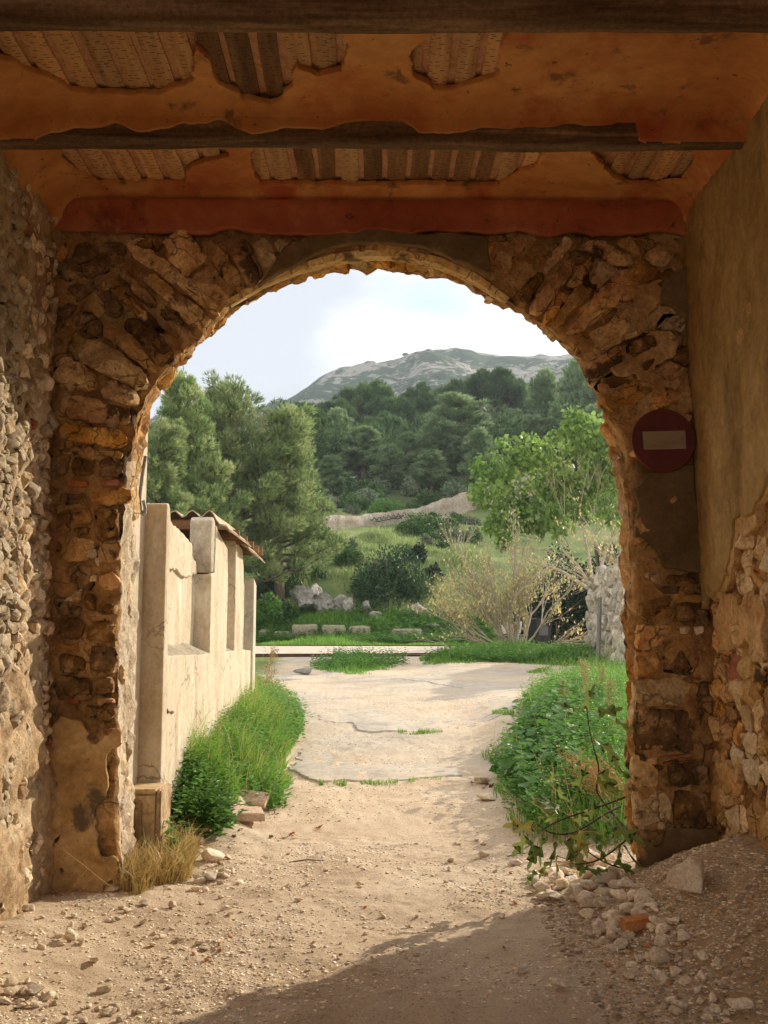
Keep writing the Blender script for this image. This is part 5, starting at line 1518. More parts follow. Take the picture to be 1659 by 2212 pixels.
# low front boughs of the third pine
# ---- forest on the slope
PV = {'dome': [pine(70 + i, 10, 9, 'dome', 84, 150, .42, .036, 'pine_dark', k=5) for i in range(3)],
      'cone': [pine(80 + i, 10, 6.4, 'cone', 64, 110, .40, .034, 'pine_mid', k=5) for i in range(3)]}
FT = [(655, 880, 74, 92, 'dome', 'dark pine at the left edge of the wood, behind the light pines'),
      (723, 874, 96, 110, 'dome', 'dark rounded pine on the left shoulder of the wood below the cliff'),
      (792, 842, 104, 150, 'dome', 'broad dark umbrella pine with the tallest crown left of centre'),
      (858, 872, 100, 110, 'dome', 'dark umbrella pine between the broad crown and the middle of the wood'),
      (912, 848, 108, 120, 'dome', 'dark umbrella pine in the middle of the wood under the summit'),
      (985, 842, 112, 120, 'dome', 'dark umbrella pine behind the big pale cone shaped pine'),
      (1070, 815, 108, 170, 'dome', 'largest dark umbrella pine, high at the right of the wood'),
      (1130, 840, 112, 100, 'dome', 'dark pine top just right of the largest umbrella pine'),
      (1192, 806, 96, 130, 'cone', 'tall grey green pine before the bare rock slope on the right'),
      (1258, 782, 92, 140, 'cone', 'tallest grey green pine on the right, touching the arch edge'),
      (1310, 800, 88, 140, 'cone', 'grey green pine mostly hidden by the right side of the arch'),
      (740, 885, 88, 100, 'cone', 'pale green pine with a pointed top left of centre'),
      (785, 928, 76, 150, 'cone', 'wide pale grey green pine in the lower left of the wood'),
      (842, 962, 72, 90, 'cone', 'small pale pine low in the middle of the wood'),
      (885, 934, 74, 96, 'cone', 'slim pale pine just left of the big cone shaped one'),
      (1000, 858, 76, 210, 'cone', 'big pale cone shaped pine standing out in the middle of the wood'),
      (945, 905, 74, 110, 'cone', 'pale pine leaning on the left of the big cone shaped one'),
      (1105, 885, 84, 130, 'cone', 'grey green pine right of the big cone shaped one'),
      (1160, 900, 80, 120, 'cone', 'grey green pine above the bright leafy tree'),
      (1230, 880, 80, 140, 'cone', 'grey green pine behind the top of the bright leafy tree'),
      (700, 910, 90, 110, 'dome', 'dark pine with bare pale trunks showing left of the wide pale pine'),
      (640, 930, 70, 80, 'cone', 'narrow dark pine beside the tip of the light pines'),
      (830, 905, 92, 120, 'dome', 'dark pine with bare grey boughs under the broad umbrella crown'),
      (1040, 930, 70, 100, 'cone', 'low grey green pine right below the big cone shaped one'),
      (930, 975, 70, 100, 'cone', 'low dark pine at the foot of the big cone shaped one'),
      (715, 985, 68, 90, 'cone', 'low dark pine at the lower left edge of the wood'),
      (1310, 880, 76, 130, 'cone', 'lower grey green pine cut by the right side of the arch')]
for k, (u, vt, y, wpx, st, lab) in enumerate(FT):
    lx = loc_px(u, y); h = height_px(vt, y, lx[2], u)
    ms = PV[st][k % 3]
    t = plant_tree('pine_tree', ms, lab, 'pine tree', lx, k * 1.7, 1, 'pines of the wood on the hillside')
    w0 = 9.6 if st == 'dome' else 5.6
    sxy = wpx / 2250 * y / w0
    t.scale = (sxy, sxy, h / 10.0)
# far wood behind them as one mass
bgp = []
g = np.random.default_rng(5)
for i in range(70):
    x = g.uniform(-28, 62); y = g.uniform(100, 128)
    z = float(T(y)); hh = g.uniform(5.5, 8)
    n = 260
    P, d = blobpts(np.array([x, y, z + hh * .62]), np.array([2.6, 2.6, hh * .42]), n, g, .5)
    V, F = needles(P, unit(d + np.array([0, 0, .5])), g.uniform(.7, 1.2, n) * .6, 5, .6, .05, g)
    bgp.append((V, F, np.repeat(np.clip(g.normal(.4, .2, n), 0, 1), 5)))
for i in range(85):
    x = g.uniform(-7, 32); y = g.uniform(74, 98)
    z = g1(x, y); hh = g.uniform(3.5, 6.5); n = 240
    P, d = blobpts(np.array([x, y, z + hh * .5]), np.array([2.2, 2.0, hh * .5]), n, g, .4)
    V, F = needles(P, unit(d + np.array([0, 0, .5])), g.uniform(.7, 1.2, n) * .5, 5, .6, .045, g)
    bgp.append((V, F, np.repeat(np.clip(g.normal(.45, .25, n), 0, 1), 5)))
tag(put('far_wood', joinm('far_wood', bgp, M['pine_dark'])), 'dark far wood filling in behind the hillside pines', 'wood', kind='stuff')
# ridge trees on the mountain
for (u, v, hpx, lab) in ((876, 770, 10, 'tiny tree on the mountain crest left of the summit'), (925, 757, 7, 'tiny lone tree on the mountain summit'), (988, 762, 11, 'tiny wide tree on the crest right of the summit'), (1032, 770, 7, 'tiny tree on the crest farther right of the summit')):
    p = at(u, v + 4, YR - 4)
    t = plant_tree('pine_tree', PV['dome'][0], lab, 'pine tree', tuple(p - Vector((0, 0, 1.2))), u, 1, 'lone trees on the mountain crest')
    t.scale = (.38, .38, .40 * hpx / 10)

# ---- shrubs
def shrub_mesh(seed, rx_, ry_, rz_, n, size, matn, lumps=14, width=.55, up=.3, oval=False):
    g = np.random.default_rng(seed); gs = []
    for i in range(lumps):
        d = unit(g.normal(size=3)); d[2] = abs(d[2]) * .9
        c = np.array([d[0] * rx_, d[1] * ry_, d[2] * rz_]) * g.uniform(.35, .78) + np.array([0, 0, rz_ * .12])
        br = np.array([rx_, ry_, rz_]) * g.uniform(.30, .48)
        m = n // lumps
        P, dd = blobpts(c, br, m, g, .5)
        P = P[P[:, 2] > -.2]; dd = dd[:len(P)]
        ax_ = unit(rdirs(len(P), g) * .8 + (P - c) / br * .7 + np.array([0, 0, up]))
        s_ = g.uniform(.65, 1.25, len(P)) * size
        V, F = (leaves if oval else cards)(P, ax_, s_, width, g=g)
        t = np.clip(g.normal(.42, .12) + g.normal(0, .2, len(P)), 0, 1)
        gs.append((V, F, np.repeat(t, 2) if oval else t))
    return joinm('leaves', gs, M[matn])
def stems_mesh(seed, w, h, n=7, mat='bark'):
    r = random.Random(seed); mb = MB()
    for i in range(n):
        an = r.uniform(0, 6.28); q = r.uniform(.2, .6)
        mb.tube([(0, 0, -.2), (math.cos(an) * w * q * .4, math.sin(an) * w * q * .4, h * .35), (math.cos(an) * w * q, math.sin(an) * w * q, h * .8)], [.03 * h, .02 * h, .008 * h], 4, False)
    return mb.mesh('stems', M[mat], True)
def shrub(name, label, u, vb, vt, y, wpx, matn, size, n, seed, group=None, oval=False, width=.55, lumps=14, up=.3):
    b = at(u, vb, y); h = at(u, vt, y).z - b.z; w = wpx / 2250 * y
    z0 = min(b.z, g1(b.x, y))
    h = at(u, vt, y).z - z0
    t = thing(name, label, 'shrub', (b.x, y, z0), group, world=False)
    put('leaves', shrub_mesh(seed, w * .52, w * .45, h * .92, n, size, matn, lumps, width, up, oval), t)
    put('stems', stems_mesh(seed, w * .5, h), t)
    return t
shrub('bushy_shrub', 'big dark glossy shrub standing in the middle of the slope', 838, 1326, 1182, 44.5, 172, 'bay', .15, 15000, 601, lumps=26, up=.5)
SH = [('lentisk_bush', 'dark green bush directly left above the big glossy shrub', 752, 1235, 1170, 49, 84, 'lentisk', .13, 4200),
      ('lentisk_bush', 'dark bush under the terrace wall end, right of the light pines', 700, 1195, 1135, 53, 66, 'lentisk', .14, 3000),
      ('olive_bush', 'silvery olive bush beside the light pines, left of the grey dome', 688, 1130, 1062, 62, 82, 'olive', .16, 4000),
      ('olive_bush', 'large grey green domed bush below the wood', 778, 1105, 1056, 66, 112, 'olive', .15, 5000),
      ('olive_bush', 'small grey olive shoots between the two larger grey bushes', 735, 1120, 1080, 64, 60, 'olive', .15, 2200),
      ('olive_bush', 'upright pale olive bush in front of the grey dome', 762, 1130, 1088, 62, 50, 'olive', .15, 2200),
      ('lentisk_bush', 'bright green rounded bush on top of the terrace wall', 830, 1118, 1074, 63, 84, 'weed', .14, 4200),
      ('lentisk_bush', 'low bright green bush left on the terrace wall', 780, 1142, 1108, 61, 62, 'weed', .14, 2600),
      ('lentisk_bush', 'trailing green bush on the wall right of the rounded one', 888, 1112, 1084, 64, 80, 'lentisk', .14, 3200),
      ('lentisk_bush', 'wide dark bush in front of the terrace wall, centre right', 905, 1168, 1110, 57, 110, 'lentisk', .14, 5600),
      ('lentisk_bush', 'small dark bush right of the wide one, before the wall', 968, 1160, 1120, 58, 60, 'lentisk', .14, 2600),
      ('olive_bush', 'greyish low bush spreading under the graffiti of the wall', 780, 1200, 1166, 54, 96, 'olive', .13, 4200),
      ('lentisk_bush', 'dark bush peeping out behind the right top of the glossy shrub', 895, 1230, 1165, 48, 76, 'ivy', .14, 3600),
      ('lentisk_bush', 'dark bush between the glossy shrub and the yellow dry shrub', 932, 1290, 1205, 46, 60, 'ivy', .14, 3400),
      ('olive_bush', 'pale tufted bush by the trees at the top right of the wall', 985, 1085, 1036, 70, 90, 'olive', .17, 3600),
      ('lentisk_bush', 'green bush behind the wall, left of the bright leafy tree', 930, 1098, 1072, 68, 90, 'lentisk', .16, 3000),
      ('lentisk_bush', 'dark shrub below the light pine, left on the slope', 590, 1300, 1225, 45, 100, 'lentisk', .14, 5000),
      ('lentisk_bush', 'dark pointed shrub under the right pine bough', 640, 1300, 1245, 46, 60, 'lentisk', .14, 3000),
      ('lentisk_bush', 'shiny green bush at the corner of the beige building', 575, 1332, 1268, 42, 60, 'weed', .16, 2600),
      ('lentisk_bush', 'low dark bush on the slope below the two grey bushes', 690, 1232, 1200, 50, 56, 'olive', .13, 2200),
      ('lentisk_bush', 'dark low bush right of the shiny corner bush', 612, 1335, 1295, 42.5, 56, 'lentisk', .14, 2200)]
for k, (nm, lab, u, vb, vt, y, wpx, mt, sz, n) in enumerate(SH):
    shrub(nm, lab, u, vb, vt, y, wpx, mt, sz, n, 620 + k, 'bushes on the hillside', lumps=12)
g = np.random.default_rng(640)
for k in range(30):
    u = g.uniform(640, 1010); y = g.uniform(66, 76) if u > 780 else g.uniform(60, 74)
    b = at(u, 1300, y); zz = g1(b.x, y)
    vb = CV - FPX * math.tan(math.atan2(zz - CAMZ, y) - PITCH); hh = g.uniform(26, 54)
    kind = ('olive', 'lentisk', 'olive', 'lentisk')[k % 4]
    shrub(kind + '_bush', 'small grey olive bush dotted over the upper slope below the wood' if kind == 'olive' else 'small dark green bush dotted over the upper slope below the wood', u, vb, vb - hh, y, hh * g.uniform(1.1, 1.9), kind, .15, int(1500 * (hh / 40) ** 2), 700 + k, 'small grey bushes of the upper slope' if kind == 'olive' else 'small dark bushes of the upper slope', lumps=9)
for k in range(20):
    u = g.uniform(600, 990) if k < 10 else g.uniform(900, 1030); y = g.uniform(46.5, 56) if k < 10 else g.uniform(55, 63)
    b = at(u, 1300, y); zz = g1(b.x, y)
    vb = CV - FPX * math.tan(math.atan2(zz - CAMZ, y) - PITCH); hh = g.uniform(24, 46)
    kind = ('lentisk', 'olive', 'lentisk')[k % 3]
    shrub(kind + '_bush', 'low grey bush among the grass of the middle slope' if kind == 'olive' else 'low green bush among the grass of the middle slope', u, vb, vb - hh, y, hh * g.uniform(1.3, 2.2), kind, .13, int(1500 * (hh / 36) ** 2), 760 + k, 'low grey bushes of the middle slope' if kind == 'olive' else 'low green bushes of the middle slope', lumps=9)
# dark ivy thicket behind the yellow shrub
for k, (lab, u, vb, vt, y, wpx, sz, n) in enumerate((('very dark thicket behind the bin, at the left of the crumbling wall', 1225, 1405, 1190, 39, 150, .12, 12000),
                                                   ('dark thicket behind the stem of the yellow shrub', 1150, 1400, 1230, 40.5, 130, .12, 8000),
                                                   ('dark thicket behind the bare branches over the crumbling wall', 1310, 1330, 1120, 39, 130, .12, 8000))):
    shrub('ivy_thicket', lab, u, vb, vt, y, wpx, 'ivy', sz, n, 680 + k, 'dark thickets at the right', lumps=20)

# ---- branching trees
def grow(seed, base, dirs, length, rad, levels, kids, spread, upb, shrink=.68, curve=.25, twist=.0):
    """returns MB of branches and list of (point, direction) twig tips"""
    r = random.Random(seed); mb = MB(); tips = []
    def br(p, d, L, rd, lev):
        pts = [p]; q = p.copy(); dd = d.normalized()
        ns = 4 if lev < levels else 3
        for i in range(ns):
            dd = (dd + Vector((r.gauss(0, curve), r.gauss(0, curve), r.gauss(0, curve) + upb)) * .5).normalized()
            q = q + dd * L / ns; pts.append(q.copy())
        mb.tube(pts, [rd * (1 - .45 * i / ns) for i in range(ns + 1)], 6 if lev == 0 else (4 if lev < 3 else 3), False)
        if lev >= levels - 1:
            for i in range(1, ns + 1): tips.append((pts[i], dd))
        if lev >= levels: return
        n = kids[min(lev, len(kids) - 1)]
        for k in range(n):
            t = (k + 1) / n if n > 1 else 1
            i0 = min(ns, max(1, int(round(t * ns))))
            pp = pts[i0]; ax = Vector((r.gauss(0, 1), r.gauss(0, 1), r.gauss(0, 1))).normalized()
            nd = (dd + ax * spread * r.uniform(.5, 1.2)).normalized()
            br(pp, nd, L * shrink * r.uniform(.7, 1.2), rd * .58, lev + 1)
    for d in dirs: br(Vector(base), Vector(d), length * r.uniform(.85, 1.15), rad * r.uniform(.8, 1.1), 0)
    return mb, tips
# bright leafy tree on the right
ty = 37.0
lx = loc_px(1300, ty)
lt = thing('leafy_tree', 'bright green broad leaved tree leaning in from the right', 'tree', lx, world=False)
mb = MB()
mb.tube([(0, 0, -.3), (-.1, 0, 1.2), (-.25, .1, 2.2)], [.16, .13, .11], 7)
for e in ((-1.4, 0, 3.6), (-.6, .3, 4.6), (.6, .2, 4.4), (1.5, -.1, 3.6), (-2.6, 0, 3.2)):
    e = Vector(e); s0 = Vector((-.25, .1, 2.1)); mb.tube([s0, s0.lerp(e, .5) + Vector((0, 0, .2)), e], [.09, .06, .04], 5, False)
o = mb.put('trunk', M['bark_pale'], lt, True)
g = np.random.default_rng(902)
gs = []; 
# foliage masses from the outline of the crown
CR = [(1062, 1010, 46), (1052, 1062, 40), (1100, 975, 44), (1150, 970, 44), (1120, 1040, 56), (1180, 1030, 60), (1235, 990, 56), (1262, 930, 44), (1240, 900, 26), (1300, 920, 40), (1320, 960, 60), (1280, 1010, 60), (1340, 1020, 70), (1110, 1105, 50), (1160, 1110, 50), (1080, 1135, 36), (1220, 1080, 60), (1290, 1090, 56), (1150, 1150, 30), (1090, 1165, 22), (1350, 1090, 60), (1380, 960, 70), (1400, 1040, 70), (1120, 1000, 30), (1205, 940, 22), (1200, 1130, 36)]
for (u, v, rp) in CR:
    c = np.array(at(u, v, ty + g.uniform(-.9, .9))) - np.array(lx); br = rp / 2250 * ty * 1.0
    n = int(430 * (rp / 50) ** 2) + 20
    sc_ = fbm(rdirs(1, g) * 9, 1, 1)[0]
    P, d = blobpts(c, (br, br, br * .85), n, g, .15)
    kp = fbm(P, 1.5, 3, 66) > -.16; P = P[kp]; d = d[kp]; n = len(P)
    ax_ = unit(rdirs(n, g) * .55 + d * .5 + np.array([0, 0, -.75]))
    V, F = leaves(P, ax_, g.uniform(.12, .24, n), .8, .08, g)
    t = np.clip(g.normal(.45, .12) + g.normal(0, .22, n), 0, 1)
    gs.append((V, F, np.repeat(t, 2)))
    # a few boughs carry each mass
    s0 = Vector((0, 0, 1.6)); cc = Vector(c)
    for _ in range(3):
        e = cc + Vector((g.normal() * br * .6, g.normal() * br * .5, g.normal() * br * .5))
        mbb = None
me = joinm('crown', gs, M['figtree']); put('crown', me, lt)
mb = MB(); r_ = random.Random(7)
for (u, v, rp) in CR:
    c = Vector(at(u, v, ty)) - Vector(lx); br = rp / 2250 * ty
    st = Vector((-.25, .1, 2.2)).lerp(c, .62)
    for _ in range(3):
        e = c + Vector((r_.gauss(0, .6) * br, r_.gauss(0, .5) * br, r_.gauss(0, .6) * br))
        mid = st.lerp(e, .6) + Vector((r_.gauss(0, .15), r_.gauss(0, .15), -.12))
        mb.tube([st, st.lerp(mid, .5) + Vector((0, 0, .05)), mid, e], [.022, .017, .011, .004], 4, False)
put('boughs', mb.mesh('boughs', M['bark_pale'], True), lt)
# yellow half bare shrub
def dryshrub(name, label, lx, seed, dirs, length, rad, levels, kids, spread, leafn, size, sh=.66, upb=.1):
    t = thing(name, label, 'shrub', lx, world=False)
    mb, tips = grow(seed, (0, 0, -.05), dirs, length, rad, levels, kids, spread, upb, sh, .2)
    put('branches', mb.mesh('branches', M['bark_pale'], True), t)
    g = np.random.default_rng(seed)
    if leafn:
        idx = g.integers(0, len(tips), leafn)
        P = np.array([tips[i][0][:] for i in idx]) + g.normal(0, .05, (leafn, 3))
        w_ = np.clip((P[:, 2]) / 2.2, .1, 1) * g.uniform(0, 1, leafn)
        P = P[w_ > .18]; n = len(P)
        ax_ = unit(rdirs(n, g) * .6 + np.array([0, 0, -.8]))
        V, F = leaves(P, ax_, g.uniform(.6, 1.2, n) * size, .5, .12, g)
        put('leaves', mk('leaves', V, F, M['yellow'], tint=np.repeat(g.uniform(0, 1, n), 2)), t)
    return t
sx = at(1112, 1412, 33.4)
dryshrub('yellow_shrub', 'half bare pale shrub with yellow leaves and many thin branches', (sx.x, 33.4, g1(sx.x, 33.4)), 911,
         [(-.75, -.1, .75), (-.35, .2, 1), (-.6, -.3, .9), (.3, .1, 1), (-.1, -.2, 1), (.75, 0, .5), (1.0, -.2, .3), (-1.0, .1, .4), (.5, .25, .8), (-.95, -.2, .55), (.1, .3, 1), (-.5, .1, .7)], 1.72, .05, 4, [4, 4, 3, 3], .46, 4600, .11, .69, .07)
sx = at(1362, 1262, 29.5)
dryshrub('bare_shrub', 'bare pale branches reaching left across the crumbling wall at the right', (sx.x, 29.5, sx.z), 921,
         [(-.9, 0, .9), (-.7, .2, 1), (-1, -.1, .6), (-1, .1, .25), (-.8, -.2, .8), (-.45, 0, 1), (-1, 0, .05)], 1.05, .022, 3, [3, 3, 3], .30, 320, .11, .70, .03)
sx = at(990, 1195, 50)
dryshrub('dead_shrub', 'dead leafless twiggy shrub on the slope above the yellow one', (sx.x, 50, g1(sx.x, 50)), 931, [(-.4, 0, 1), (.3, 0, 1), (0, .2, 1), (-.7, 0, .8), (.6, .1, .8)], .9, .03, 3, [3, 3, 3], .5, 0, .1)

# ---- grass and weeds
def poly_world(poly_px): return [(p.x, p.y) for p in (gp(u, v) for u, v in poly_px)]
def in_poly_pts(poly_px, n, seed, na=.18):
    g = np.random.default_rng(seed)
    W_ = [gp(u, v) for u, v in poly_px]; pl = [(p.x, p.y) for p in W_]
    xs_ = [p[0] for p in pl]; ys_ = [p[1] for p in pl]
    out = []
    tot = 0
    while tot < n:
        x = g.uniform(min(xs_), max(xs_), n * 2); y = g.uniform(min(ys_), max(ys_), n * 2)
        k = sdf_poly(x, y, pl) < fbm(p3(x, y), 1.5, 3, seed) * na
        out.append(np.stack([x[k], y[k]], 1)); tot += int(k.sum())
        if tot == 0: break
    P = np.vstack(out)[:n]
    return np.column_stack([P, G(P[:, 0], P[:, 1]) - .01])
def weeds(P, hgt, size, g, per=9, spread=.16, width=.5, arch=.4):
    """leafy stems: leaves up a stem from each root point"""
    n = len(P)
    h = g.uniform(.45, 1.1, n) * hgt
    tilt = g.normal(0, .22, (n, 2))
    k = per
    t = np.tile(np.linspace(.15, 1, k), n); idx = np.repeat(np.arange(n), k)
    hh = h[idx] * t
    Q = P[idx] + np.column_stack([tilt[idx, 0] * hh, tilt[idx, 1] * hh, hh]) + g.normal(0, .012, (n * k, 3))
    az = g.uniform(0, 6.283, n * k)
    axd = unit(np.column_stack([np.cos(az), np.sin(az), g.uniform(-.1, .75, n * k)]))
    s_ = g.uniform(.6, 1.25, n * k) * size * (1.15 - .55 * t)
    side = np.column_stack([-np.sin(az), np.cos(az), g.normal(0, .25, n * k)])
    V, F = leaves(Q, axd, s_, width, .10, g, .22, side)
    plant_t = np.repeat(np.clip(g.normal(.42, .2, n), 0, 1), k)
    return V, F, np.repeat(np.clip(plant_t + g.normal(0, .1, n * k), 0, 1), 2)
g = np.random.default_rng(71)
LV = [(362, 1712), (372, 1660), (480, 1520), (545, 1488), (600, 1512), (652, 1575), (640, 1608), (600, 1640), (606, 1700), (612, 1742), (530, 1738), (450, 1722), (400, 1735)]
P = in_poly_pts(LV, 34000, 72)
hl = np.interp(P[:, 0], [-1.7, -1.3, -.9, -.6], [.36, .31, .22, .14]) * g.uniform(.35, 1.2, len(P))
clump = fbm(P, 1.7, 3, 77)
hl = hl * np.clip(1 + clump * 1.1, .3, 1.8)
az = fbm(P, 2.6, 2, 78) * 6
ln = np.stack([.45 + .6 * np.cos(az), -.25 + .6 * np.sin(az), 0 * az], 1)
tn = np.clip(g.normal(.5, .2, len(P)) + (g.random(len(P)) < .05 + .25 * np.clip(clump, 0, 1) * (P[:, 1] > 10.5)) * .5, 0, 1)
tag(put('grass', blade_mesh('grass', P, hl, ln, .0055, M['grass'], tn, 1.0)), 'fresh bright grass spilling from the beige wall over the lane edge', 'grass', kind='stuff')
P = in_poly_pts([(470, 1560), (545, 1488), (600, 1512), (652, 1575), (640, 1608), (590, 1660), (480, 1650)], 2600, 73)
V, F, t = weeds(P, .34, .07, g, 9, width=.75)
tag(put('weeds', mk('weeds', V, F, M['weed'], tint=np.clip(t + .12, 0, 1))), 'broad leaved bright weeds at the far half of the left verge', 'weeds', kind='stuff')
P = in_poly_pts(LV, 2400, 70)
V, F, t = weeds(P, np.interp(P[:, 0], [-1.6, -.9, -.6], [.38, .30, .16]), .065, g, 9, width=.55)
tag(put('weeds', mk('weeds', V, F, M['weed'], tint=np.clip(t + .1, 0, 1))), 'small leafy weeds scattered through the left verge grass', 'weeds', kind='stuff')
P = in_poly_pts(LV, 420, 69)
tag(put('dry_grass', blade_mesh('dry_grass', P, g.uniform(.35, .75, len(P)), np.array([.2, -.1, 0]), .0035, M['grass_dry'], np.clip(g.normal(.75, .2, len(P)), 0, 1), .6)), 'thin straw stalks standing along the beige wall', 'dry grass', kind='stuff')
P = in_poly_pts([(352, 1700), (430, 1690), (470, 1760), (500, 1800), (440, 1822), (380, 1800), (352, 1800)], 260, 74)
V, F, t = weeds(P, .42, .085, g, 10, width=.42)
tag(put('weeds', mk('weeds', V, F, M['weed'], tint=t)), 'leafy green weeds beside the low rendered block', 'weeds', kind='stuff')
P = in_poly_pts([(380, 1235 + 500), (430, 1700), (500, 1745), (440, 1760)], 1500, 75)
# straw tuft at the foot of the left pier
P = in_poly_pts([(250, 1925), (262, 1890), (300, 1850), (360, 1830), (410, 1850), (415, 1890), (360, 1915), (300, 1945)], 2300, 76)
tag(put('dry_grass', blade_mesh('dry_grass', P, g.uniform(.12, .42, len(P)) * np.interp(P[:, 0], [-1.75, -1.3, -1.0], [1, .9, .6]), g.normal(0, .7, (len(P), 3)) * np.array([1, 1, 0]) + np.array([.1, -.3, 0]), .0042, M['grass_dry'], np.clip(g.normal(.6, .25, len(P)), 0, 1), 1.25)), 'straw coloured grass tuft at the foot of the left pier', 'dry grass', kind='stuff')
P = in_poly_pts([(300, 1850), (370, 1825), (410, 1850), (380, 1880)], 26, 79)
V, F, t = weeds(P, .38, .10, g, 7, width=.55)
tag(put('weeds', mk('weeds', V, F, M['weed'], tint=np.clip(t + .3, 0, 1))), 'lighter green weeds growing through the straw tuft', 'weeds', kind='stuff')
# right verge
RV = [(1180, 1490), (1120, 1570), (1062, 1630), (1072, 1690), (1100, 1780), (1120, 1795), (1180, 1805), (1300, 1835), (1400, 1800), (1520, 1600), (1450, 1450), (1300, 1448)]
P = in_poly_pts(RV, 24000, 81)
cl = fbm(P, 1.2, 3, 82)
edge = np.interp(P[:, 0] - (1.05 + (P[:, 1] - 8) * .13), [0, .3, .8, 2], [.25, .6, .9, 1])
tag(put('grass', blade_mesh('grass', P, (.38 + .3 * cl) * g.uniform(.5, 1.25, len(P)) * edge + .05, np.array([-.25, -.25, 0]), .005, M['grass'], np.clip(g.normal(.34, .16, len(P)), 0, .85), .7)), 'green grass of the overgrown right verge', 'grass', kind='stuff')
P = in_poly_pts(RV, 5200, 83)
edge = np.interp(P[:, 0] - (1.05 + (P[:, 1] - 8) * .13), [0, .3, .8, 2], [.35, .65, .9, 1])
keep = P[:, 1] < 18
P = P[keep]; edge = edge[keep]
cl = fbm(P, 1.6, 3, 85)
for k_, (sel, hh, sz, per, wd) in enumerate(((cl > .05, .62, .055, 13, .34), (cl <= .05, .42, .05, 11, .6))):
    V, F, t = weeds(P[sel], hh * edge[sel] * np.clip(1 + cl[sel], .5, 1.6), sz, g, per, width=wd)
    tag(put('weeds', mk('weeds', V, F, M['weed'], tint=t)), ('narrow leaved tall weeds on the right verge', 'low leafy green weeds on the right verge')[k_], 'weeds', kind='stuff')
P = in_poly_pts(RV, 420, 86)
tag(put('dry_grass', blade_mesh('dry_grass', P, g.uniform(.4, .85, len(P)), np.array([-.2, -.2, 0]), .0035, M['grass_dry'], np.clip(g.normal(.7, .2, len(P)), 0, 1), .6)), 'thin straw stalks rising through the right verge', 'dry grass', kind='stuff')
P = in_poly_pts([(1130, 1600), (1090, 1690), (1180, 1790), (1330, 1700), (1300, 1520), (1220, 1520)], 480, 84)
V, F, t = weeds(P, .5, .16, g, 5, width=.95)
tag(put('weeds', mk('weeds', V, F, M['weed'], tint=np.clip(t * .9, 0, 1))), 'round leaved mallow weeds in the right verge', 'weeds', kind='stuff')
# grass at the far end
def strip(poly, n, h, seed, mat='grass', lab='', wd=.012, nm='grass', tm=.38):
    P = in_poly_pts(poly, n, seed, .5)
    fade = np.clip(-(sdf_poly(P[:, 0], P[:, 1], poly_world(poly)) - .35) / 1.1, .12, 1)
    gg = np.random.default_rng(seed)
    c = fbm(P, .5, 3, seed)
    tag(put(nm, blade_mesh(nm, P, h * fade * gg.uniform(.3, 1.25, len(P)) * np.clip(1 + c * 1.3, .25, 2), np.array([0, -.2, 0]), wd, M[mat], np.clip(gg.normal(tm, .18, len(P)), 0, 1), .6)), lab, 'grass', kind='stuff')
strip([(655, 1440), (740, 1428), (860, 1432), (850, 1442), (760, 1458), (680, 1448)], 3000, .2, 91, lab='green tufts of grass along the near steel edging')
strip([(905, 1425), (1000, 1412), (1100, 1408), (1240, 1412), (1330, 1420), (1300, 1445), (1180, 1440), (1100, 1430), (1000, 1432), (930, 1438)], 9000, .36, 92, lab='green strip of grass in front of the yellow shrub')
strip([(1140, 1448), (1185, 1442), (1190, 1452), (1145, 1456)], 700, .3, 93, lab='small grass tuft out on the gravel yard')
strip([(552, 1398), (700, 1396), (900, 1398), (1060, 1398), (1060, 1378), (552, 1376)], 11000, .2, 94, lab='grass bank along the far edge of the pale lane', wd=.016)
strip([(552, 1376), (1060, 1376), (1060, 1330), (900, 1322), (700, 1322), (552, 1322)], 15000, .3, 95, lab='green weeds round the old stone blocks', wd=.02)
strip([(640, 1330), (1000, 1340), (1060, 1300), (1040, 1170), (960, 1120), (720, 1180), (620, 1250), (560, 1330)], 26000, .45, 96, 'hillgrass', 'hillside grass between the bushes', .028, tm=.55)
P = in_poly_pts([(552, 1390), (1060, 1392), (1060, 1335), (900, 1328), (552, 1328)], 2600, 97)
V, F, t = weeds(P, .36, .15, g, 8, width=.5)
tag(put('weeds', mk('weeds', V, F, M['weed'], tint=t * .9)), 'leafy weeds on the bank beyond the pale lane', 'weeds', kind='stuff')
P = in_poly_pts([(905, 1430), (1100, 1410), (1260, 1415), (1340, 1425), (1300, 1440), (1100, 1432)], 900, 98)
V, F, t = weeds(P, .42, .14, g, 8, width=.6)
tag(put('weeds', mk('weeds', V, F, M['weed'], tint=t * .8)), 'leafy weeds at the stem foot of the yellow shrub', 'weeds', kind='stuff')
P = in_poly_pts([(655, 1440), (740, 1420), (860, 1428), (880, 1436), (760, 1452), (680, 1448)], 420, 99)
V, F, t = weeds(P, .4, .10, g, 8, width=.5)
tag(put('weeds', mk('weeds', V, F, M['weed'], tint=t * .9)), 'leafy weeds growing over the near steel edging', 'weeds', kind='stuff')
# tufts in the asphalt cracks
for k, (a, b, v) in enumerate(((690, 760, 1692), (880, 960, 1690), (860, 960, 1582), (1060, 1110, 1540), (720, 860, 1694))):
    P = in_poly_pts([(a, v - 3), (b, v - 3), (b, v + 4), (a, v + 4)], 420, 310 + k, 0)
    P = P[fbm(P, 3.5, 2, 400 + k) > .12]
    tag(put('grass', blade_mesh('grass', P, rng.uniform(.03, .09, len(P)), np.zeros(3), .005, M['grass'], None, .6)), 'thin grass growing along a broken asphalt edge', 'grass', 'grass in the asphalt cracks', kind='stuff')
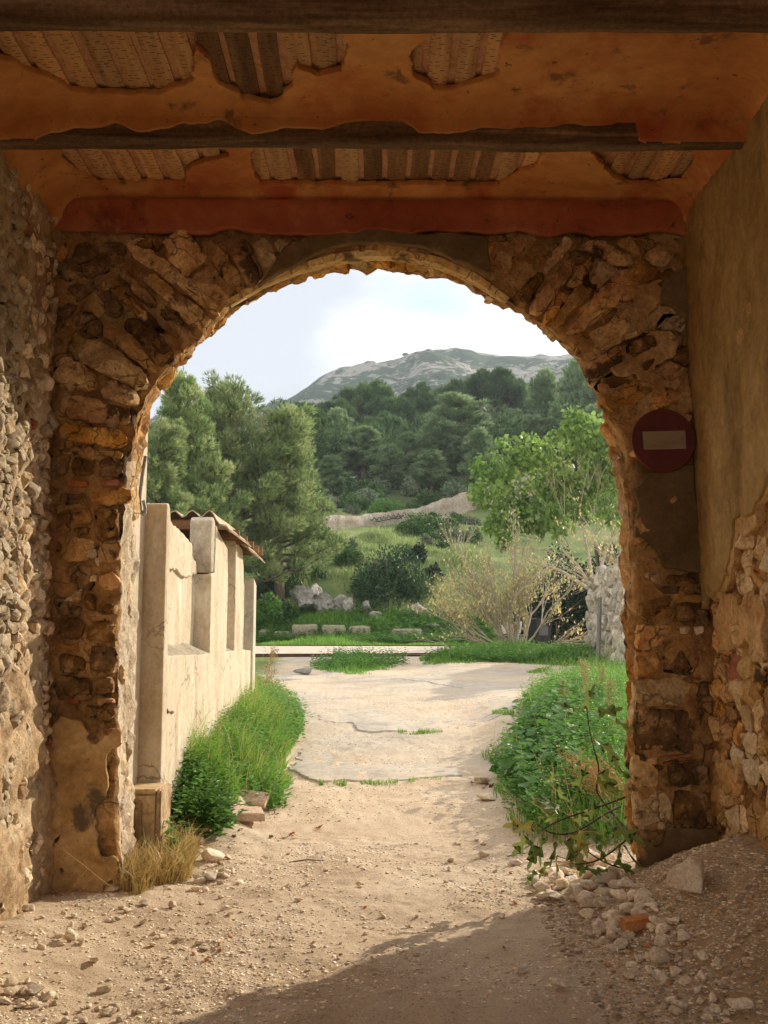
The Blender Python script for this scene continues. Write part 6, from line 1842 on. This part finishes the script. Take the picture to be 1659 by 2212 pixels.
# tall pale seed weeds on the right verge
for k, (u, v, vt, y, lab) in enumerate(((1262, 1585, 1420, 12.8, 'tallest feathery pale weed above the right verge'), (1318, 1600, 1462, 12.2, 'feathery brownish weed close to the right pier'), (1215, 1560, 1470, 14.0, 'shorter feathery pale weed left of the tallest one'), (1300, 1560, 1440, 14.5, 'pale feathery weed behind, between the two others'))):
    b = at(u, v, y); z0 = g1(b.x, y); h = at(u, vt, y).z - z0
    t_ = thing('seed_weed', lab, 'weed', (b.x, y, z0), 'tall feathery weeds of the right verge', world=False)
    r_ = random.Random(k); mb = MB(); tipsP = []
    mb.tube([(0, 0, 0), (.02, 0, h * .5), (.03 * (k - 1), 0, h)], [.009, .006, .003], 4, False)
    for i in range(26):
        t0 = r_.uniform(.4, .95); an = r_.uniform(0, 6.28); L = h * .28 * r_.uniform(.5, 1.1) * (1.25 - t0)
        s0 = Vector((.02, 0, h * t0)); e = s0 + Vector((math.cos(an) * L * .6, math.sin(an) * L * .6, L))
        mb.tube([s0, s0.lerp(e, .5), e], [.003, .002, .001], 3, False)
        for q_ in np.linspace(.4, 1, 9): tipsP.append(s0.lerp(e, q_)[:])
    put('stems', mb.mesh('stems', M['weed_stem'] if 'weed_stem' in M else M['strawstem']), t_)
    P = np.repeat(np.array(tipsP), 3, 0) + g.normal(0, .014, (len(tipsP) * 3, 3))
    V, F = cards(P, unit(rdirs(len(P), g) + np.array([0, 0, .4])), .016, .7, g)
    put('seed_heads', mk('seed_heads', V, F, M['seedhead'], tint=g.uniform(0, 1, len(P))), t_)['kind'] = 'stuff'
    P = np.column_stack([g.normal(0, .012, 60), g.normal(0, .012, 60), g.uniform(.05, .6, 60) * h])
    V, F = cards(P, unit(rdirs(60, g) + np.array([0, 0, .3])), .09, .16, g)
    put('leaves', mk('leaves', V, F, M['weed'], tint=g.uniform(.2, .7, 60)), t_)
# brown dry weeds between verge and right pier
t_ = thing('brown_weed', 'dry brown weed stalks among the green at the right pier', 'weed', tuple(gp(1330, 1760)), world=False)
mb = MB(); r_ = random.Random(12); tp = []
for i in range(60):
    an = r_.uniform(2.2, 3.6); L = r_.uniform(.3, .62)
    s0 = Vector((r_.uniform(-.05, .15), r_.uniform(-.2, .2), r_.uniform(.05, .25))); e = s0 + Vector((-L * r_.uniform(.5, 1), r_.uniform(-.15, .15), L * r_.uniform(.25, .75)))
    mb.tube([s0, s0.lerp(e, .5) + Vector((0, 0, .03)), e], [.004, .003, .0015], 3, False)
    for q_ in np.linspace(.55, 1, 6): tp.append(s0.lerp(e, q_)[:])
put('stalks', mb.mesh('stalks', M['strawstem']), t_)
P = np.repeat(np.array(tp), 3, 0) + g.normal(0, .01, (len(tp) * 3, 3))
V, F = cards(P, unit(rdirs(len(P), g)), .018, .6, g); put('seed_heads', mk('seed_heads', V, F, M['brownweed'], tint=g.uniform(0, 1, len(P))), t_)
# brown dry conifer-like sprig at the end of the building
b = at(572, 1515, 17.5); z0 = g1(b.x, 17.5)
t_ = thing('dry_sprig', 'dry orange brown plume of a weed at the far corner of the building', 'weed', (b.x, 17.5, z0), world=False)
h = at(580, 1408, 17.5).z - z0; mb = MB(); mb.tube([(0, 0, 0), (.03, 0, h * .5), (.1, 0, h)], [.014, .01, .003], 4, False); tp = []
r_ = random.Random(4)
for i in range(46):
    t0 = r_.uniform(.15, 1); s0 = Vector((.03 + .07 * t0 * t0, 0, h * t0)); an = r_.uniform(0, 6.28); L = .20 * (1.2 - .6 * t0)
    e = s0 + Vector((math.cos(an) * L, math.sin(an) * L, L * .9)); mb.tube([s0, e], [.003, .001], 3, False)
    for q_ in np.linspace(.3, 1, 6): tp.append(s0.lerp(e, q_)[:])
put('stem', mb.mesh('stem', M['strawstem']), t_)
P = np.repeat(np.array(tp), 3, 0) + g.normal(0, .015, (len(tp) * 3, 3))
V, F = cards(P, unit(rdirs(len(P), g) + np.array([0, 0, .6])), .035, .3, g); put('seed_heads', mk('seed_heads', V, F, M['brownweed'], tint=g.uniform(0, 1, len(P))), t_)
# bent dry stalk at the inner left corner
t_ = tag(None, None) if False else None
b = gp(235, 1912)
st = thing('dry_stalk', 'thin bent straw stalk leaning in the inner left corner', 'weed', tuple(b))
mb = MB()
y_ = 6.72
L1 = [at(u, v, y_) for u, v in ((240, 1915), (225, 1905), (180, 1868), (140, 1838), (108, 1816))]
mb.tube(L1, [.004, .004, .003, .002, .001], 4, False)
for (a, bb) in (((150, 1846), (118, 1832)), ((165, 1858), (135, 1862)), ((140, 1838), (128, 1818)), ((190, 1876), (150, 1930)), ((205, 1890), (178, 1925)), ((225, 1905), (236, 1945)), ((238, 1912), (268, 1908))):
    a_, b_ = at(*a, y_), at(*bb, y_ - .03); mb.tube([a_, a_.lerp(b_, .5) + Vector((0, 0, .012)), b_], [.002, .0016, .001], 3, False)
mb.put('stalk', M['strawstem'], st)
for (u, v, w_) in ((268, 1915, 30), (232, 1935, 26)):
    pass

# ---- fig sapling at the right pier: lobed leaves one by one
fg = thing('fig_sapling', 'young fig with lobed leaves and thin dark branches at the right pier', 'sapling', tuple(at(1368, 1890, 7.1)))
FB = [[(1376, 1812, 7.35), (1340, 1778, 7.3), (1310, 1740, 7.25), (1285, 1712, 7.2), (1290, 1690, 7.18), (1296, 1665, 7.15), (1290, 1640, 7.1), (1278, 1600, 7.05), (1270, 1560, 7.0), (1268, 1530, 6.98)],
      [(1376, 1712, 7.3), (1330, 1730, 7.2), (1280, 1748, 7.1), (1230, 1764, 7.0), (1190, 1780, 6.9), (1170, 1795, 6.86)],
      [(1340, 1742, 7.25), (1300, 1760, 7.1), (1255, 1796, 6.95), (1215, 1806, 6.9), (1180, 1798, 6.85), (1160, 1780, 6.82)],
      [(1380, 1790, 7.3), (1345, 1822, 7.1), (1300, 1858, 6.9), (1262, 1868, 6.8), (1235, 1866, 6.78)],
      [(1378, 1880, 7.2), (1340, 1876, 7.0), (1300, 1862, 6.9), (1270, 1840, 6.85)],
      [(1376, 1830, 7.3), (1370, 1760, 7.25), (1350, 1740, 7.2)],
      [(1330, 1880, 6.98), (1290, 1884, 6.9), (1255, 1870, 6.85)]]
for B in FB:
    P = [at(u, v, y) for u, v, y in B]
    pts = [P[0]]
    for a, b in zip(P[:-1], P[1:]): pts += [a.lerp(b, .5), b]
    for _ in range(2): pts = [pts[0]] + [(pts[i - 1] + pts[i] * 2 + pts[i + 1]) / 4 for i in range(1, len(pts) - 1)] + [pts[-1]]
    mb = MB(); n = len(pts); mb.tube(pts, [.0075 * (1 - .6 * i / n) for i in range(n)], 6, False); mb.put('branch', M['twig'], fg, True)
def figleaf():
    """three to five lobed outline as a folded fan about the midrib"""
    half = [(0.0, .0), (.07, .05), (.22, -.04), (.33, .02), (.30, .12), (.17, .24), (.12, .31), (.24, .44), (.36, .60), (.37, .70), (.29, .72), (.15, .58), (.08, .50), (.085, .62), (.13, .78), (.14, .90), (.07, 1.02), (0, 1.08)]
    V = []; F = []
    half = [(x * .82, y) for x, y in half]
    n = len(half)
    for s in (1, -1):
        b = len(V)
        for (x, y) in half: V.append((s * x, y, .10 * x - .12 * y * y))
        V2 = [(0, y * .98, -.12 * y * y - .012) for _, y in half]
        c = len(V); V += V2
        for k in range(n - 1):
            f = (b + k, b + k + 1, c + k + 1, c + k); F.append(f if s > 0 else f[::-1])
    return np.array(V), F
FV, FF = figleaf()
fmesh = []
for k in range(5):
    V = FV.copy(); V[:, 2] += .08 * np.sin(V[:, 1] * 4 + k) + .12 * (V[:, 0] ** 2) * (k - 2); V[:, 0] *= 1 + .12 * (k - 2)
    fmesh.append(mk('leaf', V, FF, M['figleaf'], True, tint=np.full(len(FF), (.25, .4, .55, .7, .95)[k])))
LF = [(1268, 1528, 6.98, 42, 1.4), (1240, 1535, 6.98, 44, 2.6), (1296, 1540, 6.97, 36, .3), (1285, 1600, 7.05, 46, -.9), (1310, 1608, 7.05, 48, -1.2), (1262, 1620, 7.05, 36, -2.2), (1330, 1560, 7.1, 40, -.3), (1370, 1600, 7.2, 36, -1.6),
      (1300, 1668, 7.1, 42, -1.0), (1330, 1660, 7.1, 38, -.4), (1180, 1760, 6.85, 50, 2.1), (1150, 1786, 6.82, 52, 3.1), (1138, 1810, 6.8, 46, -2.3), (1215, 1730, 6.95, 50, 1.9), (1205, 1752, 6.9, 52, 2.5), (1248, 1700, 7.0, 40, 1.2),
      (1175, 1812, 6.8, 52, -1.9), (1195, 1820, 6.8, 56, -1.6), (1225, 1815, 6.85, 52, -1.3), (1160, 1830, 6.78, 48, -2.0), (1245, 1800, 6.9, 44, -1.1), (1205, 1850, 6.78, 46, -1.7), (1180, 1862, 6.76, 36, -1.9), (1270, 1790, 6.95, 46, -.8), (1300, 1776, 7.0, 48, .5),
      (1330, 1790, 7.0, 50, -.4), (1320, 1812, 6.95, 44, -1.2), (1290, 1830, 6.9, 40, -.9), (1345, 1830, 6.95, 42, -.7), (1350, 1770, 7.1, 40, .4), (1270, 1762, 7.0, 38, .8), (1240, 1850, 6.85, 34, -1.0), (1310, 1700, 7.1, 38, -.2), (1352, 1700, 7.15, 34, -1.4), (1290, 1880, 6.85, 36, -.2), (1262, 1860, 6.85, 32, -1.9), (1330, 1862, 6.9, 40, -.5), (1372, 1860, 7.0, 30, -1.2)]
r_ = random.Random(33); stem_mb = MB()
LF += [(u + r_.uniform(-26, 26), v + r_.uniform(-22, 22), y + r_.uniform(-.06, .1), s * .8, an + r_.uniform(-.8, .8)) for (u, v, y, s, an) in LF[8:36:2]]
for k, (u, v, y, s, an) in enumerate(LF):
    p = at(u, v, y); L = s / 2250 * y * r_.uniform(.8, 1.35)
    dirv = Vector((math.cos(an), r_.uniform(-.5, .1), math.sin(an))).normalized()
    nrm = Vector((r_.gauss(0, .8), -.5 + r_.gauss(0, .5), .6 + r_.gauss(0, .45))); nrm = (nrm - dirv * nrm.dot(dirv)).normalized()
    sdv = dirv.cross(nrm)
    o = bpy.data.objects.new('leaf', fmesh[r_.choices(range(5), [4, 5, 4, 2, 1])[0]]); COL.objects.link(o)
    o.parent = fg; o.matrix_parent_inverse = Matrix.Translation(-Vector(fg['_off']))
    o.matrix_basis = Matrix(((sdv.x * L, dirv.x * L, nrm.x * L, p.x), (sdv.y * L, dirv.y * L, nrm.y * L, p.y), (sdv.z * L, dirv.z * L, nrm.z * L, p.z), (0, 0, 0, 1)))
    # the leaf's stalk, back to the nearest branch
    best = min((at(a, b, c) for B in FB for a, b, c in B), key=lambda q_: (q_ - p).length)
    if (best - p).length < .3: stem_mb.tube([p, p.lerp(best, .5) + Vector((0, 0, .01)), best], [.0022, .0025, .003], 4, False)
stem_mb.put('leaf_stalks', M['strawstem'], fg)['kind'] = 'stuff'
# ------------------------------------------------------------------ stones on the ground
def gsurf(x, y):
    q = p3(x, y)
    n_ = (1 - sstep(22, 34, np.asarray(y, float)))
    return G(x, y) + n_ * (fbm(q, 1.6, 3, 31) * .022 + fbm(q, 7, 3, 37) * .011 + fbm(q, 26, 2, 41) * .006)
stone_me = [mk('loose_stone', *rockgeo(1000 + k, 3, (1.2, r0 * 1.2, r1 * 1.2), 16, .03), M['limestone'], False) for k, (r0, r1) in enumerate(((.8, .6), (.7, .5), (.9, .7), (.6, .45), (.75, .7), (.85, .5), (.65, .6), (.95, .55)))]
brick_me = [mk('brick_fragment', *rockgeo(1100 + k, 2, (1, .7, .45), 8, .04), M['brick_loose'], False) for k in range(3)]
def loose(u, v, px, me, name, label, cat, group=None, rz=None, sink=.25, tilt=.25):
    p = gp(u, v); s_ = px / 2250 * p.y * .5
    z = float(gsurf(np.array([p.x]), np.array([p.y]))[0])
    o = put(name, me, None, loc=(p.x, p.y, z + s_ * .55 * (1 - sink * 1.4)), rot=(R.uniform(-tilt, tilt), R.uniform(-tilt, tilt), R.uniform(0, 6.28) if rz is None else rz), scale=s_)
    return tag(o, label, cat, group)
# the boulder on the earth bank
V, F = rockgeo(1209, 4, (1.15, .8, .95), 7, .03)
bme = mk('boulder', V, F, M['limestone'], False)
b0 = gp(1497, 1940); bs_ = 56 / 2250 * b0.y
ob = put('boulder', bme, None, loc=(b0.x, b0.y + .05, b0.z + bs_ * .55), rot=(.25, .5, .3), scale=bs_ * .95)
tag(ob, 'big pale boulder half buried in the earth bank at the right', 'boulder')
# orange brick piece in the rubble
mb = MB(); mb.box((-.5, -.25, -.16), (.5, .25, .16), .05)
bm_me = wob(mb.mesh('brick_fragment', M['brick_loose']), .05, 3)
p = gp(1375, 2012); o = put('brick_fragment', bm_me, None, loc=(p.x, p.y, p.z + .035), rot=(.12, -.12, .25), scale=.175); tag(o, 'large orange brick piece lying in the rubble at the right', 'brick')
# named stones one can point at
NS_ = [(72, 2152, 40, 'squarish tan stone standing at the lower left corner'), (151, 2035, 34, 'pale stone alone on the dirt, left of the lane'), (62, 1972, 24, 'small pale stone at the foot of the rubble wall'), (205, 2091, 22, 'small tan stone among gravel, lower left'), (228, 2140, 28, 'flat tan stone near the lower left gravel'),
       (180, 1925, 26, 'pale stone at the foot of the left pier'), (262, 1900, 20, 'pale stone beside the straw tuft'), (238, 1925, 26, 'white stone just below the bent straw stalk'), (313, 1962, 24, 'pale stone right below the straw tuft'), (372, 1970, 22, 'pale stone on the dirt right of the straw tuft'),
       (440, 1805, 34, 'pale stone between the green weeds and the lane'), (412, 1830, 40, 'largest pale stone behind the straw tuft'), (455, 1860, 46, 'pale chunk of rubble right of the straw tuft'), (452, 1898, 32, 'pale flat stone on the lane right of the straw tuft'), (502, 1884, 22, 'reddish small stone on the lane left'),
       (1209, 2143, 30, 'upright tan stone standing alone on the shaded floor'), (1126, 2102, 30, 'flat grey stone on the shaded floor'), (1352, 2030, 34, 'upright pale stone below the orange brick piece'), (1430, 2086, 46, 'long pale splinter stone on the right rubble'), (1275, 1930, 42, 'pale angular block under the fig branches'),
       (1300, 1895, 40, 'pale rounded stone beside the fig stem'), (1228, 1918, 40, 'flat pale stone at the rubble edge below the fig'), (1310, 1938, 36, 'pale stone left of the right pier foot'), (1246, 1935, 38, 'flat orange tinted stone at the rubble edge'), (1170, 1950, 26, 'pale flat stone out from the rubble edge'), (1330, 1990, 34, 'pale stone on top of the rubble above the brick'),
       (1460, 2190, 26, 'round pale stone at the lower right'), (1605, 2190, 60, 'large half seen stone at the lower right corner'), (1043, 1855, 24, 'tan stone on the lane left of the rubble'), (1115, 1870, 28, 'tan stone on the lane near the fig'), (752, 1861, 16, 'white flat pebble on the lane at centre'), (1052, 1730, 30, 'pale stone at the edge of the right verge'), (1040, 1690, 30, 'flat pale stone by the right verge grass')]
for k, (u, v, px, lab) in enumerate(NS_): loose(u, v, px * 1.35, stone_me[k % 8], 'loose_stone', lab, 'stone')
# the rest of the countable rubble
def field_stones(poly, n, pxr, seed, label, group, mes=stone_me, name='loose_stone', cat='stone'):
    r = random.Random(seed); k = 0
    xs_ = [p[0] for p in poly]; ys_ = [p[1] for p in poly]
    while k < n:
        u, v = r.uniform(min(xs_), max(xs_)), r.uniform(min(ys_), max(ys_))
        if sdf_poly(np.array([u]), np.array([v]), poly)[0] > 0: continue
        loose(u, v, r.uniform(*pxr) * 1.45, r.choice(mes), name, label, cat, group, tilt=.5); k += 1
ZN = [([(1150, 1890), (1200, 1880), (1230, 1950), (1165, 1955)], 14, (18, 35), 'tan rubble stone at the lane side of the heap below the fig'),
      ([(1200, 1880), (1260, 1850), (1290, 1900), (1230, 1950)], 16, (18, 37), 'tan rubble stone right under the hanging fig leaves'),
      ([(1260, 1850), (1330, 1860), (1350, 1920), (1290, 1915)], 16, (18, 37), 'tan rubble stone by the root of the fig branches'),
      ([(1230, 1950), (1290, 1915), (1350, 1920), (1340, 1980), (1270, 1990)], 18, (18, 39), 'tan rubble stone between the fig and the orange brick piece'),
      ([(1350, 1900), (1400, 1930), (1440, 1975), (1360, 1990)], 12, (16, 35), 'tan rubble stone at the very foot of the right pier'),
      ([(1270, 1990), (1345, 1985), (1350, 2060), (1300, 2060)], 14, (16, 35), 'tan rubble stone left of the orange brick piece'),
      ([(1400, 1985), (1480, 2000), (1480, 2060), (1410, 2050)], 14, (16, 35), 'tan rubble stone right of the orange brick piece'),
      ([(1330, 2070), (1440, 2060), (1450, 2130), (1360, 2140)], 14, (12, 26), 'tan rubble stone in the shade below the orange brick piece'),
      ([(1450, 2060), (1560, 2080), (1590, 2150), (1460, 2140)], 14, (12, 26), 'tan rubble stone on the earth bank below the boulder'),
      ([(1400, 2140), (1560, 2150), (1600, 2212), (1410, 2205)], 14, (12, 28), 'tan rubble stone at the bottom right edge of the view'),
      ([(0, 2110), (110, 2130), (120, 2180), (0, 2180)], 18, (10, 22), 'small pale stone round the squarish tan stone, lower left'),
      ([(120, 2150), (300, 2180), (330, 2212), (120, 2210)], 18, (10, 22), 'small pale stone along the bottom edge at the left'),
      ([(60, 1985), (200, 1965), (230, 2050), (60, 2060)], 12, (9, 18), 'small pale stone on the dirt before the rubble wall'),
      ([(210, 1975), (330, 1960), (400, 2040), (240, 2060)], 12, (9, 18), 'small pale stone on the dirt before the straw tuft'),
      ([(400, 1930), (520, 1900), (560, 2040), (430, 2060)], 10, (8, 16), 'small pale stone on the lit dirt left of centre'),
      ([(560, 1840), (800, 1820), (820, 1940), (580, 1960)], 12, (8, 15), 'small stone on the lit lane just inside the arch'),
      ([(820, 1820), (1080, 1810), (1140, 1950), (840, 1950)], 12, (8, 15), 'small stone on the lane between the wheel tracks and the heap'),
      ([(600, 1980), (1100, 1980), (1150, 2090), (700, 2090)], 12, (8, 16), 'small stone on the floor where the sunlight ends'),
      ([(380, 1810), (440, 1800), (450, 1850), (390, 1850)], 8, (10, 20), 'pale stone between the straw tuft and the green weeds'),
      ([(410, 1860), (500, 1850), (500, 1910), (400, 1925)], 10, (10, 20), 'pale stone fallen on the lane side of the straw tuft')]
for k, (pl, n, pxr, lab) in enumerate(ZN): field_stones(pl, n, pxr, 40 + k, lab, lab.replace('stone', 'stones', 1))
field_stones([(1150, 1880), (1300, 1900), (1300, 1960), (1180, 1950)], 9, (12, 22), 7, 'orange brick chip in the heap below the fig', 'orange brick chips below the fig', brick_me, 'brick_fragment', 'brick')
field_stones([(1330, 1980), (1480, 2080), (1500, 2150), (1300, 2100)], 5, (12, 20), 8, 'orange brick chip on the shaded rubble at the right', 'orange brick chips on the right rubble', brick_me, 'brick_fragment', 'brick')
field_stones([(520, 1790), (1080, 1750), (1180, 2050), (300, 2100)], 12, (7, 13), 9, 'small orange brick chip on the dirt lane', 'orange brick chips on the lane', brick_me, 'brick_fragment', 'brick')
# gravel
def gravel(name, n, box, smin, smax, seed, dens, label, lift=.04, mat='pebble'):
    g = np.random.default_rng(seed)
    base = [rockgeo(2000 + k, 1, (1.15, .9, .30), 5, .0) for k in range(6)]
    x = g.uniform(box[0], box[2], n * 3); y = g.uniform(box[1], box[3], n * 3)
    k = g.random(n * 3) < dens(x, y); x, y = x[k][:n], y[k][:n]; n = len(x)
    z = gsurf(x, y); s = smin * (smax / smin) ** (g.random(n) ** 2.4)
    gs = []
    an = g.uniform(0, 6.28, n); w = g.integers(0, 6, n)
    for b in range(6):
        i = np.nonzero(w == b)[0]
        V0, F0 = base[b]
        ca, sa = np.cos(an[i])[:, None], np.sin(an[i])[:, None]
        X = V0[None, :, 0] * ca - V0[None, :, 1] * sa; Y = V0[None, :, 0] * sa + V0[None, :, 1] * ca; Z = V0[None, :, 2] * np.ones_like(ca)
        V = np.stack([X, Y, Z], 2) * s[i][:, None, None] + np.stack([x[i], y[i], z[i] + s[i] * lift], 1)[:, None, :]
        F = F0[None] + (np.arange(len(i)) * len(V0))[:, None, None]
        gs.append((V.reshape(-1, 3), F.reshape(-1, 3), np.repeat(g.random(len(i)), len(F0))))
    tag(put(name, joinm(name, gs, M[mat], True)), label, 'gravel', kind='stuff')
def dn(x, y):
    c = fbm(p3(x, y), 1.3, 3, 55)
    return np.clip(.32 + .75 * c + .5 * sstep(.9, 1.7, x) + .35 * sstep(-1.0, -1.9, x) * (y < 6), .03, 1)
gravel('gravel', 42000, (-2.15, 4.3, 2.15, 8.6), .003, .017, 3001, dn, 'pale gravel strewn over the passage floor')
gravel('gravel', 9000, (-1.4, 8.6, 2.0, 20), .006, .018, 3002, lambda x, y: np.clip(.3 + fbm(p3(x, y), .9, 3, 56), .04, 1), 'fine gravel on the lane outside')
gravel('rubble', 6500, (1.0, 4.3, 2.2, 7.0), .006, .03, 3003, lambda x, y: np.clip(.6 + fbm(p3(x, y), 1.8, 3, 57), .1, 1), 'broken stone chips covering the earth bank', mat='chips')
# dead leaves
dl = []
for k in range(4):
    V = FV.copy() if k % 2 else np.array([(x * .8, y, z) for x, y, z in FV]); V[:, 2] += .35 * V[:, 0] ** 2 + .15 * np.sin(V[:, 1] * 5 + k) + .1
    V[:, 1] -= .5
    dl.append(mk('dead_leaf', V, FF, M['deadleaf'], True))
r = random.Random(9)
DL = [(610, 1811), (585, 1815), (632, 1806), (688, 1793), (640, 1812), (600, 1818), (508, 1738), (545, 1742), (590, 1760), (470, 1870), (520, 1800), (505, 1815), (1030, 1685), (1050, 1692), (1020, 1694), (1060, 1700), (1045, 1705), (1085, 1730), (312, 1698), (300, 1697)]
for u, v in DL:
    p = gp(u, v); s_ = r.uniform(14, 24) / 2250 * p.y
    o = put('dead_leaf', r.choice(dl), None, loc=(p.x, p.y, float(gsurf(np.array([p.x]), np.array([p.y]))[0]) + .012), rot=(r.uniform(-.5, .5), r.uniform(-.5, .5), r.uniform(0, 6.28)), scale=s_)
    lab, gr_ = ('curled brown dead leaf in the cluster on the lane left of centre', 'dead leaves on the left of the lane') if u < 900 else ('curled brown dead leaf at the edge of the right verge', 'dead leaves at the right verge')
    tag(o, lab, 'dead leaf', gr_)
# slabs and bits
mb = MB(); mb.box((-.5, -.5, -.5), (.5, .5, .5), .06); me = wob(mb.mesh('clay_slab', M['tileslab']), .02, 5)
p = gp(520, 1765); o = put('clay_slab', me, None, loc=(p.x - .02, p.y, p.z + .02), rot=(.03, .04, .2), scale=(.42, .34, .07)); tag(o, 'flat pinkish slab lying below the left grass verge', 'slab')
for (u, v, w, h, y, lab) in ((545, 1735, 0, 0, 0, 'tilted pinkish tile piece under the hanging grass'),):
    p = gp(545, 1738); o = put('clay_slab', me, None, loc=(p.x, p.y, p.z + .05), rot=(.5, .1, -.2), scale=(.28, .18, .05)); tag(o, lab, 'slab')
p = gp(1048, 1722); mb = MB(); mb.box((-.5, -.4, -.05), (.5, .4, .05)); mb.add([(.1, .2, .05), (.4, .3, .3), (.2, .5, .25)], [(0, 1, 2)])
m_, nt_, b_ = base_mat('blue_plastic_scrap', .5); b_.inputs['Base Color'].default_value = (.22, .30, .40, 1)
o = put('plastic_scrap', wob(mb.mesh('plastic_scrap', m_), .1, 3), None, loc=(p.x, p.y, p.z + .015), rot=(.2, .1, .6), scale=.055); tag(o, 'small grey blue plastic scrap by the right verge', 'litter')
p = gp(1218, 1898); m_, nt_, b_ = base_mat('black_cloth_scrap', .8); b_.inputs['Base Color'].default_value = (.012, .012, .014, 1)
V, F = rockgeo(1501, 3, (1, .7, .5), 6, .25)
o = put('black_scrap', mk('black_scrap', V, F, m_), None, loc=(p.x, p.y, p.z + .02), scale=.035); tag(o, 'crumpled black scrap lying in the rubble below the fig', 'litter')
for k, (u0, v0, u1, v1, lab) in enumerate(((445, 1742, 515, 1734, 'thin dark twig on the lane below the grass'), (624, 1868, 700, 1866, 'thin dark twig at the left middle of the lane'), (1095, 1856, 1142, 1850, 'short dark stick on the lane left of the rubble'))):
    a, b = gp(u0, v0), gp(u1, v1); a.z += .015; b.z += .02; m = a.lerp(b, .5); m.z += .012
    mb = MB(); mb.tube([a, m, b], [.004, .005, .003], 5); tag(mb.put('twig', M['twig']), lab, 'twig')
# dark flat chunk of asphalt on the yard
p = gp(660, 1458); V, F = rockgeo(1601, 3, (1, .6, .22), 6, .05)
o = put('asphalt_chunk', mk('asphalt_chunk', V, F, M['post']), None, loc=(p.x, p.y, p.z + .08), scale=.32); tag(o, 'loose dark slab of asphalt on the yard near the edging', 'rubble')
# ------------------------------------------------------------------ air
hm = bpy.data.materials.new('haze_air'); hm.use_nodes = True
hm.node_tree.nodes.clear()
ho = hm.node_tree.nodes.new('ShaderNodeOutputMaterial'); hv = hm.node_tree.nodes.new('ShaderNodeVolumePrincipled')
hv.inputs['Color'].default_value = (.80, .90, 1.0, 1); hv.inputs['Density'].default_value = .0005; hv.inputs['Anisotropy'].default_value = .2
hm.node_tree.links.new(hv.outputs[0], ho.inputs['Volume'])
mb = MB(); mb.box((-760, -70, -3), (760, 1450, 190))
tag(mb.put('haze', hm), 'thin bluish air over the whole valley', 'haze', kind='stuff')
# keep the helper property off the finished objects
for o in S.objects:
    if '_off' in o: del o['_off']
